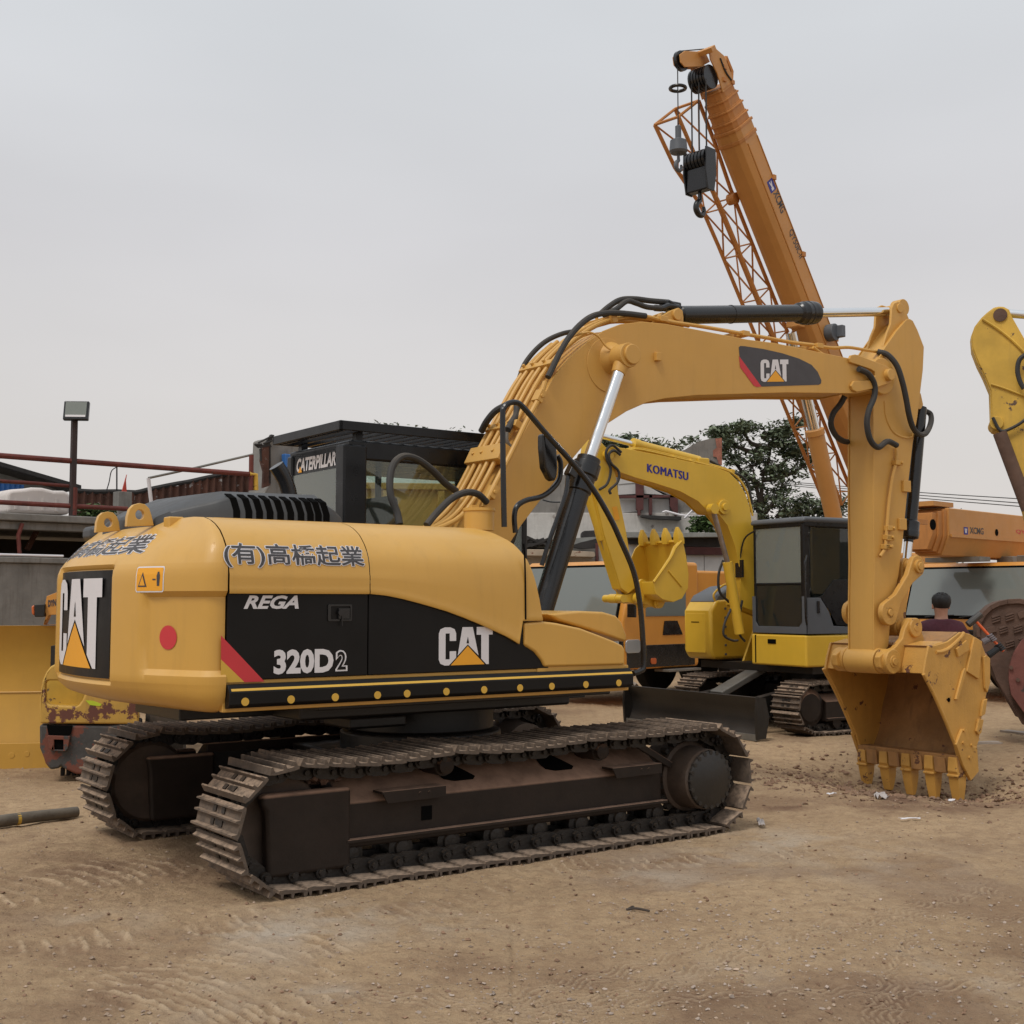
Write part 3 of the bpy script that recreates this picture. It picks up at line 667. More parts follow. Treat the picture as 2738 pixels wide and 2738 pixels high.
# red dot and warning label on the flank
ARC = [0.]; TN = [k*.05 for k in range(int((NP-1)/.05)+1)]
for _a, _b in zip(TN, TN[1:]): ARC.append(ARC[-1]+(cw_pos(_b, 1.6, 0, False)-cw_pos(_a, 1.6, 0, False)).length)
def t_arc(s): return float(np.interp(s, ARC, TN))
def s_of(t): return float(np.interp(t, TN, ARC))
def flank(px, py): # place on the counterweight surface seen at a photo point
    r = ray(*vS(px, py)); best = None
    for k in range(0, 1200):
        t = k/1200*(NP-1)*.5; p = cw_pos(t, 1.6, 0, False); w = F.w(p.x, p.y, 0); a = math.atan2(w.x, w.y)-math.atan2(r.x, r.y)
        if best is None or abs(a) < best[0]: best = (abs(a), t, w)
    t, w = best[1], best[2]; z = EYE+r.z/r.y*w.y; return t, z
def t_step(t): p = cw_pos(t, 1.6, 0, False); q = cw_pos(t+.02, 1.6, 0, False); return (q-p).length/.02
t0, z0 = flank(310, 1203); k0 = t_step(t0)
lay('red_dot', polys_bm([[(.072*math.cos(R(a)), .072*math.sin(R(a))) for a in range(0, 360, 12)]]), lambda u, v: cw_pos(t_arc(s_of(t0)-u), z0+v, -.028, False), M['red'], cwo, .02)
t1, z1 = flank(282, 1093); k1 = t_step(t1)
def wl(o): return lambda u, v: cw_pos(t_arc(s_of(t1)-u), z1+v, o, False)
lay('warning_label', polys_bm([rrect(-.125, .125, -.078, .078, .015)]), wl(.002), M['white'], cwo, .05)
lay('warning_label', polys_bm([rrect(-.117, .117, -.070, .070, .01)]), wl(.0035), M['orange'], cwo, .05)
dk = M['greyfilm']
lay('warning_mark', polys_bm([[(-.10, -.045), (-.02, -.045), (-.06, .045)]]), wl(.005), dk, cwo); lay('warning_mark', polys_bm([[(-.086, -.037), (-.034, -.037), (-.06, .022)]]), wl(.0065), M['orange'], cwo)
lay('warning_mark', polys_bm([[(.07, -.04), (.078, -.04), (.08, 0), (.082, -.04), (.09, -.04), (.094, .02), (.086, .045), (.074, .045), (.066, .02)], [(.03, -.005), (.058, -.005), (.058, .003), (.03, .003)]]), wl(.005), dk, cwo)
# --- right-hand shell: barrel-shaped upper skin over the doors
EDGE = XZ(vB, [(1050, 1262), (1150, 1272), (1250, 1292), (1375, 1325), (1500, 1362), (1600, 1400), (1700, 1442), (1800, 1488), (1850, 1512), (1932, 1562)], -1.385)
EDGE = [(-2.19, 1.80), (-1.6, 1.802)]+EDGE
def zlow(x):
    for a, b in zip(EDGE, EDGE[1:]):
        if a[0] <= x <= b[0]: return a[1]+(b[1]-a[1])*(x-a[0])/(b[0]-a[0])
    return EDGE[-1][1] if x > 0 else EDGE[0][1]
XE = [(2.28, -.20), (2.24, -.13), (2.15, -.04), (2.03, .02), (1.9, .065), (1.75, .105), (1.62, .13), (1.3, .14)]
def xend(z):
    for a, b in zip(XE, XE[1:]):
        if b[0] <= z <= a[0]: return b[1]+(a[1]-b[1])*(z-b[0])/(a[0]-b[0])
    return XE[-1][1]
def shell_prof(zl):
    P = [(-1.352, zl+.002), (-1.383, zl), (-1.387, zl+.012), (-1.384, zl+.035)]
    for k in range(1, 5): P.append((-1.384, zl+.035+(1.93-zl-.035)*k/5))
    for z in (1.93, 1.965, 2.0, 2.03, 2.06, 2.09, 2.12, 2.15, 2.18, 2.205, 2.225, 2.245, 2.26, 2.27, 2.278): P.append((-HWD+drop(z, 0)-.004, z))
    P += [(-.80, 2.282), (-.45, 2.285)]
    return P
def shell(x0, x1, name, endcap=False, n=26):
    mb = MB(); rr = []
    for i in range(n+1):
        u = i/n; row = []
        x_n = x0+(x1-x0)*u
        for y, z in shell_prof((1.62 if x_n > -.035 else max(1.43, zlow(x_n))) if x1 > -1 else 1.80):
            xe = xend(z) if endcap else x1
            row.append(mb.bm.verts.new((x0+(xe-x0)*u, y, z)))
        rr.append(row)
    for a, b in zip(rr, rr[1:]):
        for i in range(len(a)-1): mb._f([a[i], a[i+1], b[i+1], b[i]])
    if endcap:
        last = rr[-1]; inn = [mb.bm.verts.new((v.co.x-.02, -.45, min(v.co.z, 2.26))) for v in last]
        for i in range(len(last)-1): mb._f([last[i], last[i+1], inn[i+1], inn[i]])
    return mb.build(name, M['cat'], cat, smooth=32)
sh1 = shell(-2.183, -1.245, 'service_door'); sh2 = shell(-1.239, .14, 'tank_cover', True, 40)
# lower doors in black
low = MB(); P = [(-2.183, 1.29), (-1.243, 1.29), (-1.243, 1.81), (-2.183, 1.81)]; low.xz(P, -1.362, -1.30); d1 = low.build('side_door', M['decalb'], cat, bevel=.006)
low = MB(); P = [(-1.237, 1.29), (.20, 1.29), (.12, 1.5), (-.02, 1.60), (-.2, 1.8), (-1.237, 1.82)]; low.xz(P, -1.362, -1.30); d2 = low.build('side_door', M['decalb'], cat, bevel=.006)
PB = lambda x, y: (lambda q: (q.x, q.z))(U(vB(x, y), y=-1.365))
def side_film(name, pts, m, par, off=0): return lay(name, polys_bm([[PB(*p) for p in pts]]), lambda u, v: (u, -1.3645-off, v), m, par)
side_film('yellow_corner', [(195, 1638), (330, 1768), (195, 1772)], M['yelfilm'], d1)
side_film('red_stripe', [(195, 1500), (445, 1765), (330, 1769), (195, 1638)], M['red'], d1)
def side_text(s, x0, x1, y0, y1, m, par, bold=.02, shear=0, off=0, xs=1, name='lettering', grow=0, vv=vB, plane=-1.365, ref=None):
    a = U(vv(x0, y1), y=plane); b_ = U(vv(x1, y0), y=plane); a2 = U(vv(x0, y0), y=plane)
    bm = text_bm(s, bold, xs, shear); fit(bm, a.x, b_.x, a.z, (a2.z), ref)
    return lay(name, bm, lambda u, v: (u, plane+.0005-off, v), m, par)
side_text('REGA', 325, 642, 1270, 1349, M['white'], d1, .035, .35)
side_text('320D', 497, 842, 1583, 1726, M['white'], d1, .045)
side_text('2', 852, 922, 1585, 1707, M['white'], d1, .06); side_text('2', 862, 912, 1593, 1698, M['decalb'], d1, .015, 0, .0015)
la = MB(); q0 = U(vB(808, 1322), y=-1.365); q1 = U(vB(945, 1418), y=-1.365)
la.xz(rrect(q0.x, q1.x, q1.z, q0.z, .01), -1.370, -1.360, [rrect(q0.x+.02, q1.x-.012, q1.z+.012, q0.z-.012, .006)]); la.bx(q0.x+.07, q1.x-.02, -1.378, -1.36, q1.z+.015, q0.z-.025)
la.cyl(((q0.x+q1.x)/2+.0, -1.386, (q0.z+q1.z)/2), ((q0.x+q1.x)/2, -1.37, (q0.z+q1.z)/2), .02, n=14); la.bx((q0.x+q1.x)/2+.005, (q0.x+q1.x)/2+.011, -1.384, -1.378, q1.z-.03, (q0.z+q1.z)/2)
la.build('door_latch', M['blackp'], d1, bevel=.002)
a = U(vB(1445, 1675), y=-1.365); b_ = U(vB(1755, 1675), y=-1.365); c_ = U(vB(1445, 1455), y=-1.365)
cat_logo(d2, lambda u, v, k: (a.x+(b_.x-a.x)*u/1.395, -1.3645-.0015*k, a.z+(c_.z-a.z)*v))
# company name in kanji, dark with a white edge
def on_shell(o):                                     # wrap onto the barrel: v is height along the skin
    def mp(u, v):
        d0 = drop(v, 0); dz = drop(v+.01, 0)-drop(v-.01, 0); n = Vector((0, -.02, dz)).normalized(); p = Vector((u, -HWD+d0-.004, v)); return p+n*o
    return mp
def kanji(x0, x1, z0, z1, mp, par, step, grow=.010):
    bm = text_bm('(有)高橋起業', .016, 1, 0, font_spacing=1); ref = bounds(bm); fit(bm, x0, x1, z0, z1)
    kx = (x1-x0)/(ref[1]-ref[0])*.034; kz = (z1-z0)/(ref[3]-ref[2])*.034; bw = bmesh.new()
    tmp = bpy.data.meshes.new('edge_pass')
    for i in range(8):
        b2_ = bm.copy(); dx, dz = kx*math.cos(i*math.tau/8), kz*math.sin(i*math.tau/8)
        for v in b2_.verts: v.co.x += dx; v.co.y += dz; v.co.z = i
        b2_.to_mesh(tmp); bw.from_mesh(tmp); b2_.free()
    a_, b_, c_, d_ = bounds(bw)
    for ax, lo, hi in ((0, a_, b_), (1, c_, d_)):
        k = lo+step
        while k < hi: bmesh.ops.bisect_plane(bw, geom=bw.verts[:]+bw.edges[:]+bw.faces[:], plane_co=(k, 0, 0) if ax == 0 else (0, k, 0), plane_no=(1, 0, 0) if ax == 0 else (0, 1, 0)); k += step
    for v in bw.verts: v.co = Vector(mp(.0020+.0001*v.co.z)(v.co.x, v.co.y))
    me_ = bpy.data.meshes.new('lettering_edge'); bw.to_mesh(me_); bw.free(); me_.materials.append(M['white']); o = bpy.data.objects.new('lettering_edge', me_); COL.objects.link(o); o.parent = par
    lay('lettering', bm, mp(.0045), M['kanji'], par, step)
ka = U(vB(214, 1108), y=-1.37); kb = U(vB(1018, 1120), y=-1.37); kc = U(vB(214, 968), y=-1.345)
kanji(ka.x, kb.x, ka.z, kc.z, on_shell, sh1, .03)
def rear_k(o):
    def mp(u, v): return cw_pos(cw_t_at(u*-1), v, o, False)
    return mp
kanji(-1.0, .78, 2.03, 2.175, rear_k, cwo, .035)
# --- rubbing rail with yellow line and dots
ra = [U(vS(424, 1304), y=-1.40), U(vS(1188, 1262), y=-1.40)]; zt = 1.272; zb = 1.122
rail = MB(); rail.prism([(-2.185, -1.30, zb), (-2.185, -1.385, zb+.008), (-2.185, -1.415, zb+.03), (-2.185, -1.415, zt-.05), (-2.185, -1.38, zt-.005), (-2.185, -1.30, zt)], (3.12, 0, 0))
ro = rail.build('side_rail', M['decalb'], cat, bevel=.004)
MB().bx(-2.20, .945, -1.35, -1.30, 1.105, 1.29).build('rail_backing', M['cat'], ro, bevel=.006)
for z0_, z1_, y0_ in ((1.2215, 1.2305, 0),):
    MB().box((-.62, -1.4035, 1.2365), (3.10, .004, .017), Matrix.Rotation(R(-37), 3, 'X')).build('yellow_line', M['yelfilm'], ro)
for p in ((656, 1873), (778.6, 1866), (896.9, 1859.5), (1010, 1853.9), (1089, 1848), (1194, 1842.2), (1295, 1837.1), (1391, 1833.7), (1476, 1827.4), (1567, 1822.9), (1655, 1819.5)):
    q = U(p, y=-1.418); MB().cyl((q.x, -1.4145, 1.168), (q.x, -1.4185, 1.168), .024, n=20).build('reflector_dot', M['yelfilm'], ro)
# --- tool box at the front right
tb = XZ(vE, [(6, 1000), (110, 990), (190, 1000), (330, 1030), (450, 1075), (520, 1103), (570, 1128), (584, 1152), (582, 1240), (122, 1252), (105, 1215), (65, 1165), (6, 1128)], -1.38)
to = MB().xz(tb, -1.38, -.75).build('tool_box', M['cat'], cat, bevel=.018, seg=3)
tp = XZ(vE, [(120, 948), (300, 930), (440, 936), (515, 958), (545, 995), (574, 1070), (572, 1110), (430, 1060), (300, 1020), (180, 985)], -1.16)
MB().xz(tp, -1.20, -.55).build('box_lid', M['cat'], to, bevel=.02, seg=3)
MB().bx(.10, .90, -1.36, -.6, 1.13, 1.40).build('box_base', M['cat'], to, bevel=.01)
gr_ = XZ(vE, [(0, 545), (6, 620), (10, 760), (12, 980)], -1.389)
MB().tube([(p[0], -1.389, p[1]) for p in gr_], .006, 6).build('panel_seam', M['dark'], sh2)
# --- engine hood
hd = MB(); X0, X1 = -2.22, -1.04
secs = [(-2.30, 2.31, 2.29, -.38), (-2.22, 2.36, 2.335, -.50), (-1.98, 2.46, 2.40, -.62), (-1.90, 2.475, 2.42, -.66), (-1.22, 2.485, 2.42, -.66), (-1.10, 2.42, 2.37, -.62), (-1.03, 2.36, 2.33, -.58)]
rr = []
for x, zt_, zc, yy in secs:
    row = [(yy-.05, 2.2), (yy-.05, 2.2+(zc-2.2)*.65), (yy-.03, zc), (yy+.10, zt_), (.4, zt_+.02), (.6, zt_-.02), (.62, 2.2)]
    rr.append([hd.bm.verts.new((x, y, z)) for y, z in row])
for a, b in zip(rr, rr[1:]):
    for i in range(len(a)-1): hd._f([a[i], a[i+1], b[i+1], b[i]])
hd._f(rr[0]); hd._f(rr[-1]); ho = hd.build('engine_hood', M['hood'], cat, bevel=.02, seg=3, smooth=30)
for k in range(10):
    xa = (-1.875, -1.79, -1.715, -1.64, -1.565, -1.49, -1.415, -1.345, -1.285, -1.225)[k]
    y_ = lambda z: -.713+(.02 if z > 2.36 else 0)
    s = MB(); s.prism([(xa-.020, -.694, 2.425), (xa+.026, -.694, 2.425), (xa+.045, -.7145, 2.34), (xa+.045, -.7145, 2.275), (xa+.018, -.7145, 2.262), (xa+.0, -.7145, 2.275), (xa-.002, -.7145, 2.34)], (0, .01, 0)); 
    s.prism([(xa-.034, -.640, 2.455), (xa+.010, -.640, 2.455), (xa+.026, -.694, 2.425), (xa-.020, -.694, 2.425)], (0, .004, -.006)); s.build('cooling_slot', M['dark'], ho)
MB().bx(-2.05, -1.1, -.62, 1.3, 1.15, 2.24).build('engine_bay', M['frameb'], cat)
MB().tube([(-1.02, .2, 2.38), (-1.04, .2, 2.55), (-1.08, .2, 2.66), (-1.15, .2, 2.76)], .058, 16).build('exhaust_pipe', M['blackp'], cat)
MB().bx(-2.28, -2.05, .92, 1.15, 2.2, 2.31).build('left_hood', M['hood'], cat, bevel=.04, seg=3)
lt = MB(); lt.bx(-2.30, -2.20, -.70, -.60, 2.2, 2.287); lt.build('fuel_cap', M['cat'], cat, bevel=.01)
MB().bx(-2.1, -.4, -.95, -.70, 2.1, 2.275).build('walkway', M['cat'], cat)
# left-hand side of the machine (away from the camera)
MB().bx(-2.18, -.55, .65, 1.37, 1.12, 2.27).build('left_door', M['cat'], cat, bevel=.05, seg=3)
# --- cab
cb = MB(); CX0, CX1, CY0, CY1, CZ1 = -.44, 1.33, .37, 1.45, 3.03
post = [(CX0+.04, CY0+.05, .105), (CX0+.05, CY1-.04, .07), (CX1-.05, CY0+.03, .035), (CX1-.05, CY1-.03, .035), (.42, CY1-.03, .03)]
for x, y, r in post: cb.bx(x-r, x+r, y-r*.7, y+r*.7, 1.14, CZ1-.04)
cb.bx(CX0, CX1, CY0, CY1, 1.12, 1.9); cb.bx(CX0+.0, CX1-.06, CY0+.0, CY1, CZ1-.16, CZ1)
cb.bx(CX0, CX0+.09, CY0, CY1, 1.14, 2.40); cb.bx(CX0, CX0+.07, CY0+.02, CY1-.02, 2.80, CZ1-.01)
cab = cb.build('cab', M['cabp'], cat, bevel=.045, seg=4)
def pane(name, pts, m, par, off=(0, .004, 0)): return MB().prism(pts, off).build(name, m, par)
pane('rear_window', [(CX0-.002, CY0+.14, 2.36), (CX0-.002, CY1-.06, 2.36), (CX0-.002, CY1-.08, 2.82), (CX0-.002, CY0+.15, 2.82)], M['glassl'], cab, (.004, 0, 0))
pane('side_window', [(CX0+.12, CY0+.01, 1.9), (CX1-.04, CY0+.01, 1.9), (CX1-.08, CY0+.01, 2.90), (CX0+.12, CY0+.01, 2.90)], M['glass'], cab)
pane('side_window', [(CX0+.10, CY1-.02, 1.9), (CX1-.04, CY1-.02, 1.9), (CX1-.08, CY1-.02, 2.90), (CX0+.10, CY1-.02, 2.90)], M['glass'], cab)
pane('front_window', [(CX1-.01, CY0+.05, 1.9), (CX1-.01, CY1-.05, 1.9), (CX1-.06, CY1-.05, 2.92), (CX1-.06, CY0+.05, 2.92)], M['glass'], cab, (.004, 0, 0))
MB().box((.35, .86, 2.0), (.5, .5, .14)).box((.13, .86, 2.32), (.14, .5, .62), Matrix.Rotation(R(-8), 3, 'Y')).build('driver_seat', M['seat'], cab, bevel=.05, seg=3)
ct = view(500, 1000, .46584)
ca = U(vB(632, 502), x=CX0); cb_ = U(vB(857, 445), x=CX0)
def cab_map(x0, x1, zb0, zt0): return None
bm = text_bm('CATERPILLAR', .04, .7, .22); fit(bm, 0, 1, 0, 1)
lay('lettering', bm, lambda u, v: (CX0-.004, ca.y+(cb_.y-ca.y)*u, 2.842+.115*v), M['white'], cab)
lay('emblem_triangle', polys_bm([[(.045, -.05), (.15, -.05), (.10, .42)]]), lambda u, v: (CX0-.006, ca.y+(cb_.y-ca.y)*u, 2.842+.115*v), M['orange'], cab)
rg_ = MB(); gx0, gx1, gy0, gy1 = -.56, 1.5, .30, 1.48
for (a, b) in (((gx0, gy0), (gx1, gy0)), ((gx1, gy0), (gx1, gy1)), ((gx1, gy1), (gx0, gy1)), ((gx0, gy1), (gx0, gy0))):
    dx, dy = b[0]-a[0], b[1]-a[1]; rg_.box(((a[0]+b[0])/2, (a[1]+b[1])/2, 3.125), (abs(dx)+.03, abs(dy)+.03, .075))
rgo = rg_.build('roof_guard', M['cabp'], cab, bevel=.006)
for k in range(17):
    x = gx0+.06+k*.12; MB().box((x, (gy0+gy1)/2, 3.105), (.03, gy1-gy0-.04, .03)).build('guard_slat', M['cabp'], rgo)
for x in (CX0+.1, CX1-.2):
    for y in (CY0+.06, CY1-.06): MB().bx(x-.03, x+.03, y-.03, y+.03, 3.0, 3.10).build('guard_bracket', M['cabp'], rgo)
# --- boom
BH = .25
Btop = XZ(vC, [(150, 1760), (255, 1535), (400, 1262), (500, 1075), (592, 900), (655, 785), (720, 690), (800, 600), (900, 512), (1000, 445), (1110, 402), (1250, 386), (1400, 400), (1600, 437), (1932, 502)], -BH)
Bend = XZ(vD, [(320, 523), (620, 585), (800, 622), (835, 602), (862, 600), (1040, 672), (1075, 695), (1086, 732), (1070, 782), (980, 822), (855, 850), (790, 850)], -BH)
Bbot = XZ(vD, [(400, 845), (0, 857)], -BH)+XZ(vC, [(1600, 862), (1400, 882), (1280, 908), (1150, 965), (1030, 1042), (900, 1152), (760, 1320), (600, 1530), (470, 1700), (330, 1920)], -BH)
foot = [(.10, 1.72), (.02, 1.60), (-.10, 1.62), (-.16, 1.75), (-.12, 1.92)]
prof = Btop+Bend+Bbot+foot
bo = MB()
bo.xz(prof, -BH, -BH+.022); bo.xz(prof, BH, BH-.022)
inset = prof
def shrink(P, d):
    out = []
    for i, p in enumerate(P):
        a, b = Vector(P[i-1]), Vector(P[(i+1) % len(P)]); t = (b-a).normalized(); out.append((p[0]+t.y*d, p[1]-t.x*d))
    return out
ins = shrink(prof, .022); bo.xz(ins, -BH+.024, BH-.024)
boom = bo.build('boom', M['catb'], cat, bevel=.006)
# welded bosses, fork plates and lugs
bs = MB()
pin1 = U(vC(1132, 610), y=-.40); bs.cyl((pin1.x-.05, -.249, pin1.z-.06), (pin1.x-.05, -.256, pin1.z-.06), .235, n=48); bs.cyl((pin1.x, -.25, pin1.z), (pin1.x, -.35, pin1.z), .15, .10, n=32)
bs.build('reinforcing_plate', M['catb'], boom, bevel=.004)
MB().cyl((pin1.x, -.52, pin1.z), (pin1.x, .52, pin1.z), .085, n=28).build('cylinder_pin', M['catb'], boom, bevel=.008)
b2 = MB()
for s_ in (-1, 1):
    pts = XZ(vD, [(806, 650), (800, 625), (812, 604), (840, 598), (1040, 672), (1078, 700), (1088, 735), (1070, 782), (960, 818), (850, 842), (822, 828), (812, 800), (830, 770), (940, 765), (968, 735), (965, 712), (940, 695)], -BH-.02)
    b2.xz(pts, s_*BH, s_*(BH+.03))
b2.build('fork_plate', M['catb'], boom, bevel=.008)
tip = U(vD(1062, 730), y=-.30)
tp_ = MB(); tp_.cyl((tip.x, -.33, tip.z), (tip.x, .33, tip.z), .062, n=24); tp_.build('boom_pin', M['catb'], boom, bevel=.01)
lg = MB()
lp = XZ(vC, [(1290, 400), (1360, 352), (1420, 318), (1470, 300), (1495, 320), (1500, 360), (1500, 420)], -.09)
for s_ in (-1, 1): lg.xz([(p[0], p[1]) for p in lp], s_*.085, s_*.125)
lg.build('cylinder_lug', M['catb'], boom, bevel=.008)
q = U(vC(1465, 345), y=-.12); MB().cyl((q.x, -.15, q.z), (q.x, .15, q.z), .05, n=20).build('cylinder_pin', M['catb'], boom, bevel=.006)
q = U(vC(1340, 615), y=-BH); MB().box((q.x, -BH-.02, q.z), (.06, .04, .075)).build('step_block', M['catb'], boom, bevel=.006)
# boom decal
dp = lambda *pts: [(lambda q: (q.x, q.z))(U(vD(*p), y=-BH-.002)) for p in pts]
bmap = lambda o: (lambda u, v: (u, -BH-.002-o, v))
lay('boom_panel', polys_bm([dp((90, 552), (100, 543), (130, 545), (250, 563), (370, 590), (480, 625), (560, 665), (600, 710), (624, 765), (622, 785), (608, 794), (238, 806), (96, 620))]), bmap(0), M['greyfilm'], boom)
lay('red_stripe', polys_bm([dp((91, 608), (236, 806), (205, 808), (185, 798), (98, 680))]), bmap(.0015), M['red'], boom)
a = U(vD(230, 776), y=-BH); b_ = U(vD(410, 773), y=-BH); c_ = U(vD(230, 632), y=-BH)
cat_logo(boom, lambda u, v, k: (a.x+(b_.x-a.x)*u/1.395, -BH-.0045-.0015*k, a.z+(b_.z-a.z)*u/1.395+(c_.z-a.z)*v))
# --- hydraulic pipes along the back of the boom
def offs(P, d):
    out = []
    for i, p in enumerate(P):
        a, b = Vector(P[max(i-1, 0)]), Vector(P[min(i+1, len(P)-1)]); t = (b-a).normalized(); out.append((p[0]-t.y*d, p[1]+t.x*d))
    return out
lowpts = [(-.46, 2.16), (-.26, 2.30), (-.04, 2.42)]
for k, yy in enumerate((.20, .115, .03, -.065, -.15)):
    top = offs(Btop[1:9 if k < 2 else 14], .055+.01*(k % 2)); P = [(x, yy, z) for x, z in top]
    P = [(P[0][0]-.40-.03*k, yy+.02, P[0][2]-.32), (P[0][0]-.20, yy, P[0][2]-.20)]+P
    MB().tube(P, .021, 10, 4).build('hydraulic_pipe', M['catb'], boom)
sp_ = [(p[0], -BH-.045, p[1]) for p in XZ(vC, [(225, 1585), (270, 1490), (400, 1240), (500, 1035), (590, 868), (622, 775)], -BH-.045)]
MB().tube(sp_, .022, 10, 4).build('hydraulic_pipe', M['catb'], boom)
for p, y_ in (((590, 868), -.29), ((285, 1488), -.29)):
    q = U(vC(*p), y=y_); MB().box((q.x, -.275, q.z), (.11, .09, .06), Matrix.Rotation(R(-60), 3, 'Y')).cyl((q.x, -.33, q.z), (q.x, -.27, q.z), .018, n=8).build('pipe_clamp', M['catb'], boom, bevel=.006)
for p, hw, ang in (((330, 1235), .24, 62), ((690, 660), .22, 50), ((440, 1030), .22, 62), ((1020, 372), .20, 15)):
    q = U(vC(*p), y=-.2); i_ = min(range(len(Btop)), key=lambda j: (Btop[j][0]-q.x)**2+(Btop[j][1]-q.z)**2); bx_, bz_ = offs(Btop, .06)[i_]
    c = MB(); big = p[1] > 1200
    c.box((bx_, 0, bz_), (.15 if big else .06, 2*hw, .09 if big else .07), Matrix.Rotation(R(-ang), 3, 'Y'))
    for j in (-.12, .04, .16): c.cyl((bx_, j, bz_), (bx_-.05*math.sin(R(ang)), j, bz_+.06*math.cos(R(ang))+.01), .016, n=8)
    c.build('pipe_clamp', M['catb'], boom, bevel=.006)
tp3 = XZ(vC, [(1060, 372), (1200, 352), (1290, 358), (1400, 385), (1600, 415), (1780, 445)], -.16)+XZ(vD, [(140, 470), (300, 498), (430, 522), (600, 543)], -.16)
for yy, dz in ((-.17, 0), (-.10, .02), (.12, .02)):
    MB().tube([(x, yy, z+dz) for x, z in tp3], .018, 8, 4).build('hydraulic_pipe', M['catb'], boom)
for p in ((1375, 372), (1905, 465)):
    q = U(vC(*p), y=-.16); MB().box((q.x, -.05, q.z), (.09, .30, .05)).build('pipe_clamp', M['catb'], boom, bevel=.006)
q = U(vD(600, 545), y=-.18); MB().box((q.x, -.08, q.z), (.09, .28, .05)).build('pipe_clamp', M['catb'], boom, bevel=.006)
MB().tube([(p[0], -.21, p[1]) for p in XZ(vD, [(600, 545), (660, 590), (760, 645), (860, 690)], -.27)], .017, 8).build('hydraulic_pipe', M['catb'], boom)
MB().tube([(p[0], -.1, p[1]) for p in XZ(vD, [(610, 545), (700, 556), (800, 553), (900, 568), (990, 582)], -.1)], .017, 8).build('hydraulic_pipe', M['catb'], boom)
MB().tube([(p[0], y_, p[1]) for p, y_ in zip(XZ(vC, [(870, 462), (920, 450), (975, 480), (1020, 550), (1065, 592)], -.33), (-.2, -.29, -.31, -.33, -.38))], .009, 8).build('grease_line', M['catb'], boom)
# --- hoses
def hose(vf, pts, ys, r, name='hydraulic_hose', m='rubber', par=None, n=10):
    if not isinstance(ys, (list, tuple)): ys = [ys]*len(pts)
    if len(ys) == 2 and len(pts) != 2: ys = [ys[0]+(ys[1]-ys[0])*i/(len(pts)-1) for i in range(len(pts))]
    return MB().tube([U(vf(*p), y=y) for p, y in zip(pts, ys)], r, n, 6).build(name, M[m], par or boom)
hose(vC, [(640, 745), (672, 680), (715, 590), (775, 490), (850, 405), (930, 350), (1030, 330), (1150, 335), (1270, 350)], (-.29, -.2), .026)
hose(vC, [(980, 335), (1040, 285), (1110, 245), (1200, 240), (1300, 252), (1420, 262)], (0, -.02), .026)
hose(vC, [(1000, 345), (1080, 305), (1150, 255), (1210, 268), (1280, 292), (1370, 300)], (-.14, -.1), .024)
hose(vC, [(455, 750), (490, 660), (560, 570), (640, 505), (740, 462), (840, 445)], (.24, .2), .022)
hose(vC, [(210, 1095), (245, 1030), (300, 965), (370, 925)], (.2, -.05), .028)
hose(vC, [(440, 930), (435, 990), (405, 1040), (380, 1085)], (-.1, -.2), .028)
hose(vC, [(372, 1100), (375, 1160), (405, 1205)], -.2, .018, m='steel')
hose(vB, [(1220, 862), (1205, 790), (1170, 700), (1165, 600), (1185, 520), (1235, 475), (1310, 485), (1400, 545), (1480, 625), (1545, 672)], (-.3, 0), .028)
hose(vB, [(1375, 868), (1440, 790), (1520, 715), (1600, 680), (1670, 690), (1720, 735)], (-.5, -.32), .027)
hose(vC, [(1425, 262), (1450, 275), (1480, 305)], -.05, .022, m='blackp')
hose(vC, [(1330, 298), (1380, 300), (1420, 285), (1480, 295)], -.05, .03, m='blackp')
hd_ = [(985, 580), (1050, 600), (1110, 670), (1145, 770), (1170, 880), (1190, 990), (1215, 1070), (1255, 1115), (1300, 1105), (1330, 1040), (1328, 985), (1290, 965), (1250, 975)]
hose(vD, hd_, [-.12, -.2, -.26, -.28, -.28, -.27, -.25, -.22, -.15, -.05, 0, .02, .04], .030)
hose(vD, [(865, 692), (925, 722), (965, 790), (965, 870), (930, 960), (918, 1050), (940, 1150), (990, 1198), (1050, 1160), (1110, 1185)], (-.30, -.24), .030)
hose(vD, [(775, 868), (745, 920), (700, 980), (685, 1050), (715, 1120), (760, 1155), (805, 1166)], (-.05, .18), .030)
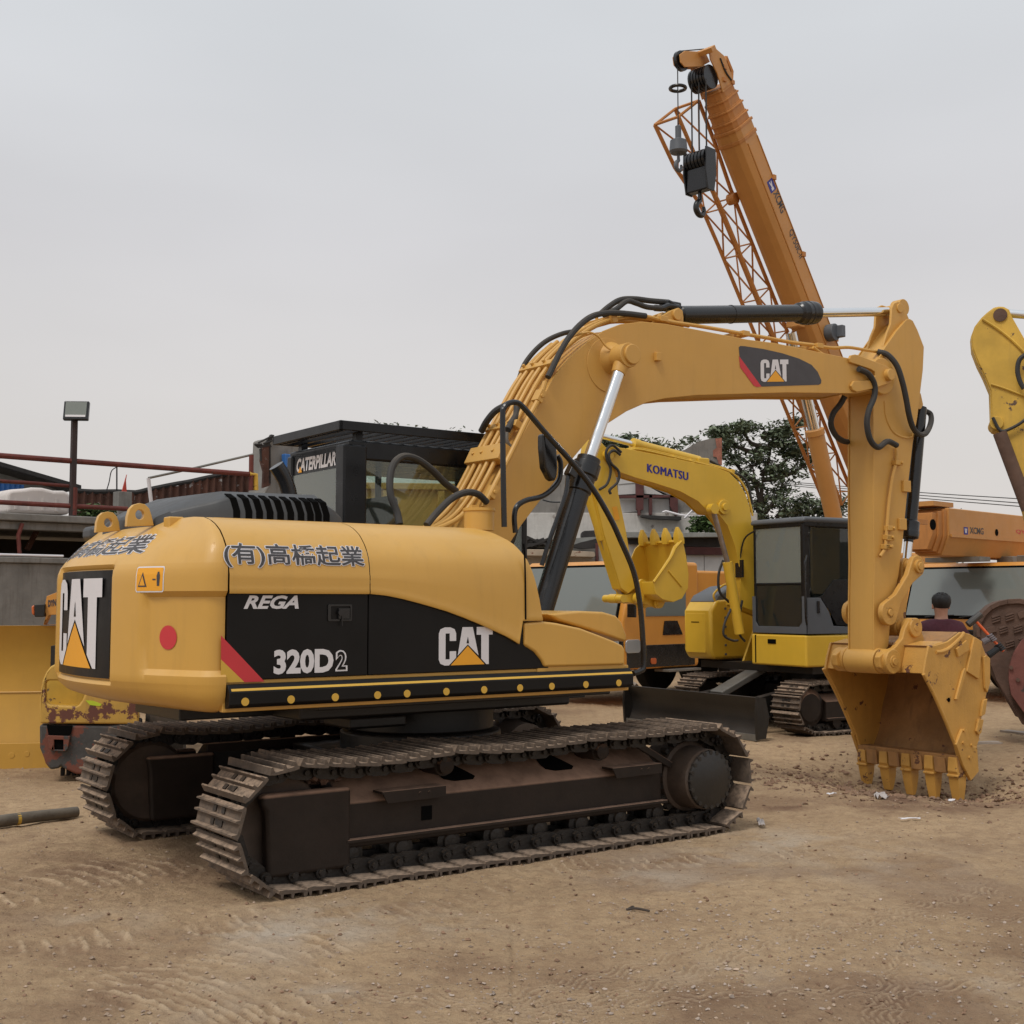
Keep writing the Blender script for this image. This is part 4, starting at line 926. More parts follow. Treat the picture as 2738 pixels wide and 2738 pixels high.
# --- cylinders
def cylinder(y, p_eye, p_mid, p_base, rb, rr_, mb_='blackp', rod='chrome', vfs=None, par=None, name='boom_cylinder', collar=True):
    e, m_, b = p_eye, p_mid, p_base; ax = (b-m_).normalized()
    c = MB(); c.lathe(m_-ax*.03, ax, [(0, rr_*1.3), (0, rb*1.12), (.05, rb*1.12), (.05, rb*1.32), (.16, rb*1.32), (.17, rb*1.14), (.30, rb*1.14), (.31, rb), ((b-m_).length, rb), ((b-m_).length+.02, rb*.7)], 32)
    o = c.build(name, M[mb_], par or cat, bevel=.004)
    ax2 = (m_-e).normalized(); MB().cyl(e+ax2*.06, m_+ax2*.06, rr_, n=28).build('cylinder_rod', M[rod], o)
    return o, ax2
for y in (-.42, .42):
    s_ = 1 if y < 0 else -1
    e = U(vC(1132, 610), y=-.42); m_ = U(vC(900, 1290), y=-.42); b = U(vE(110, 920), y=-.42); b = b+(b-m_)*.35
    for q_ in (e, m_, b): q_.y = y
    o, ax2 = cylinder(y, e, m_, b, .088, .052)
    MB().cyl((e.x, y-.075, e.z), (e.x, y+.075, e.z), .105, n=28).cyl(e, e+ax2*.17, .075, .06, n=20).build('rod_eye', M['catb'], o, bevel=.008)
    if y < 0:
        for k in range(3): a = k*2.1+.5; MB().cyl((e.x+.055*math.cos(a), y-.095, e.z+.055*math.sin(a)), (e.x+.055*math.cos(a), y-.07, e.z+.055*math.sin(a)), .016, n=8).build('pin_bolt', M['catb'], o)
        MB().tube([U(vC(770, 1385), y=-.5), U(vC(755, 1500), y=-.52), U(vC(700, 1660), y=-.52), U(vC(650, 1800), y=-.52), U(vC(600, 1960), y=-.5)], .019, 8).build('cylinder_line', M['blackp'], o)
        q = U(vC(800, 1340), y=-.5); MB().box(q, (.14, .08, .08), Matrix.Rotation(R(-60), 3, 'Y')).build('port_block', M['blackp'], o, bevel=.01)
b = U(vC(1475, 345), y=0); m_ = U(vD(585, 330), y=0); e = U(vD(1118, 322), y=0)
ax = (m_-b).normalized(); c = MB()
L_ = (m_-b).length
c.lathe(b, ax, [(0, .05), (.03, .085), (L_*.36, .085), (L_*.36, .090), (L_*.37, .090), (L_*.37, .085), (L_-.28, .085), (L_-.26, .105), (L_-.20, .11), (L_-.19, .118), (L_-.14, .115), (L_-.13, .122), (L_-.08, .118), (L_-.07, .12), (L_-.01, .112), (L_, .05)], 32)
sc = c.build('stick_cylinder', M['blackp'], cat, bevel=.004)
MB().cyl(m_, e, .048, n=28).build('cylinder_rod', M['chrome'], sc)
q = U(vD(1128, 300), y=0); MB().cyl((q.x, -.06, q.z), (q.x, .06, q.z), .09, n=24).build('rod_eye', M['catb'], sc, bevel=.006)
q = U(vC(1430, 290), y=0); MB().box(q, (.2, .1, .09)).build('port_block', M['blackp'], sc, bevel=.015)
# --- stick
SH = .165
stn = XZ(vD, [(1030, 560), (1110, 445), (1175, 372), (1195, 368), (1215, 380), (1245, 440), (1287, 550), (1280, 700), (1262, 850), (1245, 1000), (1215, 1170), (1180, 1480), (1150, 1800)], -SH)
stn += XZ(vG, [(640, 330), (590, 560), (575, 790), (560, 810)], -SH)+XZ(vG, [(480, 830), (478, 560), (482, 250)], -SH)+XZ(vD, [(958, 1500), (960, 1100), (960, 860), (985, 760), (985, 640)], -SH)
so = MB(); so.xz(stn, -SH, -SH+.016); so.xz(stn, SH, SH-.016); so.xz(shrink(stn, .012), -SH+.018, SH-.018)
stick = so.build('stick', M['catb'], cat, bevel=.006)
hn = XZ(vD, [(1000, 600), (1040, 460), (1065, 400), (1072, 300), (1085, 270), (1110, 258), (1135, 265), (1155, 300), (1185, 375), (1180, 420), (1120, 520)], -.10)
h = MB()
for s_ in (-1, 1): h.xz(hn, s_*.085, s_*.115)
h.build('stick_horn', M['catb'], stick, bevel=.008)
q = U(vD(1128, 300), y=-.115); MB().cyl((q.x, -.13, q.z), (q.x, .13, q.z), .05, n=20).build('cylinder_pin', M['catb'], stick, bevel=.006)
MB().cyl((tip.x, -SH-.06, tip.z), (tip.x, SH+.06, tip.z), .19, n=32).build('stick_boss', M['catb'], stick, bevel=.01)
w_ = U(vD(1100, 1000), y=-SH)
MB().tube([U(vD(*p), y=-SH) for p in [(1030, 900), (1040, 1000), (1080, 1090), (1140, 1130), (1200, 1135), (1215, 1110)]], .012, 6).build('weld_seam', M['catb'], stick)
MB().tube([U(vD(*p), y=-SH-.03) for p in [(1108, 1200), (1105, 1290), (1080, 1400), (1060, 1550), (1048, 1690), (1040, 1800), (1035, 1850)]]+[U(vG(520, 212), y=-SH-.03)], .018, 8).build('hydraulic_pipe', M['catb'], stick)
for vf, p in ((vD, (1100, 1300)), (vD, (1048, 1722)), (vD, (1040, 1780)), (vD, (1035, 1840)), (vG, (560, 95)), (vG, (545, 150))):
    q = U(vf(*p), y=-SH); MB().box((q.x, -SH-.03, q.z), (.12, .06, .05)).cyl((q.x+.03, -SH-.08, q.z), (q.x+.03, -SH-.05, q.z), .015, n=8).build('pipe_clamp', M['catb'], stick, bevel=.006)
for p in ((1165, 1450), (1138, 1695)):
    q = U(vD(*p), y=-SH); MB().box((q.x, -SH-.015, q.z), (.12, .03, .12)).build('pad_plate', M['catb'], stick, bevel=.006)
q = U(vG(398, 912), y=-SH); 
# bucket cylinder on the far face of the stick
cb0 = U(vD(1255, 900), y=0); cb1 = U(vG(705, 40), y=0); cb2 = U(vG(690, 255), y=0)
b0 = U(vD(1262, 930), y=0); b1 = U(vG(703, 120), y=0); ax = (b1-b0).normalized(); L_ = (b1-b0).length
c = MB().lathe(b0, ax, [(0, .03), (.02, .072), (L_-.24, .072), (L_-.22, .10), (L_-.12, .10), (L_-.11, .105), (L_-.05, .10), (L_-.03, .05), (L_, .05)], 28).build('bucket_cylinder', M['blackp'], cat, bevel=.004)
MB().cyl(b1, cb2, .045, n=20).build('cylinder_rod', M['chrome'], c)
for s_ in (-1, 1): MB().xz(XZ(vD, [(1225, 820), (1262, 850), (1278, 925), (1262, 952), (1235, 950)], -.10), s_*.08, s_*.11).build('cylinder_lug', M['catb'], stick, bevel=.008)
# linkage
pT = U(vG(765, 276), y=-.26); pS = U(vG(575, 575), y=-.24); pB = U(vG(740, 672), y=-.30); pK = U(vG(582, 890), y=-.30)
def link(a, b, ra, rb_, y0, y1, name, hw=.06):
    mb = MB(); d = Vector((b.x-a.x, b.z-a.z)); L_ = d.length; d.normalize(); n_ = Vector((-d.y, d.x))
    P = []
    aa = math.atan2(n_.y, n_.x)
    for k in range(13): t_ = aa+math.pi*k/12; P.append((a.x+ra*math.cos(t_), a.z+ra*math.sin(t_)))
    P.append((a.x+d.x*ra*1.6-n_.x*hw, a.z+d.y*ra*1.6-n_.y*hw)); P.append((b.x-d.x*rb_*1.6-n_.x*hw, b.z-d.y*rb_*1.6-n_.y*hw))
    for k in range(13): t_ = aa+math.pi+math.pi*k/12; P.append((b.x+rb_*math.cos(t_), b.z+rb_*math.sin(t_)))
    P.append((b.x-d.x*rb_*1.6+n_.x*hw, b.z-d.y*rb_*1.6+n_.y*hw)); P.append((a.x+d.x*ra*1.6+n_.x*hw, a.z+d.y*ra*1.6+n_.y*hw))
    mb.xz(P, y0, y1); return mb
mb = link(pT, pS, .115, .13, -.26, -.20, 'g'); mb2 = link(pT, pS, .115, .13, .20, .26, 'g')
for i_, m__ in enumerate((mb, mb2)): m__.build('guide_link', M['bucket'], cat, bevel=.012, seg=3)
lk = link(pT, pB, .09, .09, -.13, .13, 'l', .07).build('bucket_link', M['bucket'], cat, bevel=.012)
for p_, w_, r_ in ((pT, .29, .07), (pS, .26, .06), (pB, .32, .065), (pK, .36, .062)):
    pn = MB(); pn.cyl((p_.x, -w_, p_.z), (p_.x, w_, p_.z), r_, n=24); pn.cyl((p_.x, -w_-.015, p_.z), (p_.x, -w_+.01, p_.z), r_*.6, n=16); pn.build('linkage_pin', M['bucket'], cat, bevel=.006)
# --- bucket
BW, BF = .60, .66
sideP = XZ(vG, [(835, 790), (880, 785), (960, 760), (1040, 700), (1100, 712), (1170, 752), (1205, 850), (1222, 960), (1215, 1060), (1205, 1120), (1180, 1230), (1160, 1400), (1100, 1580), (1040, 1600), (1030, 1520), (1005, 1430), (940, 1270), (870, 1110), (800, 975), (815, 880)], -BW)
bk = bpy.data.objects.new('bucket', None); COL.objects.link(bk); bk.parent = cat
for y0_, y1_ in ((-BW, -BW+.03), (BF, BF-.03)): MB().xz(sideP, y0_, y1_).build('side_plate', M['bucket'], bk, bevel=.01)
shellP = sideP[0:14]
inn = shrink(sideP, .03)[0:14]
sb = MB(); 
A0 = [sb.bm.verts.new((x, -BW+.03, z)) for x, z in shellP]; A1 = [sb.bm.verts.new((x, BF-.03, z)) for x, z in shellP]
B0 = [sb.bm.verts.new((x, -BW+.03, z)) for x, z in inn]; B1 = [sb.bm.verts.new((x, BF-.03, z)) for x, z in inn]
for i in range(len(A0)-1):
    sb._f([A0[i], A0[i+1], A1[i+1], A1[i]]); sb._f([B0[i+1], B0[i], B1[i], B1[i+1]])
for e_ in (0, -1): sb._f([A0[e_], A1[e_], B1[e_], B0[e_]])
sb.build('bucket_shell', M['soiled_shaded'], bk, smooth=40)
hb = XZ(vG, [(835, 790), (800, 975), (700, 960), (610, 950), (640, 770), (700, 735), (790, 760)], -BW)
tbm = XZ(vG, [(838, 790), (805, 972), (880, 955), (930, 760)], -BW+.01)
for y0_, y1_ in ((-BW+.012, -.30), (BF-.012, .30)): MB().xz(tbm, y0_, y1_).build('hinge_beam', M['bucket'], bk, bevel=.012)
MB().xz([(p[0]+.004, p[1]-.004) for p in tbm], -.30, .30).build('hinge_beam', M['bucket'], bk, bevel=.012)
er = XZ(vG, [(740, 615), (770, 640), (772, 690), (790, 745), (830, 800), (800, 965), (620, 960), (560, 965), (505, 930), (497, 860), (530, 830), (600, 800), (650, 740), (665, 680), (690, 630)], -.27)
for s_ in (-1, 1): MB().xz(er, s_*.24, s_*.30).build('bucket_ear', M['bucket'], bk, bevel=.012, seg=3)
for s_ in (-1, 1):
    for p_, r_, w_ in ((pK, .125, .35), (pB, .10, .33)): MB().cyl((p_.x, s_*.20, p_.z), (p_.x, s_*w_, p_.z), r_, n=28).build('ear_boss', M['bucket'], bk, bevel=.012)
MB().cyl((pK.x, -.19, pK.z), (pK.x, .19, pK.z), .13, n=28).build('stick_foot', M['catb'], stick, bevel=.01)
wp = MB()
for pts in ([(1005, 808), (1070, 752), (1082, 770), (1090, 815), (1018, 862)], [(1072, 955), (1120, 735), (1170, 760), (1150, 1005)], [(1000, 1135), (1050, 950), (1062, 930), (1068, 960), (1016, 1140)], [(1180, 860), (1200, 850), (1222, 870), (1222, 1030), (1205, 1090), (1190, 1060)], [(1165, 1230), (1180, 1140), (1205, 1130), (1190, 1230), (1165, 1245)], [(1135, 1340), (1150, 1260), (1180, 1265), (1165, 1350), (1150, 1365)]):
    wp.xz(XZ(vG, pts, -BW-.01), -BW-.028, -BW)
wp.build('wear_plate', M['bucket'], bk, bevel=.006)
MB().tube([U(vG(*p), y=-BW) for p in [(880, 830), (920, 825), (970, 800), (1040, 735), (1060, 705)]], .02, 8).build('rim_bead', M['bucket'], bk)
MB().tube([U(vG(*p), y=-BW) for p in [(800, 972), (870, 1110), (940, 1270), (1005, 1430)]], .018, 8).build('rim_bead', M['bucket'], bk)
MB().tube([(q.x, BF, q.z) for q in [U(vG(*p), y=-BW) for p in [(800, 972), (870, 1110), (940, 1270), (1005, 1430)]]], .018, 8).build('rim_bead', M['bucket'], bk)
wm = MB(); 
for k in range(2): wm.cyl((U(vG(962, 1138), y=-BW).x, s_ and -BW-.006, U(vG(962, 1138), y=-BW).z), (U(vG(962, 1138), y=-BW).x, -BW+.0, U(vG(962, 1138), y=-BW).z), .022, n=16)
wm.build('pin_hole', M['dark'], bk)
scp = XZ(vG, [(1005, 1425), (1045, 1325), (1075, 1330), (1090, 1400), (1115, 1440), (1140, 1440), (1150, 1600), (1100, 1660), (1050, 1560)], -BW-.02)
for y0_, y1_ in ((-BW, -BW-.035), (BF, BF+.035)): MB().xz(scp, y0_, y1_).build('side_cutter', M['bucket'], bk, bevel=.006)
for p in ((1060, 1335), (1055, 1415), (1110, 1430), (1095, 1510)): q = U(vG(*p), y=-BW-.035); MB().cyl((q.x, -BW-.05, q.z), (q.x, -BW-.03, q.z), .018, n=6).build('cutter_bolt', M['bucket'], bk)
lx, lz, LT, dxt = 6.10, .02, .335, .0
MB().prism([(lx-.07, -BW, lz+.17), (lx-.05, -BW, lz), (lx+.02, -BW, lz-.03), (lx+.09, -BW, lz+.17)], (0, BW+BF, 0)).build('lip_plate', M['soiled_shaded'], bk, bevel=.006)
for k in range(5):
    y = -.535+k*.284
    t_ = MB(); rr2 = []
    for (f_, x_a, x_b, hw) in ((-.45, -.085, .06, .050), (-.02, -.09, .08, .056), (.02, -.08, .075, .060), (.45, -.06, .065, .056), (.8, -.035, .045, .050), (1, -.02, .025, .044)):
        zt2 = lz-(LT-.055*(y+.55))*f_; xo = lx+dxt*max(f_, 0)
        rr2.append([t_.bm.verts.new((xo+x_a, y-hw, zt2)), t_.bm.verts.new((xo+x_b, y-hw, zt2)), t_.bm.verts.new((xo+x_b, y+hw, zt2)), t_.bm.verts.new((xo+x_a, y+hw, zt2))])
    t_.skin(rr2); t_.box((lx+.0, y, lz-.035), (.185, .130, .028)); t_.build('bucket_tooth', M['bucket'], bk, bevel=.010, seg=2)
    if k < 4: MB().prism([(lx-.10, y+.08, lz+.14), (lx-.10, y+.21, lz+.14), (lx-.085, y+.21, lz-.015), (lx-.085, y+.075, lz-.015)], (.02, 0, -.004)).build('lip_guard', M['soiled_shaded'], bk, bevel=.006)
# --- handrail, mirror, filler pot
hr = [(p, y_) for p, y_ in (((vC(358, 1712)), -1.10), (vC(352, 1400), -1.10), (vC(348, 1000), -1.10), (vC(358, 945), -1.10), (vC(385, 915), -1.10), (vC(430, 908), -1.10), (vC(480, 938), -1.11), (vC(620, 1100), -1.15), (vC(800, 1300), -1.2), (vC(930, 1465), -1.24), (vC(1040, 1650), -1.28), (vC(1110, 1800), -1.3), (vE(630, 700), -1.3), (vE(665, 870), -1.3), (vE(682, 1050), -1.3), (vE(690, 1240), -1.3), (vE(670, 1275), -1.3), (vE(630, 1290), -1.3))]
MB().tube([U(p, y=y_) for p, y_ in hr], .021, 10, 4).build('handrail', M['blackp'], cat)
mi = MB().tube([U(vC(*p), y=-1.05) for p in [(430, 1750), (423, 1650), (440, 1580), (500, 1540), (600, 1515), (670, 1465), (715, 1400), (722, 1300), (700, 1250)]], .02, 10, 5).build('mirror_arm', M['blackp'], cat)
mp_ = [(600, 1110), (640, 1108), (678, 1140), (690, 1200), (698, 1330), (690, 1390), (675, 1422), (648, 1400), (612, 1330), (600, 1200)]
mh = MB().xz(XZ(vC, mp_, -1.08), -1.10, -1.02).build('mirror', M['blackp'], cat, bevel=.02, seg=3)
q0 = U(vC(195, 1700), y=-.92); q1 = U(vC(197, 1615), y=-.92)
MB().lathe((q0.x, -.92, 2.26), (0, 0, 1), [(0, .11), (q1.z-2.26, .11), (q1.z-2.255, .118), (q1.z-2.235, .118), (q1.z-2.23, .02)], 28).bx(q0.x-.08, q0.x-.02, -.95, -.91, q1.z+.01, q1.z+.045).build('filler_pot', M['cat'], cat)
# ============================================================ the lemon-yellow excavator
KF = Frame(4.43, 18.05, -122)
ko = thing('excavator', 'lemon yellow excavator with blue lettering on its boom and a black dozer blade', 'excavator', KF)
UK = lambda p, **k: KF.un(p, **k)
def XK(vf, pts, y): return [(q.x, q.z) for q in (UK(vf(*p), y=y) for p in pts)]
kcfg = (-1.30, .37, .26, 1.35, .37, .26, .02)
for side, yc in ((-1, -1.0), (1, 1.0)):
    tr = make_track(ko, yc, kcfg, .50, 40, 'k', side)
    yo = yc+side*.17; yi = yc-side*.18
    MB().prism([(-1.10, yo, .18), (-1.10, yo, .44), (-1.10, yo-side*.14, .52), (-1.10, yi, .52), (-1.10, yi, .18)], (2.2, 0, 0)).build('track_frame', M['frame'], tr, bevel=.012)
    MB().bx(-1.1, 1.1, yo, yo+side*.03, .20, .225).build('frame_rail', M['frame'], tr)
    MB().lathe((1.35, yc-side*.14, .37), (0, side, 0), [(0, .1), (0, .25), (.26, .25), (.27, .2), (.29, .18), (.30, .05)], 32).build('idler', M['frame'], tr)
    MB().lathe((-1.30, yc-side*.14, .37), (0, side, 0), [(0, .1), (0, .23), (.22, .23), (.24, .17), (.34, .16), (.35, .05)], 32).build('travel_motor', M['frameb'], tr)
    for j in range(6): MB().cyl((-.85+j*.35, yc-.14, .165), (-.85+j*.35, yc+.14*1.2, .165), .075, n=16).build('track_roller', M['frame'], tr)
MB().cyl((0, 0, .5), (0, 0, .86), .55, n=32).bx(-.6, .6, -.8, .8, .32, .58).build('centre_frame', M['frameb'], ko, bevel=.015)
# dozer blade with curved face and push arms
bl = MB(); prof = [(.02, .03), (-.05, .12), (-.085, .22), (-.09, .33), (-.06, .43), (.0, .53), (.02, .555), (.045, .55), (.04, .53), (-.025, .43), (-.055, .33), (-.05, .22), (-.015, .12), (.05, .03)]
bl.prism([(2.34+x, -1.45, z) for x, z in prof], (0, 2.72, 0)); bo_ = bl.build('dozer_blade', M['frameb'], ko, bevel=.004)
for y in (-1.47, 1.25): MB().prism([(2.42, y, .03), (2.28, y, .04), (2.22, y, .30), (2.28, y, .54), (2.41, y, .56), (2.44, y, .33)], (0, .04, 0)).build('blade_end', M['frameb'], bo_)
MB().bx(2.385, 2.405, -1.43, 1.25, .01, .09).build('cutting_edge', M['steel'], bo_)
for y in (-.55, .55):
    MB().prism([(.55, y-.06, .50), (.60, y-.06, .66), (1.9, y-.06, .46), (2.26, y-.06, .40), (2.26, y-.06, .14), (1.8, y-.06, .26)], (0, .12, 0)).build('push_arm', M['frameb'], ko, bevel=.01)
MB().box((1.45, -.05, .68), (1.0, .26, .09), Matrix.Rotation(R(22), 3, 'Y')).build('blade_ram_cover', M['steel'], ko, bevel=.02)
# upper body
ky1_ = 1.24
MB().bx(-.6, 1.28, -1.10, 1.12, .80, .90).build('platform', M['frameb'], ko)
q0 = UK(vE(1250, 1115), y=1.24)
kb = MB(); kb.prism([(1.55, .28, .93), (1.55, .28, 1.32), (1.50, 1.24, 1.32), (1.50, 1.24, .95)], (-.03, 0, 0))
kb.bx(-1.2, 1.53, .20, 1.245, .90, 1.315)
MB().bx(-.25, 1.52, .22, 1.25, .90, 1.315).build('side_skirt', M['kom'], ko, bevel=.03, seg=3)
MB().bx(1.512, 1.524, .30, .32, .93, 1.30).build('panel_seam', M['dark'], ko)
MB().bx(1.515, 1.528, .55, .70, 1.19, 1.25).build('vent_slot', M['dark'], ko)
MB().tube([(1.52, ky1_+.03, 1.45), (1.56, ky1_+.05, 1.6), (1.56, ky1_+.05, 2.2), (1.5, ky1_+.02, 2.35)], .014, 6).build('grab_rail', M['blackp'], ko)
MB().tube([(1.53, .35, 2.72), (1.60, .2, 2.6), (1.62, .12, 2.3)], .012, 6).box((1.62, .12, 2.2), (.03, .14, .24)).build('mirror', M['blackp'], ko)
MB().bx(.25, .255, 1.2465, 1.2485, .93, 1.30).bx(.24, 1.0, 1.2475, 1.249, 1.2, 1.203).build('panel_seam', M['dark'], ko)
for (x0, x1, z0, z1) in ((.40, .95, 1.0, 1.22),):
    MB().bx(x0, x1, 1.25, 1.257, z0, z1).build('service_hatch', M['kom'], ko, bevel=.004)
MB().cyl(((.62), 1.257, 1.13), (.62, 1.262, 1.13), .018, n=12).build('lock', M['dark'], ko)
# right front box with grey lid, seen beyond the boom
rx = MB(); rx.prism([(1.45, -1.20, .93), (1.52, -1.20, 1.05), (1.52, -1.20, 1.62), (1.40, -1.20, 1.78), (.2, -1.20, 1.85), (.2, -1.20, .93)], (0, .60, 0)); rxo = rx.build('tool_box', M['kom'], ko, bevel=.05, seg=4)
MB().prism([(1.44, -1.18, 1.74), (1.36, -1.18, 1.84), (1.05, -1.18, 1.97), (.5, -1.18, 2.03), (.3, -1.18, 2.03), (.3, -1.18, 1.80)], (0, .56, 0)).build('box_lid', M['komgrey'], rxo, bevel=.03, seg=3)
MB().bx(1.515, 1.523, -1.14, -.72, 1.02, 1.58).build('hatch', M['kom'], rxo, bevel=.004)
for z in (1.45,): MB().bx(1.524, 1.528, -1.02, -.85, z, z+.012).build('vent_slot', M['dark'], rxo)
for z in range(6): MB().cyl((1.25, -.598, 1.0+z*.13), (1.25, -.588, 1.0+z*.13), .018, n=10).build('bolt', M['komgrey'], rxo)
MB().tube([(1.40, -.64, 1.75), (1.42, -.64, 1.86), (1.25, -.64, 1.98), (1.15, -.64, 1.98), (1.13, -.64, 1.86)], .016, 8).build('grab_rail', M['kom'], rxo)
# boom foot brackets and rear body
for s_ in (-1, 1): MB().prism([(1.3, s_*.17, .92), (1.0, s_*.17, 1.55), (.6, s_*.17, 1.65), (.3, s_*.17, .92)], (0, s_*.04, 0)).build('boom_bracket', M['kom'], ko, bevel=.006)
MB().prism([(1.18*math.cos(R(a)), 1.18*math.sin(R(a)), .92) for a in range(105, 256, 10)], (0, 0, 1.03)).build('engine_cover', M['kom'], ko, bevel=.12, seg=4)
# cab
kc = MB(); kx0, kx1, ky0, ky1, kz1 = -.32, 1.50, .26, 1.24, 2.83
for x, y, r in ((kx1-.03, ky0+.03, .035), (kx1-.04, ky1-.045, .055), (kx0+.04, ky0+.04, .05), (kx0+.05, ky1-.05, .06), (.55, ky1-.025, .05), (.55, ky0+.03, .03)): kc.bx(x-r, x+r, y-r*.6, y+r*.6, 1.33, kz1-.06)
kc.bx(kx0, kx1, ky0, ky1, kz1-.10, kz1)
kc.bx(kx0, .5, ky1-.03, ky1, 1.33, 1.80); kc.bx(kx0, kx1, ky0, ky0+.04, 1.33, 1.62); kc.bx(kx0, kx0+.04, ky0, ky1, 1.33, 1.9); kc.bx(kx1-.05, kx1, ky0, ky1, 1.33, 1.42)
kc.bx(kx1-.035, kx1-.005, ky0, ky1, 1.965, 2.0)
kco = kc.build('cab', M['cabp'], ko, bevel=.045, seg=4)
MB().prism([(kx0-.02, ky0-.02, kz1-.045), (kx1+.05, ky0-.02, kz1-.045), (kx1+.02, ky0-.02, kz1+.03), (kx0, ky0-.02, kz1+.04)], (0, ky1-ky0+.04, 0)).build('cab_roof', M['komgrey'], kco, bevel=.06, seg=4)
# grey door skin with cut corner, front frame in grey
MB().prism([(kx1-.01, ky1+.002, 1.33), (kx1-.01, ky1+.002, 1.80), (1.25, ky1+.002, 1.80), (1.10, ky1+.002, 1.62), (1.02, ky1+.002, 1.43), (.3, ky1+.002, 1.40), (.3, ky1+.002, 1.33)], (0, .012, 0)).build('door_panel', M['komgrey'], kco, bevel=.004)
fp = [(kx1+.004, y, z) for y, z in ((ky0-.01, 1.33), (ky1+.01, 1.33), (ky1+.01, 1.82), (ky1-.06, 1.82), (ky1-.06, 1.48), (ky1-.12, 1.42), (ky0+.10, 1.42), (ky0+.05, 1.48), (ky0+.05, 1.82), (ky0-.01, 1.82))]
MB().prism(fp, (.012, 0, 0)).build('front_frame', M['komgrey'], kco, bevel=.004)
pane('windscreen', [(kx1-.012, ky0+.05, 2.0), (kx1-.012, ky1-.08, 2.0), (kx1-.012, ky1-.08, 2.74), (kx1-.012, ky0+.05, 2.74)], M['glassm'], kco, (.004, 0, 0))
pane('lower_window', [(kx1-.012, ky0+.05, 1.42), (kx1-.012, ky1-.08, 1.42), (kx1-.012, ky1-.08, 1.965), (kx1-.012, ky0+.05, 1.965)], M['glass'], kco, (.004, 0, 0))
pane('door_window', [(kx1-.09, ky1-.012, 1.95), (kx1-.14, ky1-.012, 1.85), (.62, ky1-.012, 1.85), (.62, ky1-.012, 2.72), (kx1-.09, ky1-.012, 2.72)], M['glass'], kco)
pane('side_window', [(.50, ky1-.012, 1.80), (kx0+.1, ky1-.012, 1.80), (kx0+.1, ky1-.012, 2.72), (.50, ky1-.012, 2.72)], M['glass'], kco)
pane('far_window', [(kx1-.1, ky0+.012, 1.62), (kx0+.1, ky0+.012, 1.62), (kx0+.1, ky0+.012, 2.72), (kx1-.1, ky0+.012, 2.72)], M['glass'], kco, (0, -.004, 0))
dr = MB().prism([(1.36, ky1-.003, 1.80), (1.22, ky1-.003, 1.82), (.98, ky1-.003, 2.04), (.62, ky1-.003, 2.04), (.62, ky1-.003, 1.42), (.95, ky1-.003, 1.44), (1.08, ky1-.003, 1.62), (1.22, ky1-.003, 1.79)], (0, .008, 0)).build('door_lining', M['cabp'], kco, bevel=.003)
MB().box((1.30, ky1+.02, 1.68), (.045, .02, .16)).build('door_handle', M['blackp'], kco, bevel=.006)
MB().box((.45, .75, 1.75), (.5, .5, .16)).box((.22, .75, 2.1), (.15, .48, .62), Matrix.Rotation(R(-8), 3, 'Y')).box((.17, .75, 2.48), (.10, .28, .2)).build('driver_seat', M['seat'], kco, bevel=.06, seg=3)
for y in (.5, 1.0): MB().cyl((.85, y, 1.7), (.95, y, 2.02), .02, n=8).cyl((.95, y, 2.0), (.98, y, 2.14), .035, n=10).build('control_lever', M['seat'], kco)
MB().box((1.0, .75, 1.36), (.8, .8, .05)).build('cab_floor', M['dark'], kco)
for x in (1.05, 1.13):
    h_ = .13 if x > 1.1 else .17
    MB().cyl((x, ky1-.05, 1.47), (x, ky1-.05, 1.47+h_), .032, n=14).cyl((x, ky1-.05, 1.47+h_), (x, ky1-.05, 1.5+h_), .015, n=10).build('spray_can', M['kom'], kco)
# boom
kH = .14
kt = XK(vE, [(1310, 420), (1300, 340), (1275, 260), (1235, 190), (1180, 135), (1100, 105), (1000, 85), (900, 62), (800, 40), (700, 20), (600, 0), (520, -12)], kH)
ke = XK(vE, [(490, -8), (470, 25), (478, 60), (500, 85)], kH)
kl = XK(vE, [(540, 130), (640, 165), (760, 200), (900, 245), (1000, 300), (1040, 340), (1075, 372), (1120, 375), (1170, 440), (1215, 560), (1245, 700), (1240, 900)], kH)
kfoot = [(.55, 1.35), (.50, 1.55)]
kprof = kt+ke+kl+kfoot
k = MB(); k.xz(kprof, -kH, -kH+.015); k.xz(kprof, kH, kH-.015); k.xz(shrink(kprof, .015), -kH+.016, kH-.016); kbo = k.build('boom', M['kom'], ko, bevel=.006)
for s_ in (-1, 1):
    q = UK(vE(1145, 335), y=kH); MB().cyl((q.x, s_*kH, q.z), (q.x, s_*(kH+.035), q.z), .10, n=24).cyl((q.x, s_*kH, q.z), (q.x, s_*(kH+.06), q.z), .05, n=16).build('pin_boss', M['kom'], kbo, bevel=.006)
tk = UK(vE(485, 35), y=kH); MB().cyl((tk.x, -kH-.05, tk.z), (tk.x, kH+.05, tk.z), .06, n=20).build('boom_pin', M['kom'], kbo, bevel=.006)
ta = UK(vE(710, 133), y=kH); tb_ = UK(vE(943, 182), y=kH); tc_ = UK(vE(710, 85), y=kH)
for k_ in range(7):
    bm = text_bm("KOMATSU", 0, .85, font_spacing=1.1); fit(bm, 0, 1, 0, 1)
    lay('lettering', bm, lambda u, v: (ta.x+(tb_.x-ta.x)*(u+(k_-3)*.0035), kH+.003+.0002*k_, ta.z+(tb_.z-ta.z)*u+(tc_.z-ta.z)*v), M['blue'], kbo)
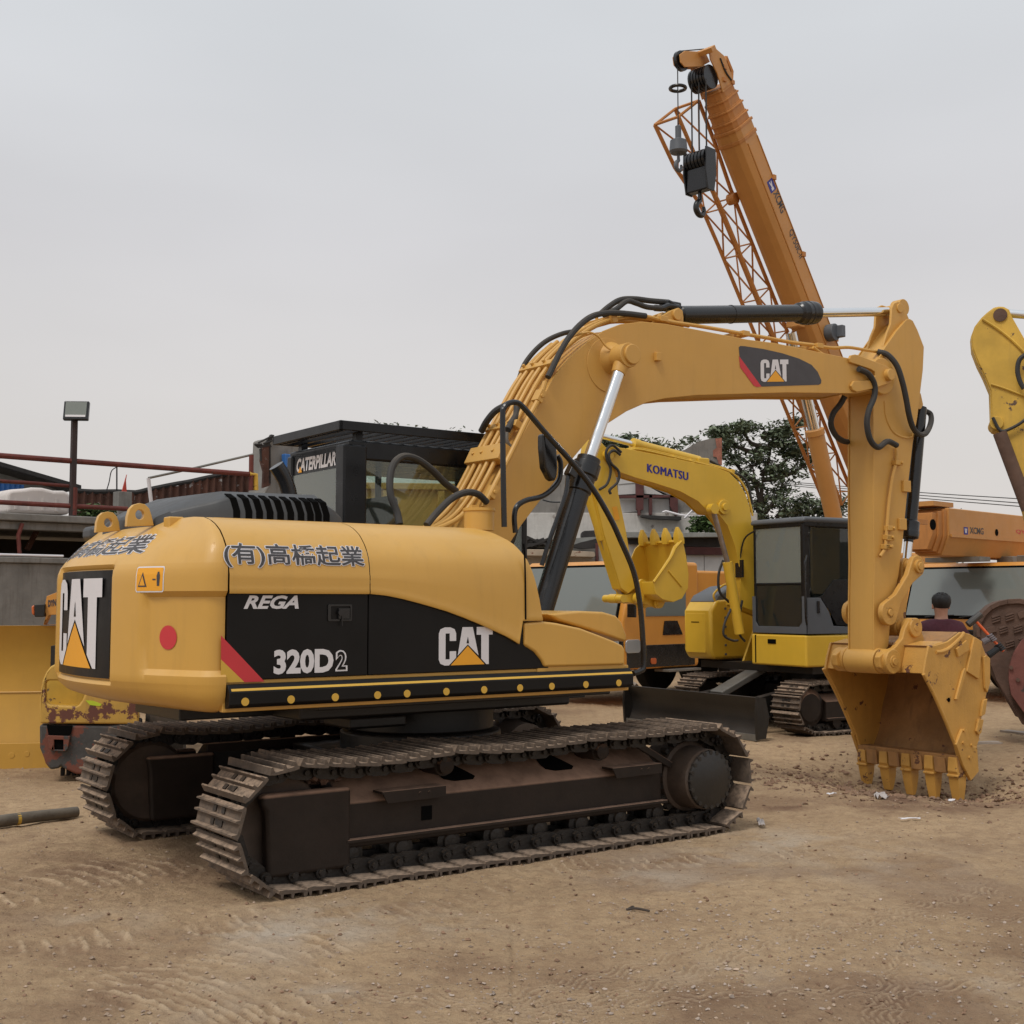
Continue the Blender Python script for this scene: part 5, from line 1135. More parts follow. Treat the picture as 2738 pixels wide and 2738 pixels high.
# hydraulic lines on the boom
for dy in (.02, .08):
    P = [UK(vE(*p), y=kH-dy) for p in [(520, 5), (570, 30), (640, 18), (720, 30), (850, 60), (1000, 95), (1120, 125), (1190, 150), (1240, 195), (1280, 260), (1300, 330), (1315, 400)]]
    MB().tube([p+Vector((0, 0, .03+dy*.3)) for p in P], .014, 8, 4).build('hydraulic_pipe', M['kom'], kbo)
for p in ((560, 22), (860, 62), (960, 85), (1190, 142)):
    q = UK(vE(*p), y=kH-.06); MB().box((q.x, 0, q.z+.03), (.06, .26, .05)).build('pipe_clamp', M['kom'], kbo, bevel=.005)
def khose(pts, y, r=.018, vf=vE): return MB().tube([UK(vf(*p), y=y) for p in pts], r, 8, 6).build('hydraulic_hose', M['rubber'], kbo)
khose([(560, 20), (510, -20), (475, 10), (478, 60), (500, 120), (480, 200), (435, 235)], .18); khose([(555, 35), (520, 10), (490, 30), (500, 80), (545, 130), (540, 190), (495, 235), (500, 260)], .2)
khose([(1170, 142), (1230, 145), (1280, 190), (1305, 280), (1312, 320)], .1); khose([(1045, 65), (1080, 75), (1140, 110)], 0, .02)
khose([(1145, 640), (1120, 720), (1125, 820), (1180, 880)], .1); khose([(1190, 920), (1155, 1000), (1150, 1070), (1200, 1100), (1230, 1100)], .2, .016); khose([(1255, 870), (1240, 960), (1240, 1060), (1270, 1105)], .22, .016)
def ktube(p0, p1, r, name, m, par, n=20): return MB().cyl(p0, p1, r, n=n).build(name, m, par)
# boom ram
a_ = UK(vE(1085, 345), y=.22); b_ = UK(vE(1170, 650), y=.22); c_ = UK(vE(1240, 1060), y=.22)
for y in (.22,):
    a1_, b1_, c1_ = (Vector((p.x, y, p.z)) for p in (a_, b_, c_))
    o_ = ktube(b1_, c1_, .068, 'boom_cylinder', M['kom'], ko); ktube(a1_, b1_, .035, 'cylinder_rod', M['dullrod'], o_)
    MB().cyl((a_.x, y-.05, a_.z), (a_.x, y+.05, a_.z), .07, n=20).build('rod_eye', M['kom'], o_)
# stick ram on top of the boom
a_ = UK(vE(1010, 72), y=0); b_ = UK(vE(625, -28), y=0); c_ = UK(vE(400, -85), y=0)
o_ = MB().lathe(a_, b_-a_, [(0, .03), (.02, .07), ((b_-a_).length-.1, .07), ((b_-a_).length-.09, .08), ((b_-a_).length, .08), ((b_-a_).length+.005, .04)], 24).build('stick_cylinder', M['kom'], ko); ktube(b_, c_, .036, 'cylinder_rod', M['chrome'], o_)
MB().box((a_.x, 0, a_.z-.04), (.2, .2, .16)).build('cylinder_lug', M['kom'], kbo, bevel=.02)
# stick
ks = XK(vE, [(390, -60), (430, -55), (480, 0), (520, 90), (545, 260), (590, 480), (625, 700), (640, 800), (600, 830), (560, 800), (510, 640), (465, 500), (430, 350), (400, 200), (370, 60)], .10)
k = MB(); k.xz(ks, -.10, -.088); k.xz(ks, .10, .088); k.xz(shrink(ks, .01), -.086, .086); kst = k.build('stick', M['kom'], ko, bevel=.006)
a_ = UK(vE(395, 280), y=-.0); b_ = UK(vE(455, 515), y=0)
q1 = UK(vE(365, 240), y=0); 
o_ = ktube(UK(vE(365, 245), y=.0), UK(vE(452, 520), y=.0), .062, 'bucket_cylinder', M['kom'], ko); ktube(UK(vE(452, 520), y=0), UK(vE(560, 845), y=0), .032, 'cylinder_rod', M['dullrod'], o_)
wl_ = [UK(vE(*p), y=.104) for p in ((508, 335), (535, 330), (552, 405), (524, 410))]
MB().prism(wl_, (0, .002, 0)).build('warning_label', M['orange'], kst)
# curled bucket with upward teeth
kbk = bpy.data.objects.new('bucket', None); COL.objects.link(kbk); kbk.parent = ko
yb = .42
sp2 = XK(vE, [(905, 520), (865, 560), (840, 620), (745, 765), (750, 800), (760, 835), (800, 865), (860, 880), (910, 860), (945, 800), (948, 720), (935, 620), (915, 530)], yb)
ybf = -.42
for y0_, y1_ in ((yb, yb-.025), (ybf, ybf+.025)): MB().xz(sp2, y0_, y1_).build('side_plate', M['kom'], kbk, bevel=.006)
ck = sp2[0:1]+sp2[-1:2:-1]
ck = [sp2[i] for i in (0, 12, 11, 10, 9, 8, 7, 6, 5, 4, 3)]; cki = [p for p in shrink(ck[::-1], .025)][::-1]
cx_ = sum(p[0] for p in sp2)/len(sp2); cz_ = sum(p[1] for p in sp2)/len(sp2)
cki = [(p[0]+(cx_-p[0])*.06, p[1]+(cz_-p[1])*.06) for p in ck]
k = MB(); L0 = [[k.bm.verts.new((x, y, z)) for x, z in P_] for P_, y in ((ck, yb-.02), (ck, ybf+.02), (cki, yb-.02), (cki, ybf+.02))]
for i in range(len(ck)-1):
    k._f([L0[0][i], L0[0][i+1], L0[1][i+1], L0[1][i]]); k._f([L0[2][i+1], L0[2][i], L0[3][i], L0[3][i+1]])
for e_ in (0, -1): k._f([L0[0][e_], L0[1][e_], L0[3][e_], L0[2][e_]])
k.build('bucket_shell', M['kom'], kbk)
l0 = UK(vE(905, 520), y=yb); l1 = UK(vE(895, 448), y=yb)
for j in range(4):
    y = yb-.05-j*.247; d_ = Vector((l1.x-l0.x, 0, l1.z-l0.z))
    MB().skin([[k2 for k2 in []]]) if False else None
    m_ = MB(); rr2 = []
    for f_, w_, t_ in ((-.35, .05, .05), (.0, .055, .05), (.45, .05, .04), (1.0, .022, .012)):
        c_ = Vector((l0.x, y, l0.z))+d_*f_; rr2.append([m_.bm.verts.new(c_+Vector((sx*t_, sy*w_, 0))) for sx, sy in ((-1, -1), (1, -1), (1, 1), (-1, 1))])
    m_.skin(rr2); m_.build('bucket_tooth', M['kom'], kbk, bevel=.006)
MB().tube([(p[0], yb+.005, p[1]) for p in XK(vE, [(905, 530), (870, 570), (840, 630), (745, 765)], yb)], .018, 6, 3).build('rim_bead', M['kom'], kbk)
MB().tube([(p[0], yb+.005, p[1]) for p in XK(vE, [(830, 700), (905, 790)], yb)], .012, 6, 0).build('rim_bead', M['kom'], kbk)
# linkage below the stick
ql = [UK(vE(*p), y=0) for p in ((620, 850), (520, 860), (725, 885), (650, 770))]
MB().cyl((ql[1].x, -.2, ql[1].z), (ql[1].x, .2, ql[1].z), .05, n=16).build('linkage_pin', M['kom'], ko)
MB().cyl((ql[2].x, -.2, ql[2].z), (ql[2].x, .22, ql[2].z), .055, n=16).build('linkage_pin', M['kom'], ko)
for s_ in (-.17, .13): 
    link(UK(vE(640, 780), y=0), UK(vE(620, 858), y=0), .07, .07, s_, s_+.04, 'x', .05).build('guide_link', M['kom'], ko, bevel=.006)
    link(UK(vE(620, 858), y=0), UK(vE(725, 885), y=0), .07, .07, s_*.8, s_*.8+.04, 'x', .05).build('bucket_link', M['kom'], ko, bevel=.006)
    link(UK(vE(760, 820), y=0), UK(vE(725, 885), y=0), .08, .07, s_*1.3, s_*1.3+.04, 'x', .06).build('bucket_ear', M['kom'], kbk, bevel=.006)
link(UK(vE(520, 860), y=0), UK(vE(620, 858), y=0), .06, .07, -.08, .08, 'x', .05).build('bucket_link', M['kom'], ko, bevel=.006)

# ============================================================ two mobile cranes
def truck_crane(fr, label, boom_up):
    c = thing('mobile_crane', label, 'crane', fr, group='orange mobile cranes parked behind')
    ch = MB().bx(-6.2, 5.9, -1.25, 1.25, .75, 1.35).build('chassis', M['frameb'], c, bevel=.03)
    MB().bx(-6.0, 5.7, -.5, .5, .5, .78).build('chassis_rail', M['frameb'], c)
    for x in (-5.0, -3.6, 2.9, 4.3):
        for s_ in (-1, 1):
            w = MB().lathe((x, s_*.85, .55), (0, s_, 0), [(0, .3), (0, .50), (.05, .55), (.28, .55), (.33, .50), (.33, .33), (.26, .30), (.24, .1)], 32).build('wheel', M['tyre'], c)
            MB().lathe((x, s_*1.08, .55), (0, s_, 0), [(0, .30), (.02, .30), (.03, .12), (.10, .10), (.11, .02)], 24).build('rim', M['steel'], w)
    # cab: one wide low cabin
    cb_ = MB(); x0, x1 = 5.95, 8.0
    sec = lambda x, zt, w: [(x, -w, .62), (x, -w, 1.5), (x, -w+.03, zt-.06), (x, -w+.12, zt), (x, w-.12, zt), (x, w-.03, zt-.06), (x, w, 1.5), (x, w, .62)]
    rr2 = [[cb_.bm.verts.new(p) for p in sec(*a)] for a in ((x0, 2.42, 1.28), (7.3, 2.45, 1.30))]
    cb_.skin(rr2)
    cabm = MB().prism([(5.95, -1.28, .62), (8.02, -1.28, .62), (8.05, -1.28, 1.42), (7.72, -1.28, 2.36), (7.6, -1.28, 2.44), (5.95, -1.28, 2.44)], (0, 2.56, 0), ).build('cab', M['crcab'], c, bevel=.07, seg=4)
    n_ = Vector((.94, 0, .34)); 
    P = [(8.052, -1.12, 1.50), (8.052, 1.12, 1.50), (7.755, 1.08, 2.33), (7.755, -1.08, 2.33)]
    P = [(p[0]+.0, p[1], p[2]) for p in P]
    MB().prism([(8.045, -1.17, 1.44), (8.045, 1.17, 1.44), (7.737, 1.12, 2.37), (7.737, -1.12, 2.37)], (.012, 0, .004)).build('window_seal', M['dark'], cabm)
    ws = MB().prism([(8.045, -1.13, 1.50), (8.045, 1.13, 1.50), (7.76, 1.08, 2.33), (7.76, -1.08, 2.33)], (.016, 0, .006)).build('windscreen', M['screen'], cabm)
    for y in (-.75, -.1, .55): MB().tube([(8.085, y, 1.47), (8.09, y+.25, 1.50), (8.085, y+.55, 1.51)], .010, 6).build('wiper', M['blackp'], cabm)
    MB().bx(8.00, 8.07, -1.27, 1.27, .60, 1.18).bx(8.01, 8.064, -1.24, 1.24, 1.18, 1.26).build('front_grille', M['blackp'], cabm, bevel=.03, seg=3)
    for s_ in (-1, 1):
        h_ = MB().prism([(8.062, p[0], p[1]) for p in rrect(min(s_*.84, s_*1.22), max(s_*.84, s_*1.22), .90, 1.12, .07)], (.02, 0, 0)).build('headlight', M['lens'], cabm, bevel=.004)
        for yy in (.95, 1.10): MB().lathe((8.082, s_*yy, 1.01), (1, 0, 0), [(0, .075), (.006, .07), (.002, .04), (.012, .02)], 20).build('bulb', M['chrome'], h_)
        MB().prism([(p[0], s_*1.288, p[1]) for p in rrect(7.62, 8.0, .90, 1.12, .06)], (0, s_*.02, 0)).build('headlight', M['lens'], cabm, bevel=.006)
        MB().prism([(p[0], s_*1.29, p[1]) for p in rrect(7.20, 7.34, .70, .80, .03)], (0, s_*.02, 0)).build('marker_lamp', M['amber'], cabm, bevel=.006)
        MB().bx(6.35, 7.45, s_*1.278, s_*1.292, 1.50, 2.22).build('side_window', M['screen'], cabm, bevel=.003)
        MB().bx(7.50, 7.64, s_*1.278, s_*1.292, 1.75, 2.2).build('quarter_window', M['screen'], cabm, bevel=.003)
        MB().bx(6.1, 7.95, s_*1.278, s_*1.290, .65, 1.02).build('lower_trim', M['blackp'], cabm, bevel=.01)
        MB().prism([(6.45, s_*1.285, 1.18), (7.0, s_*1.285, 1.18), (6.95, s_*1.285, 1.42), (6.6, s_*1.285, 1.42)], (0, s_*.01, 0)).build('door_handle', M['blackp'], cabm)
        MB().bx(6.1, 7.0, s_*1.10, s_*1.42, .56, .60).build('step_plate', M['steel'], cabm, bevel=.004)
        MB().tube([(7.75, s_*1.28, 1.95), (7.95, s_*1.42, 1.90), (7.98, s_*1.42, 1.75)], .015, 6).box((7.98, s_*1.42, 1.60), (.05, .16, .22)).build('mirror', M['blackp'], cabm, bevel=.006)
    MB().cyl((8.06, 1.15, .82), (8.10, 1.15, .82), .05, n=14).build('marker_lamp', M['red'], cabm)
    MB().bx(4.6, 5.9, -1.2, 1.2, 1.35, 2.30).build('deck_box', M['crcab'], c, bevel=.05, seg=3)
    MB().cyl((-1.6, 0, 1.35), (-1.6, 0, 1.55), .75, n=32).build('turntable', M['frameb'], c)
    MB().bx(-3.6, -.6, -1.1, .3, 1.55, 2.6).build('turret', M['crane'], c, bevel=.05)
    MB().bx(-4.3, -3.5, -1.2, 1.2, 1.6, 2.9).build('counterweight', M['crane'], c, bevel=.08)
    MB().bx(-1.2, .4, .45, 1.25, 1.5, 2.95).build('operator_cab', M['crane'], c, bevel=.06)
    for x in (-4.4, 2.0):
        for s_ in (-1, 1): MB().bx(x-.15, x+.15, s_*1.0, s_*1.3, .4, 1.3).build('outrigger', M['crane'], c, bevel=.01)
    return c
M['screen'] = bpy.data.materials.new('windscreen_glass'); t_, b_s = nodes(M['screen'])
b_s.inputs['Base Color'].default_value = (.17, .19, .18, 1); b_s.inputs['Roughness'].default_value = .08; b_s.inputs['Specular IOR Level'].default_value = .9  # lightened base colour stands in for sky reflected in the glass
M['lens'] = bpy.data.materials.new('lamp_lens'); t_, b_s = nodes(M['lens']); b_s.inputs['Base Color'].default_value = (.55, .57, .58, 1); b_s.inputs['Roughness'].default_value = .1; b_s.inputs['Metallic'].default_value = .5
O1 = Vector((.95, 21.5, 0)); F1 = Frame(O1.x+8*.707, O1.y+8*.707, -135)
cr1 = truck_crane(F1, 'orange mobile crane with its boom raised high against the sky', True)
# raised boom: an inclined box beam in the crane's centre plane
UC = lambda p, **k: F1.un(p, **k)
BC = .42                                            # half width of the main section
def XC(pts, y, vf=vK): return [UC(vf(*p), y=y) for p in pts]
# centre line of the near side plate from the photo, upper corner (towards the sky) and lower corner
BQ = BC*.74
s0 = UC(vK(1335, 1790), y=BQ); s1 = UC(vK(862, 560), y=BQ)
ax = Vector((s1.x-s0.x, 0, s1.z-s0.z)).normalized(); nb = Vector((-ax.z, 0, ax.x)).normalized()   # nb: underside direction
if nb.z > 0: nb = -nb
base = s0-ax*4.3; top = s1
def bs(d, h, y): p = base+ax*d+nb*h*.70; return Vector((p.x, y*.74, p.z))
Lb = (top-base).length; DP = .98
def boom_sec(d0, d1, k, name, m=None, par=None):
    w = BC*k; h0 = DP*(1-k)/2; h1 = DP-h0; P = []
    for y, h in ((-w, 0), (-w, .74), (-w*.80, .92), (-w*.4, 1), (w*.4, 1), (w*.80, .92), (w, .74), (w, 0)): P.append((y, h0+(h1-h0)*h))
    mb = MB(); mb.skin([[mb.bm.verts.new(bs(d, h, y)) for y, h in P] for d in (d0, d1)]); return mb.build(name, M[m or 'crane'], par or cr1, bevel=.012, smooth=20)
bmn = boom_sec(-.3, Lb, 1.0, 'main_boom')
for i_, (k_, e_) in enumerate(((.95, .20), (.90, .42), (.85, .64), (.80, .85))):
    boom_sec(Lb-.2, Lb+e_, k_, 'boom_section', 'cranedk', bmn); 
    for e2_ in (e_-.05,): boom_sec(Lb+e2_-.02, Lb+e2_+.02, k_+.08, 'boom_collar', 'cranedk', bmn)
boom_sec(Lb-.32, Lb-.24, 1.06, 'boom_collar', 'cranedk', bmn); boom_sec(Lb-.06, Lb-.0, 1.08, 'boom_collar', 'cranedk', bmn)
for d in (1.2, 3.5, 5.6, 7.4): 
    if d < Lb: MB().box(bs(d, .02, BC+.02), (.10, .05, .10)).build('guide_block', M['cranedk'], bmn)
MB().tube([bs(0, .04, BC+.012), bs(Lb-.4, .04, BC+.012)], .010, 6, 0).build('side_rib', M['crane'], bmn)
MB().tube([bs(0, .66, BC+.012), bs(Lb-.4, .66, BC+.012)], .016, 6, 0).build('side_rib', M['crane'], bmn)
# boom lettering
def blet(s, p0, p1, bold, m, hh=.16, name='lettering'):
    a = UC(vK(*p0), y=BQ); b = UC(vK(*p1), y=BQ); d0 = (a-base).dot(ax); d1 = (b-base).dot(ax); h = (a-base).dot(nb)/.70
    bm = text_bm(s, bold, .9); fit(bm, 0, 1, 0, 1)
    return lay(name, bm, lambda u, v: bs(d0+(d1-d0)*u, h+hh*(.5-v), BC+.006), m, bmn)
blet('XCMG', (1022, 1040), (1058, 1190), .02, M['greyfilm'], .34); blet('QY50K-II', (1118, 1292), (1180, 1480), .01, M['greyfilm'], .30)
a = UC(vK(997, 1005), y=BQ); d_ = (a-base).dot(ax); h_ = (a-base).dot(nb)/.70
lay('emblem_square', polys_bm([rrect(-.13, .13, -.18, .18, .02)]), lambda u, v: bs(d_+u, h_-v, BC+.005), M['blue'], bmn)
lay('emblem_mark', polys_bm([[(-.10, .07), (-.10, -.07), (-.04, -.07), (-.04, .07)], [(-.04, .03), (.09, .08), (.09, .03), (.02, 0), (.09, -.03), (.09, -.08), (-.04, -.03)]]), lambda u, v: bs(d_+u, h_-v, BC+.0065), M['white'], bmn)
# boom head with sheaves
hb_ = Lb+.85
for s_ in (-1, 1):
    P = [(hb_-.1, .04), (hb_+.35, .02), (hb_+.50, .05), (hb_+.80, .42), (hb_+.78, .62), (hb_+.60, .76), (hb_+.30, .70), (hb_-.1, .78)]
    m_ = MB(); m_.prism([bs(d, h, s_*.32) for d, h in P], (0, s_*.03, 0)); m_.build('head_plate', M['crane'], bmn, bevel=.01)
for k in range(6): y = -.24+k*.096; MB().cyl(bs(hb_+.30, .92, y-.033), bs(hb_+.30, .92, y+.033), .24, n=28).build('sheave', M['blackp'], bmn)
for s_ in (-1, 1):
    m_ = MB(); m_.prism([bs(d, h, s_*.09) for d, h in ((hb_+.52, .45), (hb_+.74, .49), (hb_+1.0, 1.42), (hb_+1.0, 1.72), (hb_+.86, 1.82), (hb_+.74, 1.72), (hb_+.55, .95))], (0, s_*.03, 0)); m_.build('tip_bracket', M['crane'], bmn, bevel=.01)
MB().prism([bs(hb_+.72, .62, -.36), bs(hb_+.82, .62, -.36), bs(hb_+.82, .86, -.36), bs(hb_+.72, .86, -.36)], (0, .68, 0)).build('cross_beam', M['crane'], bmn, bevel=.01)
MB().cyl(bs(hb_+.86, 1.60, -.05), bs(hb_+.86, 1.60, .05), .20, n=28).build('tip_sheave', M['blackp'], bmn)
MB().tube([bs(hb_-.1, -.02, .2), bs(hb_+.10, -.30, .2), bs(hb_+.42, -.28, .2)], .045, 6, 0).tube([bs(hb_+.42, -.28, .2), bs(hb_+.25, .05, .2)], .035, 6, 0).build('rope_bracket', M['cranedk'], bmn)
MB().tube([bs(hb_+1.04, 1.5, 0), bs(hb_+.78, .3, 0), bs(hb_+.45, -.10, 0), bs(0, -.10, 0)], .012, 6, 0).build('hoist_rope', M['rubber'], bmn)
# folded lattice jib beside the boom
jy = -.95
def J3(d, h, y): return bs(d, h, y)
jl0, jl1 = -.2, Lb+.75
ch_ = [(.70, -1.2), (.70, -.62), (1.50, -.62), (1.50, -1.2)]
def jc(d, i): 
    t = max(0, min(1, (d-(Lb-1.3))/1.3)); h, y = ch_[i]; return J3(d, h+(h-.87)*.55*t+t*.10, y+(y+.9)*.4*t)
jb = MB()
for i in range(4): jb.tube([jc(jl0+(jl1-jl0)*u/10, i) for u in range(11)], .042, 8, 0)
nseg = 9
for k in range(nseg):
    d0 = jl0+(jl1-jl0)*k/nseg; d1 = jl0+(jl1-jl0)*(k+1)/nseg
    for i in range(4):
        j = (i+1) % 4; a, b = (i, j) if k % 2 else (j, i); jb.tube([jc(d0, a), jc(d1, b)], 0.02, 6, 0); jb.tube([jc(d0, i), jc(d0, j)], .017, 6, 0)
for i in range(4): jb.tube([jc(jl1, i), jc(jl1, (i+1) % 4)], .03, 6, 0)
jbo = jb.build('lattice_jib', M['cranedk'], cr1)
for d in (3.2, Lb-1.4): MB().tube([J3(d, .4, -.42), J3(d, .75, -.66)], .07, 8, 0).cyl(J3(d, .85, -.70), J3(d, .85, -.45), .12, n=16).build('jib_bracket', M['cranedk'], cr1)
# luffing ram
r0 = UC(vD(620, 1060), y=0); rA = UC(vD(520, 880), y=0); rB = UC(vD(580, 1090), y=0); rC = UC(vD(700, 1640), y=0); dR = (rC-rB).normalized()
rm = MB().lathe(rB-dR*.02, dR, [(0, .05), (0, .21), (.12, .21), (.13, .19), ((rC-rB).length+1.2, .19), ((rC-rB).length+1.25, .05)], 28).build('luffing_ram', M['crane'], cr1)
rT = UC(vD(428, 455), y=0); MB().cyl(rB+(rT-rB).normalized()*(rT-rB).length, rB, .125, n=24).build('cylinder_rod', M['chrome'], rm)
q = UC(vD(430, 420), y=0); MB().box(bs((q-base).dot(ax), DP+.10, 0), (.3, .30, .25)).build('ram_bracket', M['crane'], bmn, bevel=.02)
# camera/anemometer box on the boom flank
q = UC(vD(712, 455), y=BQ+.12); MB().box((q.x, BQ+.22, q.z), (.14, .24, .26)).cyl((q.x+.10, BQ, q.z-.02), (q.x+.10, BQ+.20, q.z-.02), .19, n=20).build('cable_reel', M['komgrey'], bmn, bevel=.015)
# hook block hanging by ropes
tipS = bs(hb_+.26, 1.22, 0)
hk = UC(vK(485, 780), y=0); hk = Vector((tipS.x, 0, hk.z))
for s_ in (-1, 1):
    for dd_, hh_ in ((-.05, .15), (.1, .5), (.3, .25)): MB().box(bs(hb_+dd_, hh_, s_*.36), (.10, .06, .08)).build('lug', M['cranedk'], bmn)
    MB().tube([bs(hb_-.1, .1, s_*.37), bs(hb_+.2, .3, s_*.38), bs(hb_+.5, .3, s_*.37)], .02, 6).build('hose_guard', M['rubber'], bmn)

hz = UC(vK(485, 790), x=tipS.x).z
for k in range(6): y = -.22+k*.088; MB().cyl((tipS.x+(.05 if k % 2 else -.05), y, tipS.z+.05), (tipS.x+(.05 if k % 2 else -.05), y, hz-.1), .011, n=6).build('hoist_rope', M['rubber'], bmn)
hkp = bpy.data.objects.new('hook_block', None); COL.objects.link(hkp); hkp.parent = cr1
m_ = MB()
for k in range(6): y = -.21+k*.084; m_.cyl((tipS.x, y-.03, hz-.22), (tipS.x, y+.03, hz-.22), .20, n=24)
m_.build('sheave_pack', M['blackp'], hkp)
for s_ in (-1, 1): MB().xz([(tipS.x-.16, hz-.02), (tipS.x+.16, hz-.02), (tipS.x+.18, hz-.50), (tipS.x+.10, hz-.88), (tipS.x-.10, hz-.88), (tipS.x-.18, hz-.50)], s_*.25, s_*.285).build('cheek_plate', M['blackp'], hkp, bevel=.01)
MB().bx(tipS.x-.11, tipS.x+.11, -.25, .25, hz-.86, hz-.38).build('crosshead', M['blackp'], hkp, bevel=.03)
def hook(o, s, m, par):
    P = [(0, 0, 0), (0, 0, -.25), (.02, 0, -.36), (.17, 0, -.48), (.20, 0, -.66), (.08, 0, -.80), (-.10, 0, -.80), (-.21, 0, -.66), (-.19, 0, -.50)]
    return MB().tube([Vector(o)+Vector(p)*s for p in P], lambda u: s*(.05+.05*math.sin(math.pi*u)**.8), 12, 5).build('hook', m, par)
hook((tipS.x, 0, hz-.82), .62, M['blackp'], hkp)
ts_ = bs(hb_+.80, 1.86, 0); bz_ = UC(vK(325, 640), x=ts_.x).z
MB().cyl((ts_.x, 0, ts_.z), (ts_.x, 0, bz_), .012, n=6).build('hoist_rope', M['rubber'], bmn)
hb2 = bpy.data.objects.new('hook_ball', None); COL.objects.link(hb2); hb2.parent = cr1
MB().lathe((ts_.x, 0, bz_), (0, 0, -1), [(0, .03), (.02, .06), (.26, .06), (.28, .10), (.31, .16), (.52, .18), (.56, .15), (.58, .06)], 24).build('ball_weight', M['komgrey'], hb2)
hook((ts_.x, 0, bz_-.56), .42, M['komgrey'], hb2)
rz_ = UC(vK(322, 402), x=ts_.x).z; MB().tube([(ts_.x+.15*math.cos(a), .15*math.sin(a), rz_) for a in [k/12*math.tau for k in range(13)]], .035, 8, 2).build('limit_ring', M['blackp'], hb2)

O2 = Vector((8.0, 22.0, 0)); F2 = Frame(O2.x+8*.72, O2.y+8*.694, -134)
cr2 = truck_crane(F2, 'orange mobile crane with its boom lowered level over the cab, at the far right', False)
m_ = MB(); P2 = [(-.36, 3.32), (-.36, 2.86), (-.22, 2.52), (.22, 2.52), (.36, 2.86), (.36, 3.32)]
m_.skin([[m_.bm.verts.new((x, y, z)) for y, z in P2] for x in (-4.5, 9.3)]); b2m = m_.build('main_boom', M['crane'], cr2, bevel=.02, smooth=20)
for x, k_ in ((9.4, .92), (9.55, .84), (9.7, .76)):
    m_ = MB(); m_.skin([[m_.bm.verts.new((xx, y*k_, 2.92+(z-2.92)*k_)) for y, z in P2] for xx in (9.2, x)]); m_.build('boom_section', M['cranedk'], b2m, bevel=.01)
MB().bx(9.0, 9.7, -.3, .3, 3.34, 3.42).build('head_plate', M['crane'], b2m)
MB().bx(-4, 9.25, .36, .385, 2.83, 2.88).build('side_rib', M['crane'], b2m)
U2 = lambda p, **k: F2.un(p, **k)
def b2t(s, vf, p0, p1, bold, m, par):
    a = U2(vf(*p0), y=.364); b = U2(vf(*p1), y=.364); bm = text_bm(s, bold*.6, .9); fit(bm, 0, 1, 0, 1)
    return lay('lettering', bm, lambda u, v: (a.x+(b.x-a.x)*u, .364, b.z+(a.z-b.z)*v), m, par)
b2t('XCMG', vD, (1582, 1712), (1672, 1762), .035, M['greyfilm'], b2m); b2t('QY50K', vD, (1880, 1728), (2010, 1768), .03, M['red'], b2m)
a = U2(vD(1543, 1712), y=.364); b = U2(vD(1571, 1762), y=.364)
lay('emblem_square', polys_bm([[(a.x, b.z), (b.x, b.z), (b.x, a.z), (a.x, a.z)]]), lambda u, v: (u, .3635, v), M['blue'], b2m)
lay('emblem_mark', polys_bm([[(.2, .8), (.45, .8), (.45, .45), (.55, .45), (.55, .8), (.8, .8), (.65, .2), (.35, .2)]]), lambda u, v: (a.x+(b.x-a.x)*u, .3645, b.z+(a.z-b.z)*v), M['white'], b2m)
for p in ((1345, 1697), (1755, 1748)): q = U2(vD(*p), y=.362); MB().cyl((q.x, .35, q.z), (q.x, .368, q.z), .09 if p[0] < 1500 else .06, n=20).build('access_hole', M['dark'], b2m)
q = U2(vD(1260, 1680), y=.36); MB().box((q.x, .38, q.z), (.35, .05, .08)).build('guide_block', M['cranedk'], b2m)
MB().bx(8.1, 8.5, -.5, .5, 2.44, 2.52).build('boom_rest', M['steel'], cr2)
for x, y in ((7.2, .8), (6.9, .3)): MB().bx(x-.2, x+.2, y-.15, y+.15, 2.44, 2.56).build('roof_box', M['steel'], cr2, bevel=.01)
MB().tube([(7.9, 1.1, 1.25), (7.95, 1.25, 2.0), (7.9, 1.2, 2.5), (7.7, 1.15, 2.52)], .03, 8).build('grab_rail', M['crane'], cr2)

# ============================================================ worn excavator arm at the right edge
WF = Frame(10.93, 14.5, -72)
wn = thing('excavator', 'worn, scuffed yellow excavator cut off by the right edge, with a mud brown bucket', 'excavator', WF)
UW = lambda p, **k: WF.un(p, **k)
def XW(pts, y, vf=vD): return [(q.x, q.z) for q in (UW(vf(*p), y=y) for p in pts)]
ws = XW([(1662, 365), (1700, 330), (1740, 300), (1770, 293), (1800, 295), (1830, 310), (1850, 360), (1932, 505), (1990, 600), (2050, 800), (2110, 1200), (2200, 1900), (2180, 2350), (2080, 2350), (1990, 1800), (1900, 1450), (1810, 1170), (1775, 1095), (1735, 1080), (1718, 1050), (1728, 1010), (1722, 830), (1680, 730), (1640, 650), (1605, 560), (1598, 480), (1620, 420)], .2)
k = MB(); k.xz(ws, -.2, -.18); k.xz(ws, .2, .18); k.xz(shrink(ws, .015), -.178, .178); wst = k.build('stick', M['worn'], wn, bevel=.008)
q = UW(vD(1778, 345), y=.2); MB().cyl((q.x, -.22, q.z), (q.x, .22, q.z), .085, n=20).build('cylinder_pin', M['brown'], wst)
q = UW(vD(1755, 1042), y=.2); MB().cyl((q.x, -.23, q.z), (q.x, .23, q.z), .085, n=20).build('cylinder_pin', M['worn'], wst, bevel=.01)
q0 = UW(vD(1845, 335), y=0); q1 = UW(vD(1990, 345), y=0); q2 = UW(vD(2700, 420), y=0)
o_ = MB().cyl(q1+(q2-q1)*.1, q2, .11, n=24).build('stick_cylinder', M['worn'], wn); MB().cyl(UW(vD(1790, 330), y=0), q1+(q2-q1)*.12, .055, n=20).build('cylinder_rod', M['chrome'], o_)
q0 = UW(vD(1775, 1105), y=.28); q1 = UW(vD(1960, 1600), y=.28); q2 = UW(vD(2060, 1900), y=.28)
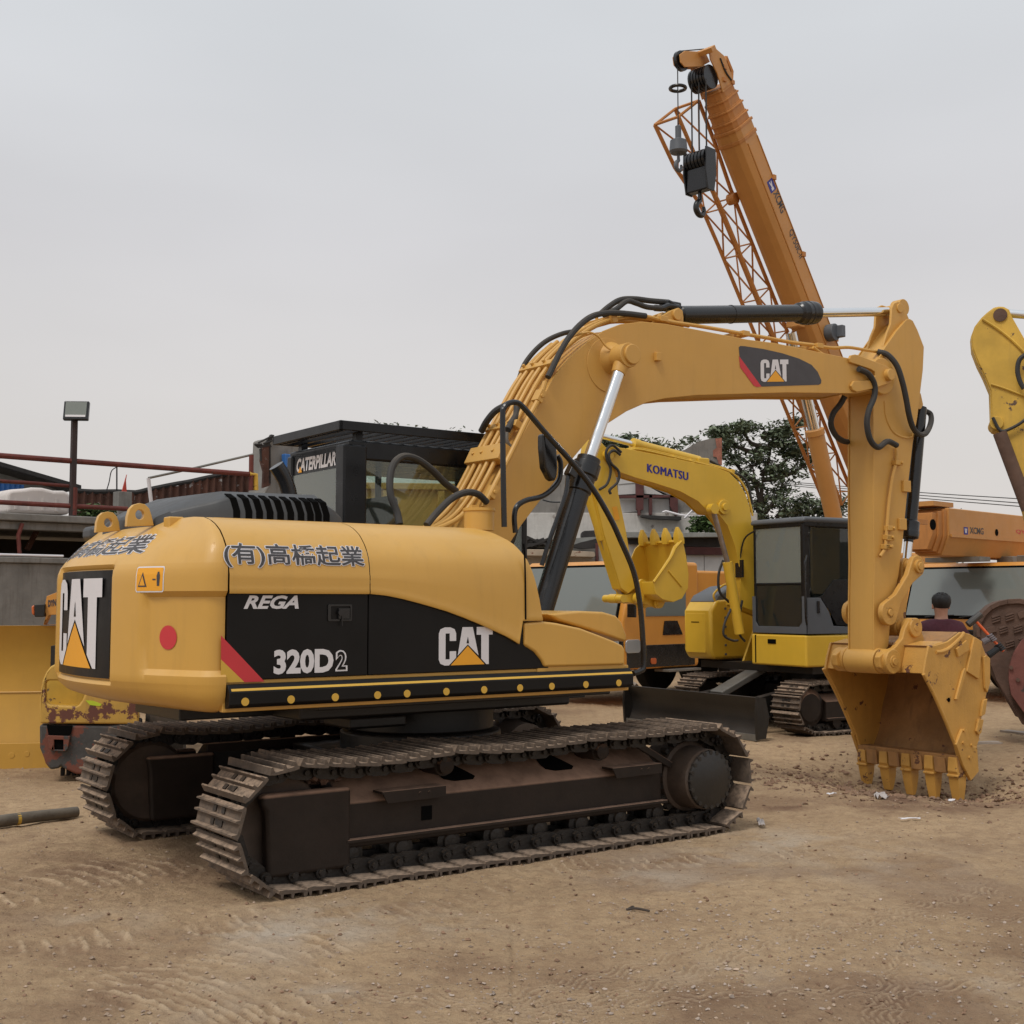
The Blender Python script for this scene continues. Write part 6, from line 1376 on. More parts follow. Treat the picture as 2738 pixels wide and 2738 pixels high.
o_ = MB().cyl(q0, q1, .085, n=24).build('bucket_cylinder', M['brown'], wn); MB().cyl(q1, q2, .05, n=16).build('cylinder_rod', M['dullrod'], o_)
MB().tube([UW(vD(*p), y=.26) for p in [(1730, 1005), (1780, 1090), (1850, 1075), (1932, 1025), (2000, 950)]], .02, 8).build('hydraulic_hose', M['rubber'], wn)
MB().tube([UW(vD(*p), y=.30) for p in [(1932, 820), (1905, 770), (1890, 700), (1905, 630), (1960, 590)]], .03, 8).build('hydraulic_hose', M['rubber'], wn)
MB().tube([UW(vD(*p), y=.215) for p in [(1720, 790), (1800, 815), (1932, 865), (2020, 900)]], .014, 6).build('weld_seam', M['worn'], wst)
MB().tube([UW(vD(*p), y=.215) for p in [(1665, 370), (1760, 430), (1860, 510), (1970, 620)]], .018, 6).build('weld_seam', M['worn'], wst)
# boom and rough body beyond the frame
MB().xz([(2.0, 4.6), (2.0, 4.1), (-.6, 4.3), (-2.2, 3.4), (-3.6, 1.6), (-4.1, 1.8), (-3.0, 4.0), (-1.0, 5.0)], -.24, .24).build('boom', M['worn'], wn, bevel=.02)
MB().bx(-6.4, -3.2, -1.35, 1.35, 1.1, 2.2).build('upper_body', M['worn'], wn, bevel=.08, seg=3); MB().bx(-4.6, -3.0, -1.35, -.4, 1.1, 3.0).build('cab', M['cabp'], wn, bevel=.06, seg=3)
for s_ in (-1, 1): MB().xz([(-6.6, .45), (-6.3, .1), (-2.6, .1), (-2.3, .45), (-2.6, .85), (-6.3, .85)], s_*.85, s_*1.4).build('track', M['track'], wn, bevel=.08, seg=3)
# its bucket, side plate towards the camera
wb = bpy.data.objects.new('bucket', None); COL.objects.link(wb); wb.parent = wn
BY = .62
side_ = XW([(905, 560), (930, 470), (985, 370), (1060, 300), (1150, 255), (1260, 228), (1400, 222), (1550, 250), (1700, 330), (1820, 500), (1850, 1000), (1800, 1500), (1560, 1700), (1430, 1660), (1280, 1400), (1130, 1150), (1060, 960), (960, 780), (915, 660)], BY, vO)
for y0_, y1_ in ((BY, BY-.03), (-BY+.1, -BY+.13)): MB().xz(side_, y0_, y1_).build('side_plate', M['brown'], wb, bevel=.008)
arc = side_[15:]+side_[0:10]; cqx = sum(p[0] for p in side_)/len(side_); cqz = sum(p[1] for p in side_)/len(side_)
def tow(P_, k): return [(cqx+(x-cqx)*k, cqz+(z-cqz)*k) for x, z in P_]
arc2 = tow(arc, .96); k = MB()
L0 = [[k.bm.verts.new((x, y, z)) for x, z in P_] for P_, y in ((arc, BY), (arc, -BY+.1), (arc2, BY), (arc2, -BY+.1))]
for i in range(len(arc)-1):
    k._f([L0[0][i], L0[0][i+1], L0[1][i+1], L0[1][i]]); k._f([L0[2][i+1], L0[2][i], L0[3][i], L0[3][i+1]])
k.build('bucket_shell', M['brown'], wb)
for i in range(3, len(arc)-2, 2):
    a_ = arc[i:i+3] if i+3 <= len(arc) else arc[i:]
    MB().xz(tow(a_, 1.01)+tow(a_, .90)[::-1], BY+.001, BY+.035).build('rim_guard', M['brown'], wb, bevel=.008)
for (x, y) in ((1130, 450), (1285, 430), (1430, 400), (1075, 575), (1215, 575), (1380, 565), (1290, 740), (1440, 700), (1500, 560)):
    q = UW(vO(x, y), y=BY); m_ = MB()
    if (x+y) % 3: 
        for dz in (-.03, 0, .03): m_.box((q.x, BY+.012, q.z+dz), (.10, .03, .018), Matrix.Rotation(R(20), 3, 'Y'))
        m_.box((q.x, BY+.003, q.z), (.085, .012, .085), Matrix.Rotation(R(20), 3, 'Y'))
    else: m_.box((q.x, BY+.01, q.z), (.10, .04, .08), Matrix.Rotation(R(20), 3, 'Y'))
    m_.build('wear_pad', M['brown'], wb, bevel=.004)
MB().xz(XW([(1275, 1000), (1330, 830), (1420, 690), (1560, 600), (1700, 600), (1700, 1700), (1500, 1600), (1300, 1320), (1270, 1150)], BY+.05, vO), BY+.04, BY+.12).build('side_cutter', M['redbrown'], wb, bevel=.01)
for p in ((1300, 1010), (1380, 1150), (1500, 1250)): q = UW(vO(*p), y=BY+.12); MB().cyl((q.x, BY+.11, q.z), (q.x, BY+.15, q.z), .025, n=6).build('cutter_bolt', M['brown'], wb)
# ============================================================ yard wall, loading deck and railing on the left
WL = Frame(-8.2, 20, 48)
UL = lambda p, **k: WL.un(p, **k)
def XL(pts, y, vf=vL): return [(q.x, q.z) for q in (UL(vf(*p), y=y) for p in pts)]
w = thing('yard_wall', 'stained grey concrete wall below the raised deck at the left', 'wall', WL)
wz = UL(vA(200, 1052), y=-.05).z; bz1 = UL(vA(200, 847), y=.2).z; bz0 = UL(vA(200, 897), y=.3).z
MB().bx(-6, 5.5, 0, .24, -.1, wz-.10).build('wall_face', M['concrete'], w, bevel=.01)
MB().bx(-6, 5.6, -.05, .30, wz-.097, wz).build('coping', M['concrete'], w, bevel=.015)
MB().tube([(-6, -.02, wz+.03), (-2, -.02, wz+.03), (1.0, -.02, wz+.03)], .022, 8, 0).build('conduit', M['white'], w)
dk_ = thing('loading_deck', 'raised concrete deck with a dark open bay beneath it', 'deck', WL)
MB().bx(-6, 9, .15, 7, bz1, 3.19).build('deck_slab', M['concrete'], dk_, bevel=.02)
MB().bx(-6, 9, .25, .6, bz0, bz1-.003).build('edge_beam', M['concrete'], dk_, bevel=.015)
MB().bx(-6, 9, 5, 5.2, 0, 3.0).build('back_wall', M['frameb'], dk_)  # near-black wall puts the shade of the open bay into its colour
for x in (-3.5, 4.6): MB().bx(x, x+.35, 1.9, 2.25, 0, bz1).build('pillar', M['concrete'], dk_, bevel=.01)
MB().tube([UL(vL(165, 965), y=.2), UL(vL(135, 1050), y=.2), UL(vL(145, 1200), y=.2)], .035, 8, 0).build('drain_pipe', M['rail'], dk_)
MB().tube([UL(vL(280, 1000), y=1.2), UL(vL(200, 1160), y=1.2)], .05, 8, 0).build('brace', M['rust'], dk_)
rl = thing('railing', 'rusty red pipe railing along the deck edge at the left', 'railing', WL)
def rail_(pts, r, name='rail', m='rail', y=.3): return MB().tube([UL(vL(*p), y=y) for p in pts], r, 10, 0).build(name, M[m], rl)
rail_([(-250, 446), (1870, 604)], .048); rail_([(-250, 795), (940, 858)], .042)
rail_([(-250, 636), (260, 668), (525, 690)], .030, y=.36)
rail_([(1855, 460), (1852, 720)], .045, 'post'); rail_([(545, 700), (540, 905)], .060, 'post')
rail_([(1838, 600), (1885, 606), (1888, 720)], .052, 'elbow', 'worn')
hr2 = thing('pipe_rail', 'thin silvery pipe rail sloping up from a white post to the red post', 'railing', WL)
MB().tube([UL(vL(1095, 630), y=.5), UL(vL(1420, 560), y=.5), UL(vL(1870, 455), y=.35)], .022, 8, 0).build('pipe', M['steel'], hr2); MB().tube([UL(vL(1095, 630), y=.5), UL(vL(1118, 830), y=.5)], .035, 8, 0).build('post', M['white'], hr2)
fl = thing('floodlight', 'floodlight with a glass front on a dark pole standing at the deck railing', 'floodlight', WL)
pt = UL(vL(549, 195), y=.3); MB().bx(pt.x-.045, pt.x+.045, .25, .34, 3.19, pt.z).build('pole', M['darkrail'], fl, bevel=.006)
hx0 = UL(vL(484, 72), y=.2); hx1 = UL(vL(652, 196), y=.2)
lc = ((hx0.x+hx1.x)/2, .22, (hx0.z+hx1.z)/2); Mf = Matrix.Rotation(R(-38), 3, 'Z') @ Matrix.Rotation(R(-12), 3, 'X')
MB().box(lc, (.42, .09, .34), Mf).build('lamp_head', M['blackp'], fl, bevel=.02)
gl_ = MB().box(Vector(lc)+Mf @ Vector((0, -.046, .015)), (.35, .008, .26), Mf).build('lamp_glass', M['lens2'], fl)
MB().box(Vector(lc)+Mf @ Vector((0, -.048, -.105)), (.33, .01, .035), Mf).build('reflector', M['white'], fl)
tk_ = thing('water_tank', 'grubby white plastic water tank on the deck behind the railing', 'tank', WL)
P = XL([(52, 890), (50, 760), (58, 725), (90, 712), (180, 706), (240, 697), (320, 700), (400, 720), (480, 722), (515, 735), (524, 765), (522, 900)], .8)
MB().xz([(a, max(b, 3.19)) for a, b in P], .8, 1.9).build('tank_body', M['tank'], tk_, bevel=.12, seg=4)
for k in range(4): q = UL(vL(120+k*100, 720), y=.8); MB().bx(q.x-.02, q.x+.02, .785, .80, 3.3, q.z-.15).build('rib', M['tank'], tk_)
sh = thing('shed', 'shed with blue corrugated siding and a dark sloping roof, at the far left edge', 'shed', WL)
def corr(x0, x1, z0, z1f, y, step=.09, amp=.02, jag=0):
    m_ = MB(); n = int((x1-x0)/step*2); A_ = []; B_ = []
    for i in range(n+1):
        x = x0+(x1-x0)*i/n; yy = y+(amp if i % 2 else -amp); zt = z1f(x) if callable(z1f) else z1f
        A_.append(m_.bm.verts.new((x, yy, z0))); B_.append(m_.bm.verts.new((x, yy, zt)))
    for i in range(n): m_._f([A_[i], A_[i+1], B_[i+1], B_[i]])
    A2 = [m_.bm.verts.new(v.co+Vector((0, .012, 0))) for v in A_]; B2 = [m_.bm.verts.new(v.co+Vector((0, .012, 0))) for v in B_]
    for i in range(n): m_._f([A2[i+1], A2[i], B2[i], B2[i+1]]); m_._f([B_[i], B_[i+1], B2[i+1], B2[i]])
    return m_
e0 = UL(vL(-200, 675), y=3.2); e1 = UL(vL(175, 680), y=3.2); r0_ = UL(vL(0, 558), y=3.2); r1_ = UL(vL(570, 722), y=3.2); sl = (r1_.z-r0_.z)/(r1_.x-r0_.x)
corr(e0.x, e1.x, 3.19, e1.z, 3.2).build('blue_siding', M['shedblue'], sh); corr(e0.x, r1_.x-.3, 3.2, lambda x: r0_.z+sl*(x-r0_.x)-.05, 3.45, .35, .02).build('grey_siding', M['siding'], sh)
MB().xz([(e0.x-1, r0_.z+sl*(e0.x-1-r0_.x)), (r1_.x, r1_.z), (r1_.x, r1_.z+.09), (e0.x-1, r0_.z+sl*(e0.x-1-r0_.x)+.09)], 3.0, 8).build('roof', M['darkroof'], sh, bevel=.01)
rw = thing('sheet_fence', 'rusty brown corrugated sheet fence with flaking paint behind the railing', 'fence', WL)
TP = XL([(560, 722), (700, 730), (860, 728), (1000, 735), (1090, 715), (1200, 692), (1300, 672), (1400, 655), (1500, 632), (1600, 612), (1700, 600), (1800, 600), (1960, 606)], 2.6)
rj = random.Random(5)
def topz(x): return float(np.interp(x, [p[0] for p in TP], [p[1] for p in TP]))+rj.uniform(-.05, .02)
corr(TP[0][0], TP[-1][0], 3.19, topz, 2.6, .16, .03).build('sheet', M['rust'], rw)
mcap = MB().tube([(a, 2.62, b+.0) for a, b in TP], .05, 6, 2).build('tar_edge', M['darkroof'], rw)
fg = thing('flag', 'small red pennant on a grey post behind the railing', 'flag', WL)
q0 = UL(vL(905, 910), y=1.6); q1 = UL(vL(905, 732), y=1.6); MB().bx(q0.x-.13, q0.x+.13, 1.5, 1.75, 3.19, q1.z).build('post', M['concrete'], fg, bevel=.01)
MB().prism([UL(vL(*p), y=1.6) for p in ((937, 604), (930, 650), (936, 730), (902, 730), (915, 680))], (0, .03, 0)).build('pennant', M['redcloth'], fg)
an = thing('aerial', 'thin wire aerial mast rising behind the railing beside the red pennant', 'aerial', WL)
MB().tube([UL(vL(862, 880), y=2), UL(vL(862, 545), y=2)], .014, 6, 0).build('mast', M['blackp'], an); MB().tube([UL(vL(785, 725), y=2), UL(vL(805, 660), y=2), UL(vL(822, 580), y=2), UL(vL(860, 548), y=2)], .01, 6).build('wire', M['blackp'], an)
def leaves(mb, c, r, n, s, rnd, flat_=1.0):
    for _ in range(n):
        d = Vector((rnd.gauss(0, 1), rnd.gauss(0, 1), rnd.gauss(0, 1)*flat_)); d = d.normalized()*(rnd.random()**.5)
        p = Vector(c)+Vector((d.x*r[0], d.y*r[1], d.z*r[2])); a = Vector((rnd.uniform(-1, 1), rnd.uniform(-1, 1), rnd.uniform(-.7, .35))).normalized(); b = a.cross(Vector((rnd.uniform(-1, 1), rnd.uniform(-1, 1), 1))).normalized(); k = s*rnd.uniform(.6, 1.3)
        mb._f([mb.bm.verts.new(p+a*k*.5), mb.bm.verts.new(p+b*k*.22), mb.bm.verts.new(p-a*k*.5), mb.bm.verts.new(p-b*k*.22)])
def leafmat(name, c, v=.45):
    m = bpy.data.materials.new(name); t, b = nodes(m); N = t.nodes.new
    n = N('ShaderNodeTexNoise'); n.inputs['Scale'].default_value = 1.1; n.inputs['Detail'].default_value = 6; o = N('ShaderNodeTexCoord'); t.links.new(o.outputs['Object'], n.inputs['Vector'])
    g = N('ShaderNodeNewGeometry'); x = N('ShaderNodeMath'); x.operation = 'MULTIPLY_ADD'; t.links.new(g.outputs['Random Per Island'], x.inputs[0]); x.inputs[1].default_value = .5; t.links.new(n.outputs['Fac'], x.inputs[2])
    r = N('ShaderNodeMapRange'); t.links.new(x.outputs[0], r.inputs['Value']); r.inputs['From Min'].default_value = .45; r.inputs['From Max'].default_value = 1.1
    mm = N('ShaderNodeMix'); mm.data_type = 'RGBA'; t.links.new(r.outputs[0], mm.inputs['Factor']); mm.inputs['A'].default_value = (*[k*(1-v) for k in c], 1); mm.inputs['B'].default_value = (*[k*(1+v*1.5) for k in c], 1)
    t.links.new(mm.outputs['Result'], b.inputs['Base Color']); b.inputs['Roughness'].default_value = .6; b.inputs['Specular IOR Level'].default_value = .3
    return m
M['leaf'] = leafmat('broad_leaf', (.105, .130, .080)); M['leaf2'] = leafmat('weed_leaf', (.06, .10, .03)); M['bark'] = mat('bark', (.06, .045, .035), .9, var=.3, bump=.5)
wd = thing('weeds', 'green weeds growing at the foot of the rusty fence', 'plant', WL)
m_ = MB(); rnd = random.Random(2); q = UL(vL(710, 880), y=1.2); leaves(m_, (q.x, 1.3, q.z), (.45, .2, .16), 500, .10, rnd); m_.build('foliage', M['leaf2'], wd, smooth=0)
rc = thing('ruined_pillar', 'broken concrete pillar with rusted sheet hanging on its left side', 'pillar', WL)
PC = XL([(480, 372), (505, 362), (545, 368), (600, 375), (640, 380), (660, 700), (430, 700), (470, 640)], 1.2, vB)
MB().xz(PC, 1.2, 1.9).build('pillar_shaft', M['concrete'], rc, bevel=.03)
for pts, m__ in (([(425, 420), (470, 415), (472, 640), (430, 655), (435, 560), (418, 500)], 'rust'), ([(385, 405), (440, 408), (478, 348), (495, 352), (470, 400), (480, 420), (410, 425)], 'darkroof'), ([(463, 420), (473, 420), (474, 630), (462, 628)], 'darkroof')):
    MB().xz(XL(pts, 1.15, vB), 1.10, 1.17).build('torn_sheet', M[m__], rc)
for a, b in (((390, 405), (430, 404)), ((410, 395), (490, 355)), ((440, 400), (500, 378)), ((420, 430), (425, 500))): MB().tube([UL(vB(*a), y=1.1), UL(vB(*b), y=1.1)], .02, 6, 0).build('rebar', M['darkroof'], rc)
MB().xz(XL([(540, 460), (600, 470), (600, 500), (590, 545), (545, 540)], 1.15, vB), 1.0, 1.15).build('tarpaulin', M['shedblue'], rc, bevel=.02)

# dump truck seen through the cab glass
dt = thing('dump_truck', 'yellow tipper truck seen from behind through the glass of the black cab', 'truck', None, (-1.72, 17.0, 0), R(8))
MB().bx(-1.15, 1.15, 0, .08, 1.35, 3.34).build('tailgate', M['catb'], dt, bevel=.02)
for x in (-.75, 0, .75): MB().bx(x-.05, x+.05, -.05, 0, 1.4, 3.27).build('rib', M['catb'], dt, bevel=.01)
MB().bx(-1.12, 1.12, .08, 4.2, 1.3, 3.2).build('tipper_body', M['catb'], dt, bevel=.03); MB().bx(-1.15, 1.15, -.06, .0, 3.28, 3.37).build('top_rail', M['catb'], dt, bevel=.01)
MB().bx(-.45, .45, .2, 6.2, .75, 1.2).build('chassis', M['frameb'], dt); MB().bx(-1.15, 1.15, 4.4, 6.3, .7, 2.6).build('cab', M['catb'], dt, bevel=.08, seg=3)
for x in (-.95, .95):
    for y in (1.0, 5.3): w_ = MB().lathe((x-.15, y, .5), (1, 0, 0), [(0, .3), (0, .45), (.04, .5), (.26, .5), (.3, .45), (.3, .3)], 28).build('wheel', M['tyre'], dt)

# ============================================================ derelict building behind
FB = Frame(0, 32, 90)
UB = lambda p, **k: FB.un(p, **k)
def XB(pts, y=0, vf=vN): return [(q.x, q.z) for q in (UB(vf(*p), y=y) for p in pts)]
bd = thing('building', 'derelict building with peeling white lower wall, red framed bay windows and bare concrete above', 'building', FB)
MB().xz(XB([(-500, 330), (700, 330), (1060, 250), (1060, 165), (1180, 150), (1290, 85), (1380, 62), (1455, 58), (1458, 700), (-500, 700)]), 0, .3).build('upper_wall', M['concrete'], bd)
MB().xz(XB([(1415, 62), (1462, 57), (1464, 260), (1440, 250), (1425, 200), (1400, 195), (1398, 150), (1425, 130)], -.02), -.03, -.005).build('bare_brick', M['brick'], bd)
m_ = MB().bx(-4.5, 6.3, -.12, .3, XB([(0, 815)])[0][1], XB([(0, 612)])[0][1]).build('plaster_wall', M['plaster'], bd, bevel=.02)
MB().bx(-4.5, 6.3, -.05, 9, 0, XB([(0, 815)])[0][1]).build('ground_floor', M['concrete'], bd)
for pts in ([(698, 400), (828, 400), (828, 470), (698, 478)], [(705, 505), (840, 498), (845, 600), (712, 610)], [(890, 400), (1075, 500), (1075, 480), (890, 470)], [(868, 512), (925, 505), (928, 618), (868, 622)], [(950, 508), (1072, 512), (1078, 622), (950, 622)]):
    MB().xz(XB(pts, -.05), -.06, -.02).build('window_panel', M['panel'], bd)
for pts in ([(828, 388), (884, 395), (884, 588), (862, 590), (862, 628), (842, 628), (842, 590), (832, 588)], [(700, 482), (1140, 480), (1140, 497), (700, 502)], [(926, 480), (948, 480), (948, 625), (926, 625)], [(1080, 480), (1138, 488), (1138, 630), (1120, 632), (1080, 560)]):
    MB().xz(XB(pts, -.25), -.28, -.1).build('window_frame', M['redframe'], bd)
MB().xz(XB([(870, 628), (1160, 640), (1160, 664), (945, 655), (870, 640)], -.4), -.5, -.1).build('sill_slab', M['darkroof'], bd)
MB().tube([UB(vN(*p), y=-.5) for p in [(1025, 606), (1050, 598), (1150, 625), (1280, 645)]], .03, 6, 0).build('bracket_rod', M['white'], bd)
MB().tube([UB(vN(*p), y=-.5) for p in [(1188, 650), (1256, 580), (1308, 662), (1345, 612), (1352, 650)]], .035, 6, 0).build('bracket_rod', M['white'], bd)
MB().xz(XB([(700, 350), (830, 388), (700, 400)], -.06), -.08, -.06).build('gable_panel', M['panel'], bd)
MB().tube([UB(vN(*p), y=-.2) for p in [(140, 515), (200, 530), (270, 532)]], .02, 6).build('cable', M['blackp'], bd)
ls = thing('lean_to', 'low lean-to shed with grey roof sheet, red beam and white doors', 'shed', FB)
MB().xz(XB([(755, 752), (1480, 760), (1480, 790), (760, 795)], -2.2), -2.3, 0).build('roof_sheet', M['siding'], ls, bevel=.01)
MB().xz(XB([(770, 797), (1480, 795), (1480, 862), (1200, 858), (780, 838)], -2.0), -2.0, -1.8).build('fascia', M['darkroof'], ls)
MB().xz(XB([(1195, 862), (1480, 868), (1480, 922), (1200, 918)], -1.9), -1.98, -1.8).build('red_beam', M['redframe'], ls)
for x0, x1 in ((1205, 1330), (1335, 1480)): MB().xz(XB([(x0, 922), (x1, 925), (x1, 1400), (x0, 1400)], -1.85), -1.86, -1.8).build('door', M['panel'], ls)
MB().xz(XB([(770, 838), (1200, 858), (1200, 1400), (770, 1400)], -1.8), -1.8, -1.7).build('wall', M['panel'], ls)
cn = thing('canopy', 'collapsing canopy with rusty edge, loose roof tiles and torn sheet', 'canopy', FB)
MB().xz(XB([(-100, 880), (200, 882), (520, 900), (528, 925), (520, 938), (200, 930), (-100, 925)], -2.6), -2.7, 0).build('rusty_sheet', M['rustedge'], cn, bevel=.01)
MB().xz(XB([(-100, 800), (60, 806), (330, 800), (560, 785), (520, 830), (300, 860), (100, 872), (-100, 870)], -2), -2.0, -.2).build('torn_sheet', M['siding'], cn)
rnd = random.Random(8)
for k in range(34):
    q = UB(vN(rnd.uniform(-20, 200), rnd.uniform(800, 860)), y=-2.1); MB().box((q.x, -2.1-rnd.random()*.1, q.z), (.28, .3, .05), Matrix.Rotation(R(rnd.uniform(-25, 25)), 3, 'Y')).build('roof_tile', M['darkroof'], cn)
MB().xz(XB([(330, 860), (420, 830), (545, 800), (552, 820), (540, 870), (420, 875)], -2.2), -2.3, -2).build('torn_sheet', M['darkroof'], cn)
MB().xz(XB([(428, 752), (450, 744), (535, 740), (545, 765), (550, 790), (440, 802), (426, 790)], -1.5), -1.6, -1).build('rolled_felt', M['darkroof'], cn, bevel=.05)
for x in (530, 752): MB().xz(XB([(x, 835), (x+20, 835), (x+20, 1400), (x, 1400)], -2.4), -2.5, -2.38).build('post', M['redframe'], cn)
MB().xz(XB([(-100, 935), (525, 940), (525, 1400), (-100, 1400)], -1.8), -1.85, -1.7).build('wall_panel', M['panel'], cn)
MB().xz(XB([(555, 832), (650, 835), (650, 1400), (555, 1400)], -2.3), -2.33, -2.28).build('door', M['panel'], cn)

# trees
def tree(loc, h, crown, label, n, leaf=.17, seed=1, trunk_r=.16, group=None):
    rnd = random.Random(seed); t = thing('tree', label, 'tree', None, loc, 0, group)
    tm = MB(); tm.tube([(0, 0, -.2), (.05, 0, h*.25), (-.08, .05, h*.5), (.0, 0, h*.75)], lambda u: trunk_r*(1-.75*u), 10)
    lm = MB()
    for (cx_, cy_, cz_, rx, ry, rz_) in crown:
        base_ = Vector((0, 0, max(.3*h, cz_-1.6*rz_-.25*abs(cx_)))); c_ = Vector((cx_, cy_, cz_)); tm.tube([base_, base_.lerp(c_, .55)+Vector((0, 0, -.15)), c_], lambda u: trunk_r*.42*(1-.75*u), 6, 3)
        k = max(2 if rx < .25 else 4, int(rx*ry*rz_*5+(2 if rx < .25 else 4)))
        for _ in range(k*3):
            d = Vector((rnd.gauss(0, 1), rnd.gauss(0, 1), rnd.gauss(0, 1))).normalized()*rnd.uniform(.45, 1.05); p = c_+Vector((d.x*rx, d.y*ry, d.z*rz_)); s_ = rnd.uniform(.22, .42)
            if rnd.random() < .3: tm.tube([c_, c_.lerp(p, .6)+Vector((0, 0, .08)), p], .018, 4, 2)
            leaves(lm, p, (s_*1.3, s_*1.3, s_*.55), n, leaf, rnd)
    tm.build('trunk', M['bark'], t); lm.build('crown', M['leaf'], t, smooth=0); return t
def TW(x, y, Y): r = ray(*vS(x, y)); k = Y/r.y; return r.x*k, EYE+r.z*k
def crown_at(Y, cx0, spots): 
    out = []
    for x, y, r, q_ in spots: X_, Z_ = TW(x, y, Y); s_ = r/2350*Y; out.append((X_-cx0, 0, Z_, s_, s_*1.1, s_*q_))
    return out
X0, _ = TW(1440, 1100, 38)
tree((X0, 38, 0), 7, crown_at(38, X0, [(1355, 815, 18, .8), (1370, 850, 36, .9), (1360, 905, 42, .9), (1420, 880, 46, 1), (1475, 812, 26, .7), (1455, 845, 34, .9), (1500, 850, 20, .8), (1425, 945, 50, .8), (1480, 905, 40, .9), (1530, 870, 14, .6), (1520, 955, 34, .7), (1575, 955, 22, .7), (1545, 985, 40, .6), (1470, 965, 46, .6), (1500, 795, 14, .6), (1400, 812, 20, .7)]), 'big dark green tree between the derelict building and the raised crane', 62, .17, 3, .22)
X0, _ = TW(1175, 1100, 40)
tree((X0, 40, 0), 7, crown_at(40, X0, [(1150, 840, 20, .7), (1185, 832, 20, .6), (1215, 845, 16, .6), (1160, 850, 22, .6)]), 'tree top showing above the derelict roof, behind the lemon yellow stick', 30, .20, 5, .15, 'tree tops above the roofs')
X0, _ = TW(1330, 1100, 39)
tree((X0-.3, 37, 0), 6, crown_at(37, X0-.3, [(1335, 848, 8, .9), (1240, 838, 6, 1.4), (1275, 845, 12, .6), (1305, 832, 9, .6)]), 'sparse twigs rising just above the bare concrete gable', 18, .16, 6, .08, 'tree tops above the roofs')
for i_, (x, y, r) in enumerate(((708, 802, 9), (738, 804, 8), (800, 808, 12), (860, 812, 15), (893, 822, 14))):
    X0, Z0 = TW(x, y, 34); tree((X0, 34, 0), Z0-.3, [(0, 0, Z0-.10, r/2350*34*.55, .2, r/2350*34*.4)], ('small leafy tip just above the rear corner of the black cab guard', 'second leafy tip from the left above the cab guard', 'leafy tip above the middle of the cab guard', 'wider leafy tip above the front half of the cab guard', 'leafy tip beside the bundle of yellow boom pipes')[i_], 9, .15, 20+i_, .04, 'tree tops above the roofs')
bu = thing('bush', 'green bush growing from the ledge beside the zigzag rods', 'bush', FB)
m_ = MB(); rnd = random.Random(9)
for _ in range(28): q = UB(vN(rnd.uniform(1270, 1430), rnd.uniform(650, 745)), y=-.9); leaves(m_, (q.x, -.9+rnd.uniform(-.2, .2), q.z), (.25, .2, .16), 22, .17, rnd)
m_.tube([UB(vN(1350, 760), y=-.9), UB(vN(1350, 680), y=-.9)], .03, 5, 0); m_.build('foliage', M['leaf2'], bu, smooth=0)
# power lines and distant mast
pl = thing('power_line', 'thin power lines crossing the sky at the right', 'power line', None, (0, 0, 0))
for (a, b, c) in (((500, 1428), (1240, 1488), (1960, 1534)), ((500, 1440), (1240, 1506), (1960, 1562)), ((500, 1452), (1240, 1524), (1960, 1584))):
    P = []
    for p, Y in zip((a, b, c), (70, 60, 52)): r = ray(*vD(*p)); k = Y/r.y; P.append(Vector((r.x*k, Y, EYE+r.z*k)))
    d = P[2]-P[1]; MB().tube([P[0]-(P[1]-P[0])*.4]+P+[P[2]+d*2.0], .022, 5, 4).build('wire', M['blackp'], pl)
for P in ((11.0, 82), (31, 37)): MB().cyl((P[0], P[1], 0), (P[0], P[1], 9.5), .14, .1, 10).bx(P[0]-.8, P[0]+.8, P[1]-.05, P[1]+.05, 8.6, 8.75).build('pole', M['concrete'], pl)
ma = thing('mast', 'tiny distant lattice mast above the lowered crane boom', 'mast', None, (0, 0, 0))
r = ray(*vD(1510, 1600)); Y = 90; k = Y/r.y; X_, Z_ = r.x*k, EYE+r.z*k
m_ = MB()
for s_ in (-.25, .25): m_.tube([(X_+s_, Y, 0), (X_+s_*.8, Y, Z_)], .05, 5, 0)
for j in range(14): z = Z_*(.5+.5*j/14); m_.tube([(X_-.22, Y, z), (X_+.22, Y, z+.4)], .03, 4, 0)
for z in (Z_-.2, Z_-.8, Z_-1.3): m_.bx(X_-.6, X_+.6, Y-.1, Y+.1, z-.08, z+.08)
m_.build('mast_frame', M['steel'], ma)

# ============================================================ dozer blade and road roller on the left
FD = Frame(-5.2, 13.3, 82)
UD = lambda p, **k: FD.un(p, **k)
db = thing('bulldozer_blade', 'wide curved yellow bulldozer blade at the left edge', 'blade', FD)
zt_ = UD(vM(100, 445), y=.05).z; pr = [(.0, -.02), (.07, .25), (.13, .55), (.16, .85), (.13, 1.15), (.02, zt_-.02), (0, zt_)]
pr2 = [(y+.035, z) for y, z in pr[::-1]]
MB().prism([(-4.5, y, z) for y, z in pr+pr2], (5.3, 0, 0)).build('blade_plate', M['bladey'], db, bevel=.004, smooth=50)
MB().bx(-4.5, .8, -.012, .03, -.02, .26).build('cutting_edge', M['bladey'], db, bevel=.004)
for p in ((82, 1338), (187, 1328)): q = UD(vM(*p), y=.0); MB().cyl((q.x, -.016, q.z), (q.x, .0, q.z), .03, n=16).build('edge_bolt', M['bladey'], db, bevel=.003)
q = UD(vM(0, 905), y=.15); MB().tube([(-4.5, .148, q.z), (.8, .148, q.z)], .008, 6, 0).build('weld_seam', M['bladey'], db)
for x in (-3, -.6): MB().bx(x, x+.12, .15, 1.6, .2, .42).build('push_arm', M['frameb'], db, bevel=.01)
for x in (-3.5, -1.9, -.3): MB().bx(x, x+.04, .16, .34, .1, 1.3).build('stiffener', M['bladey'], db)
FR = Frame(-4.63, 12.2, 78)
UR = lambda p, **k: FR.un(p, **k)
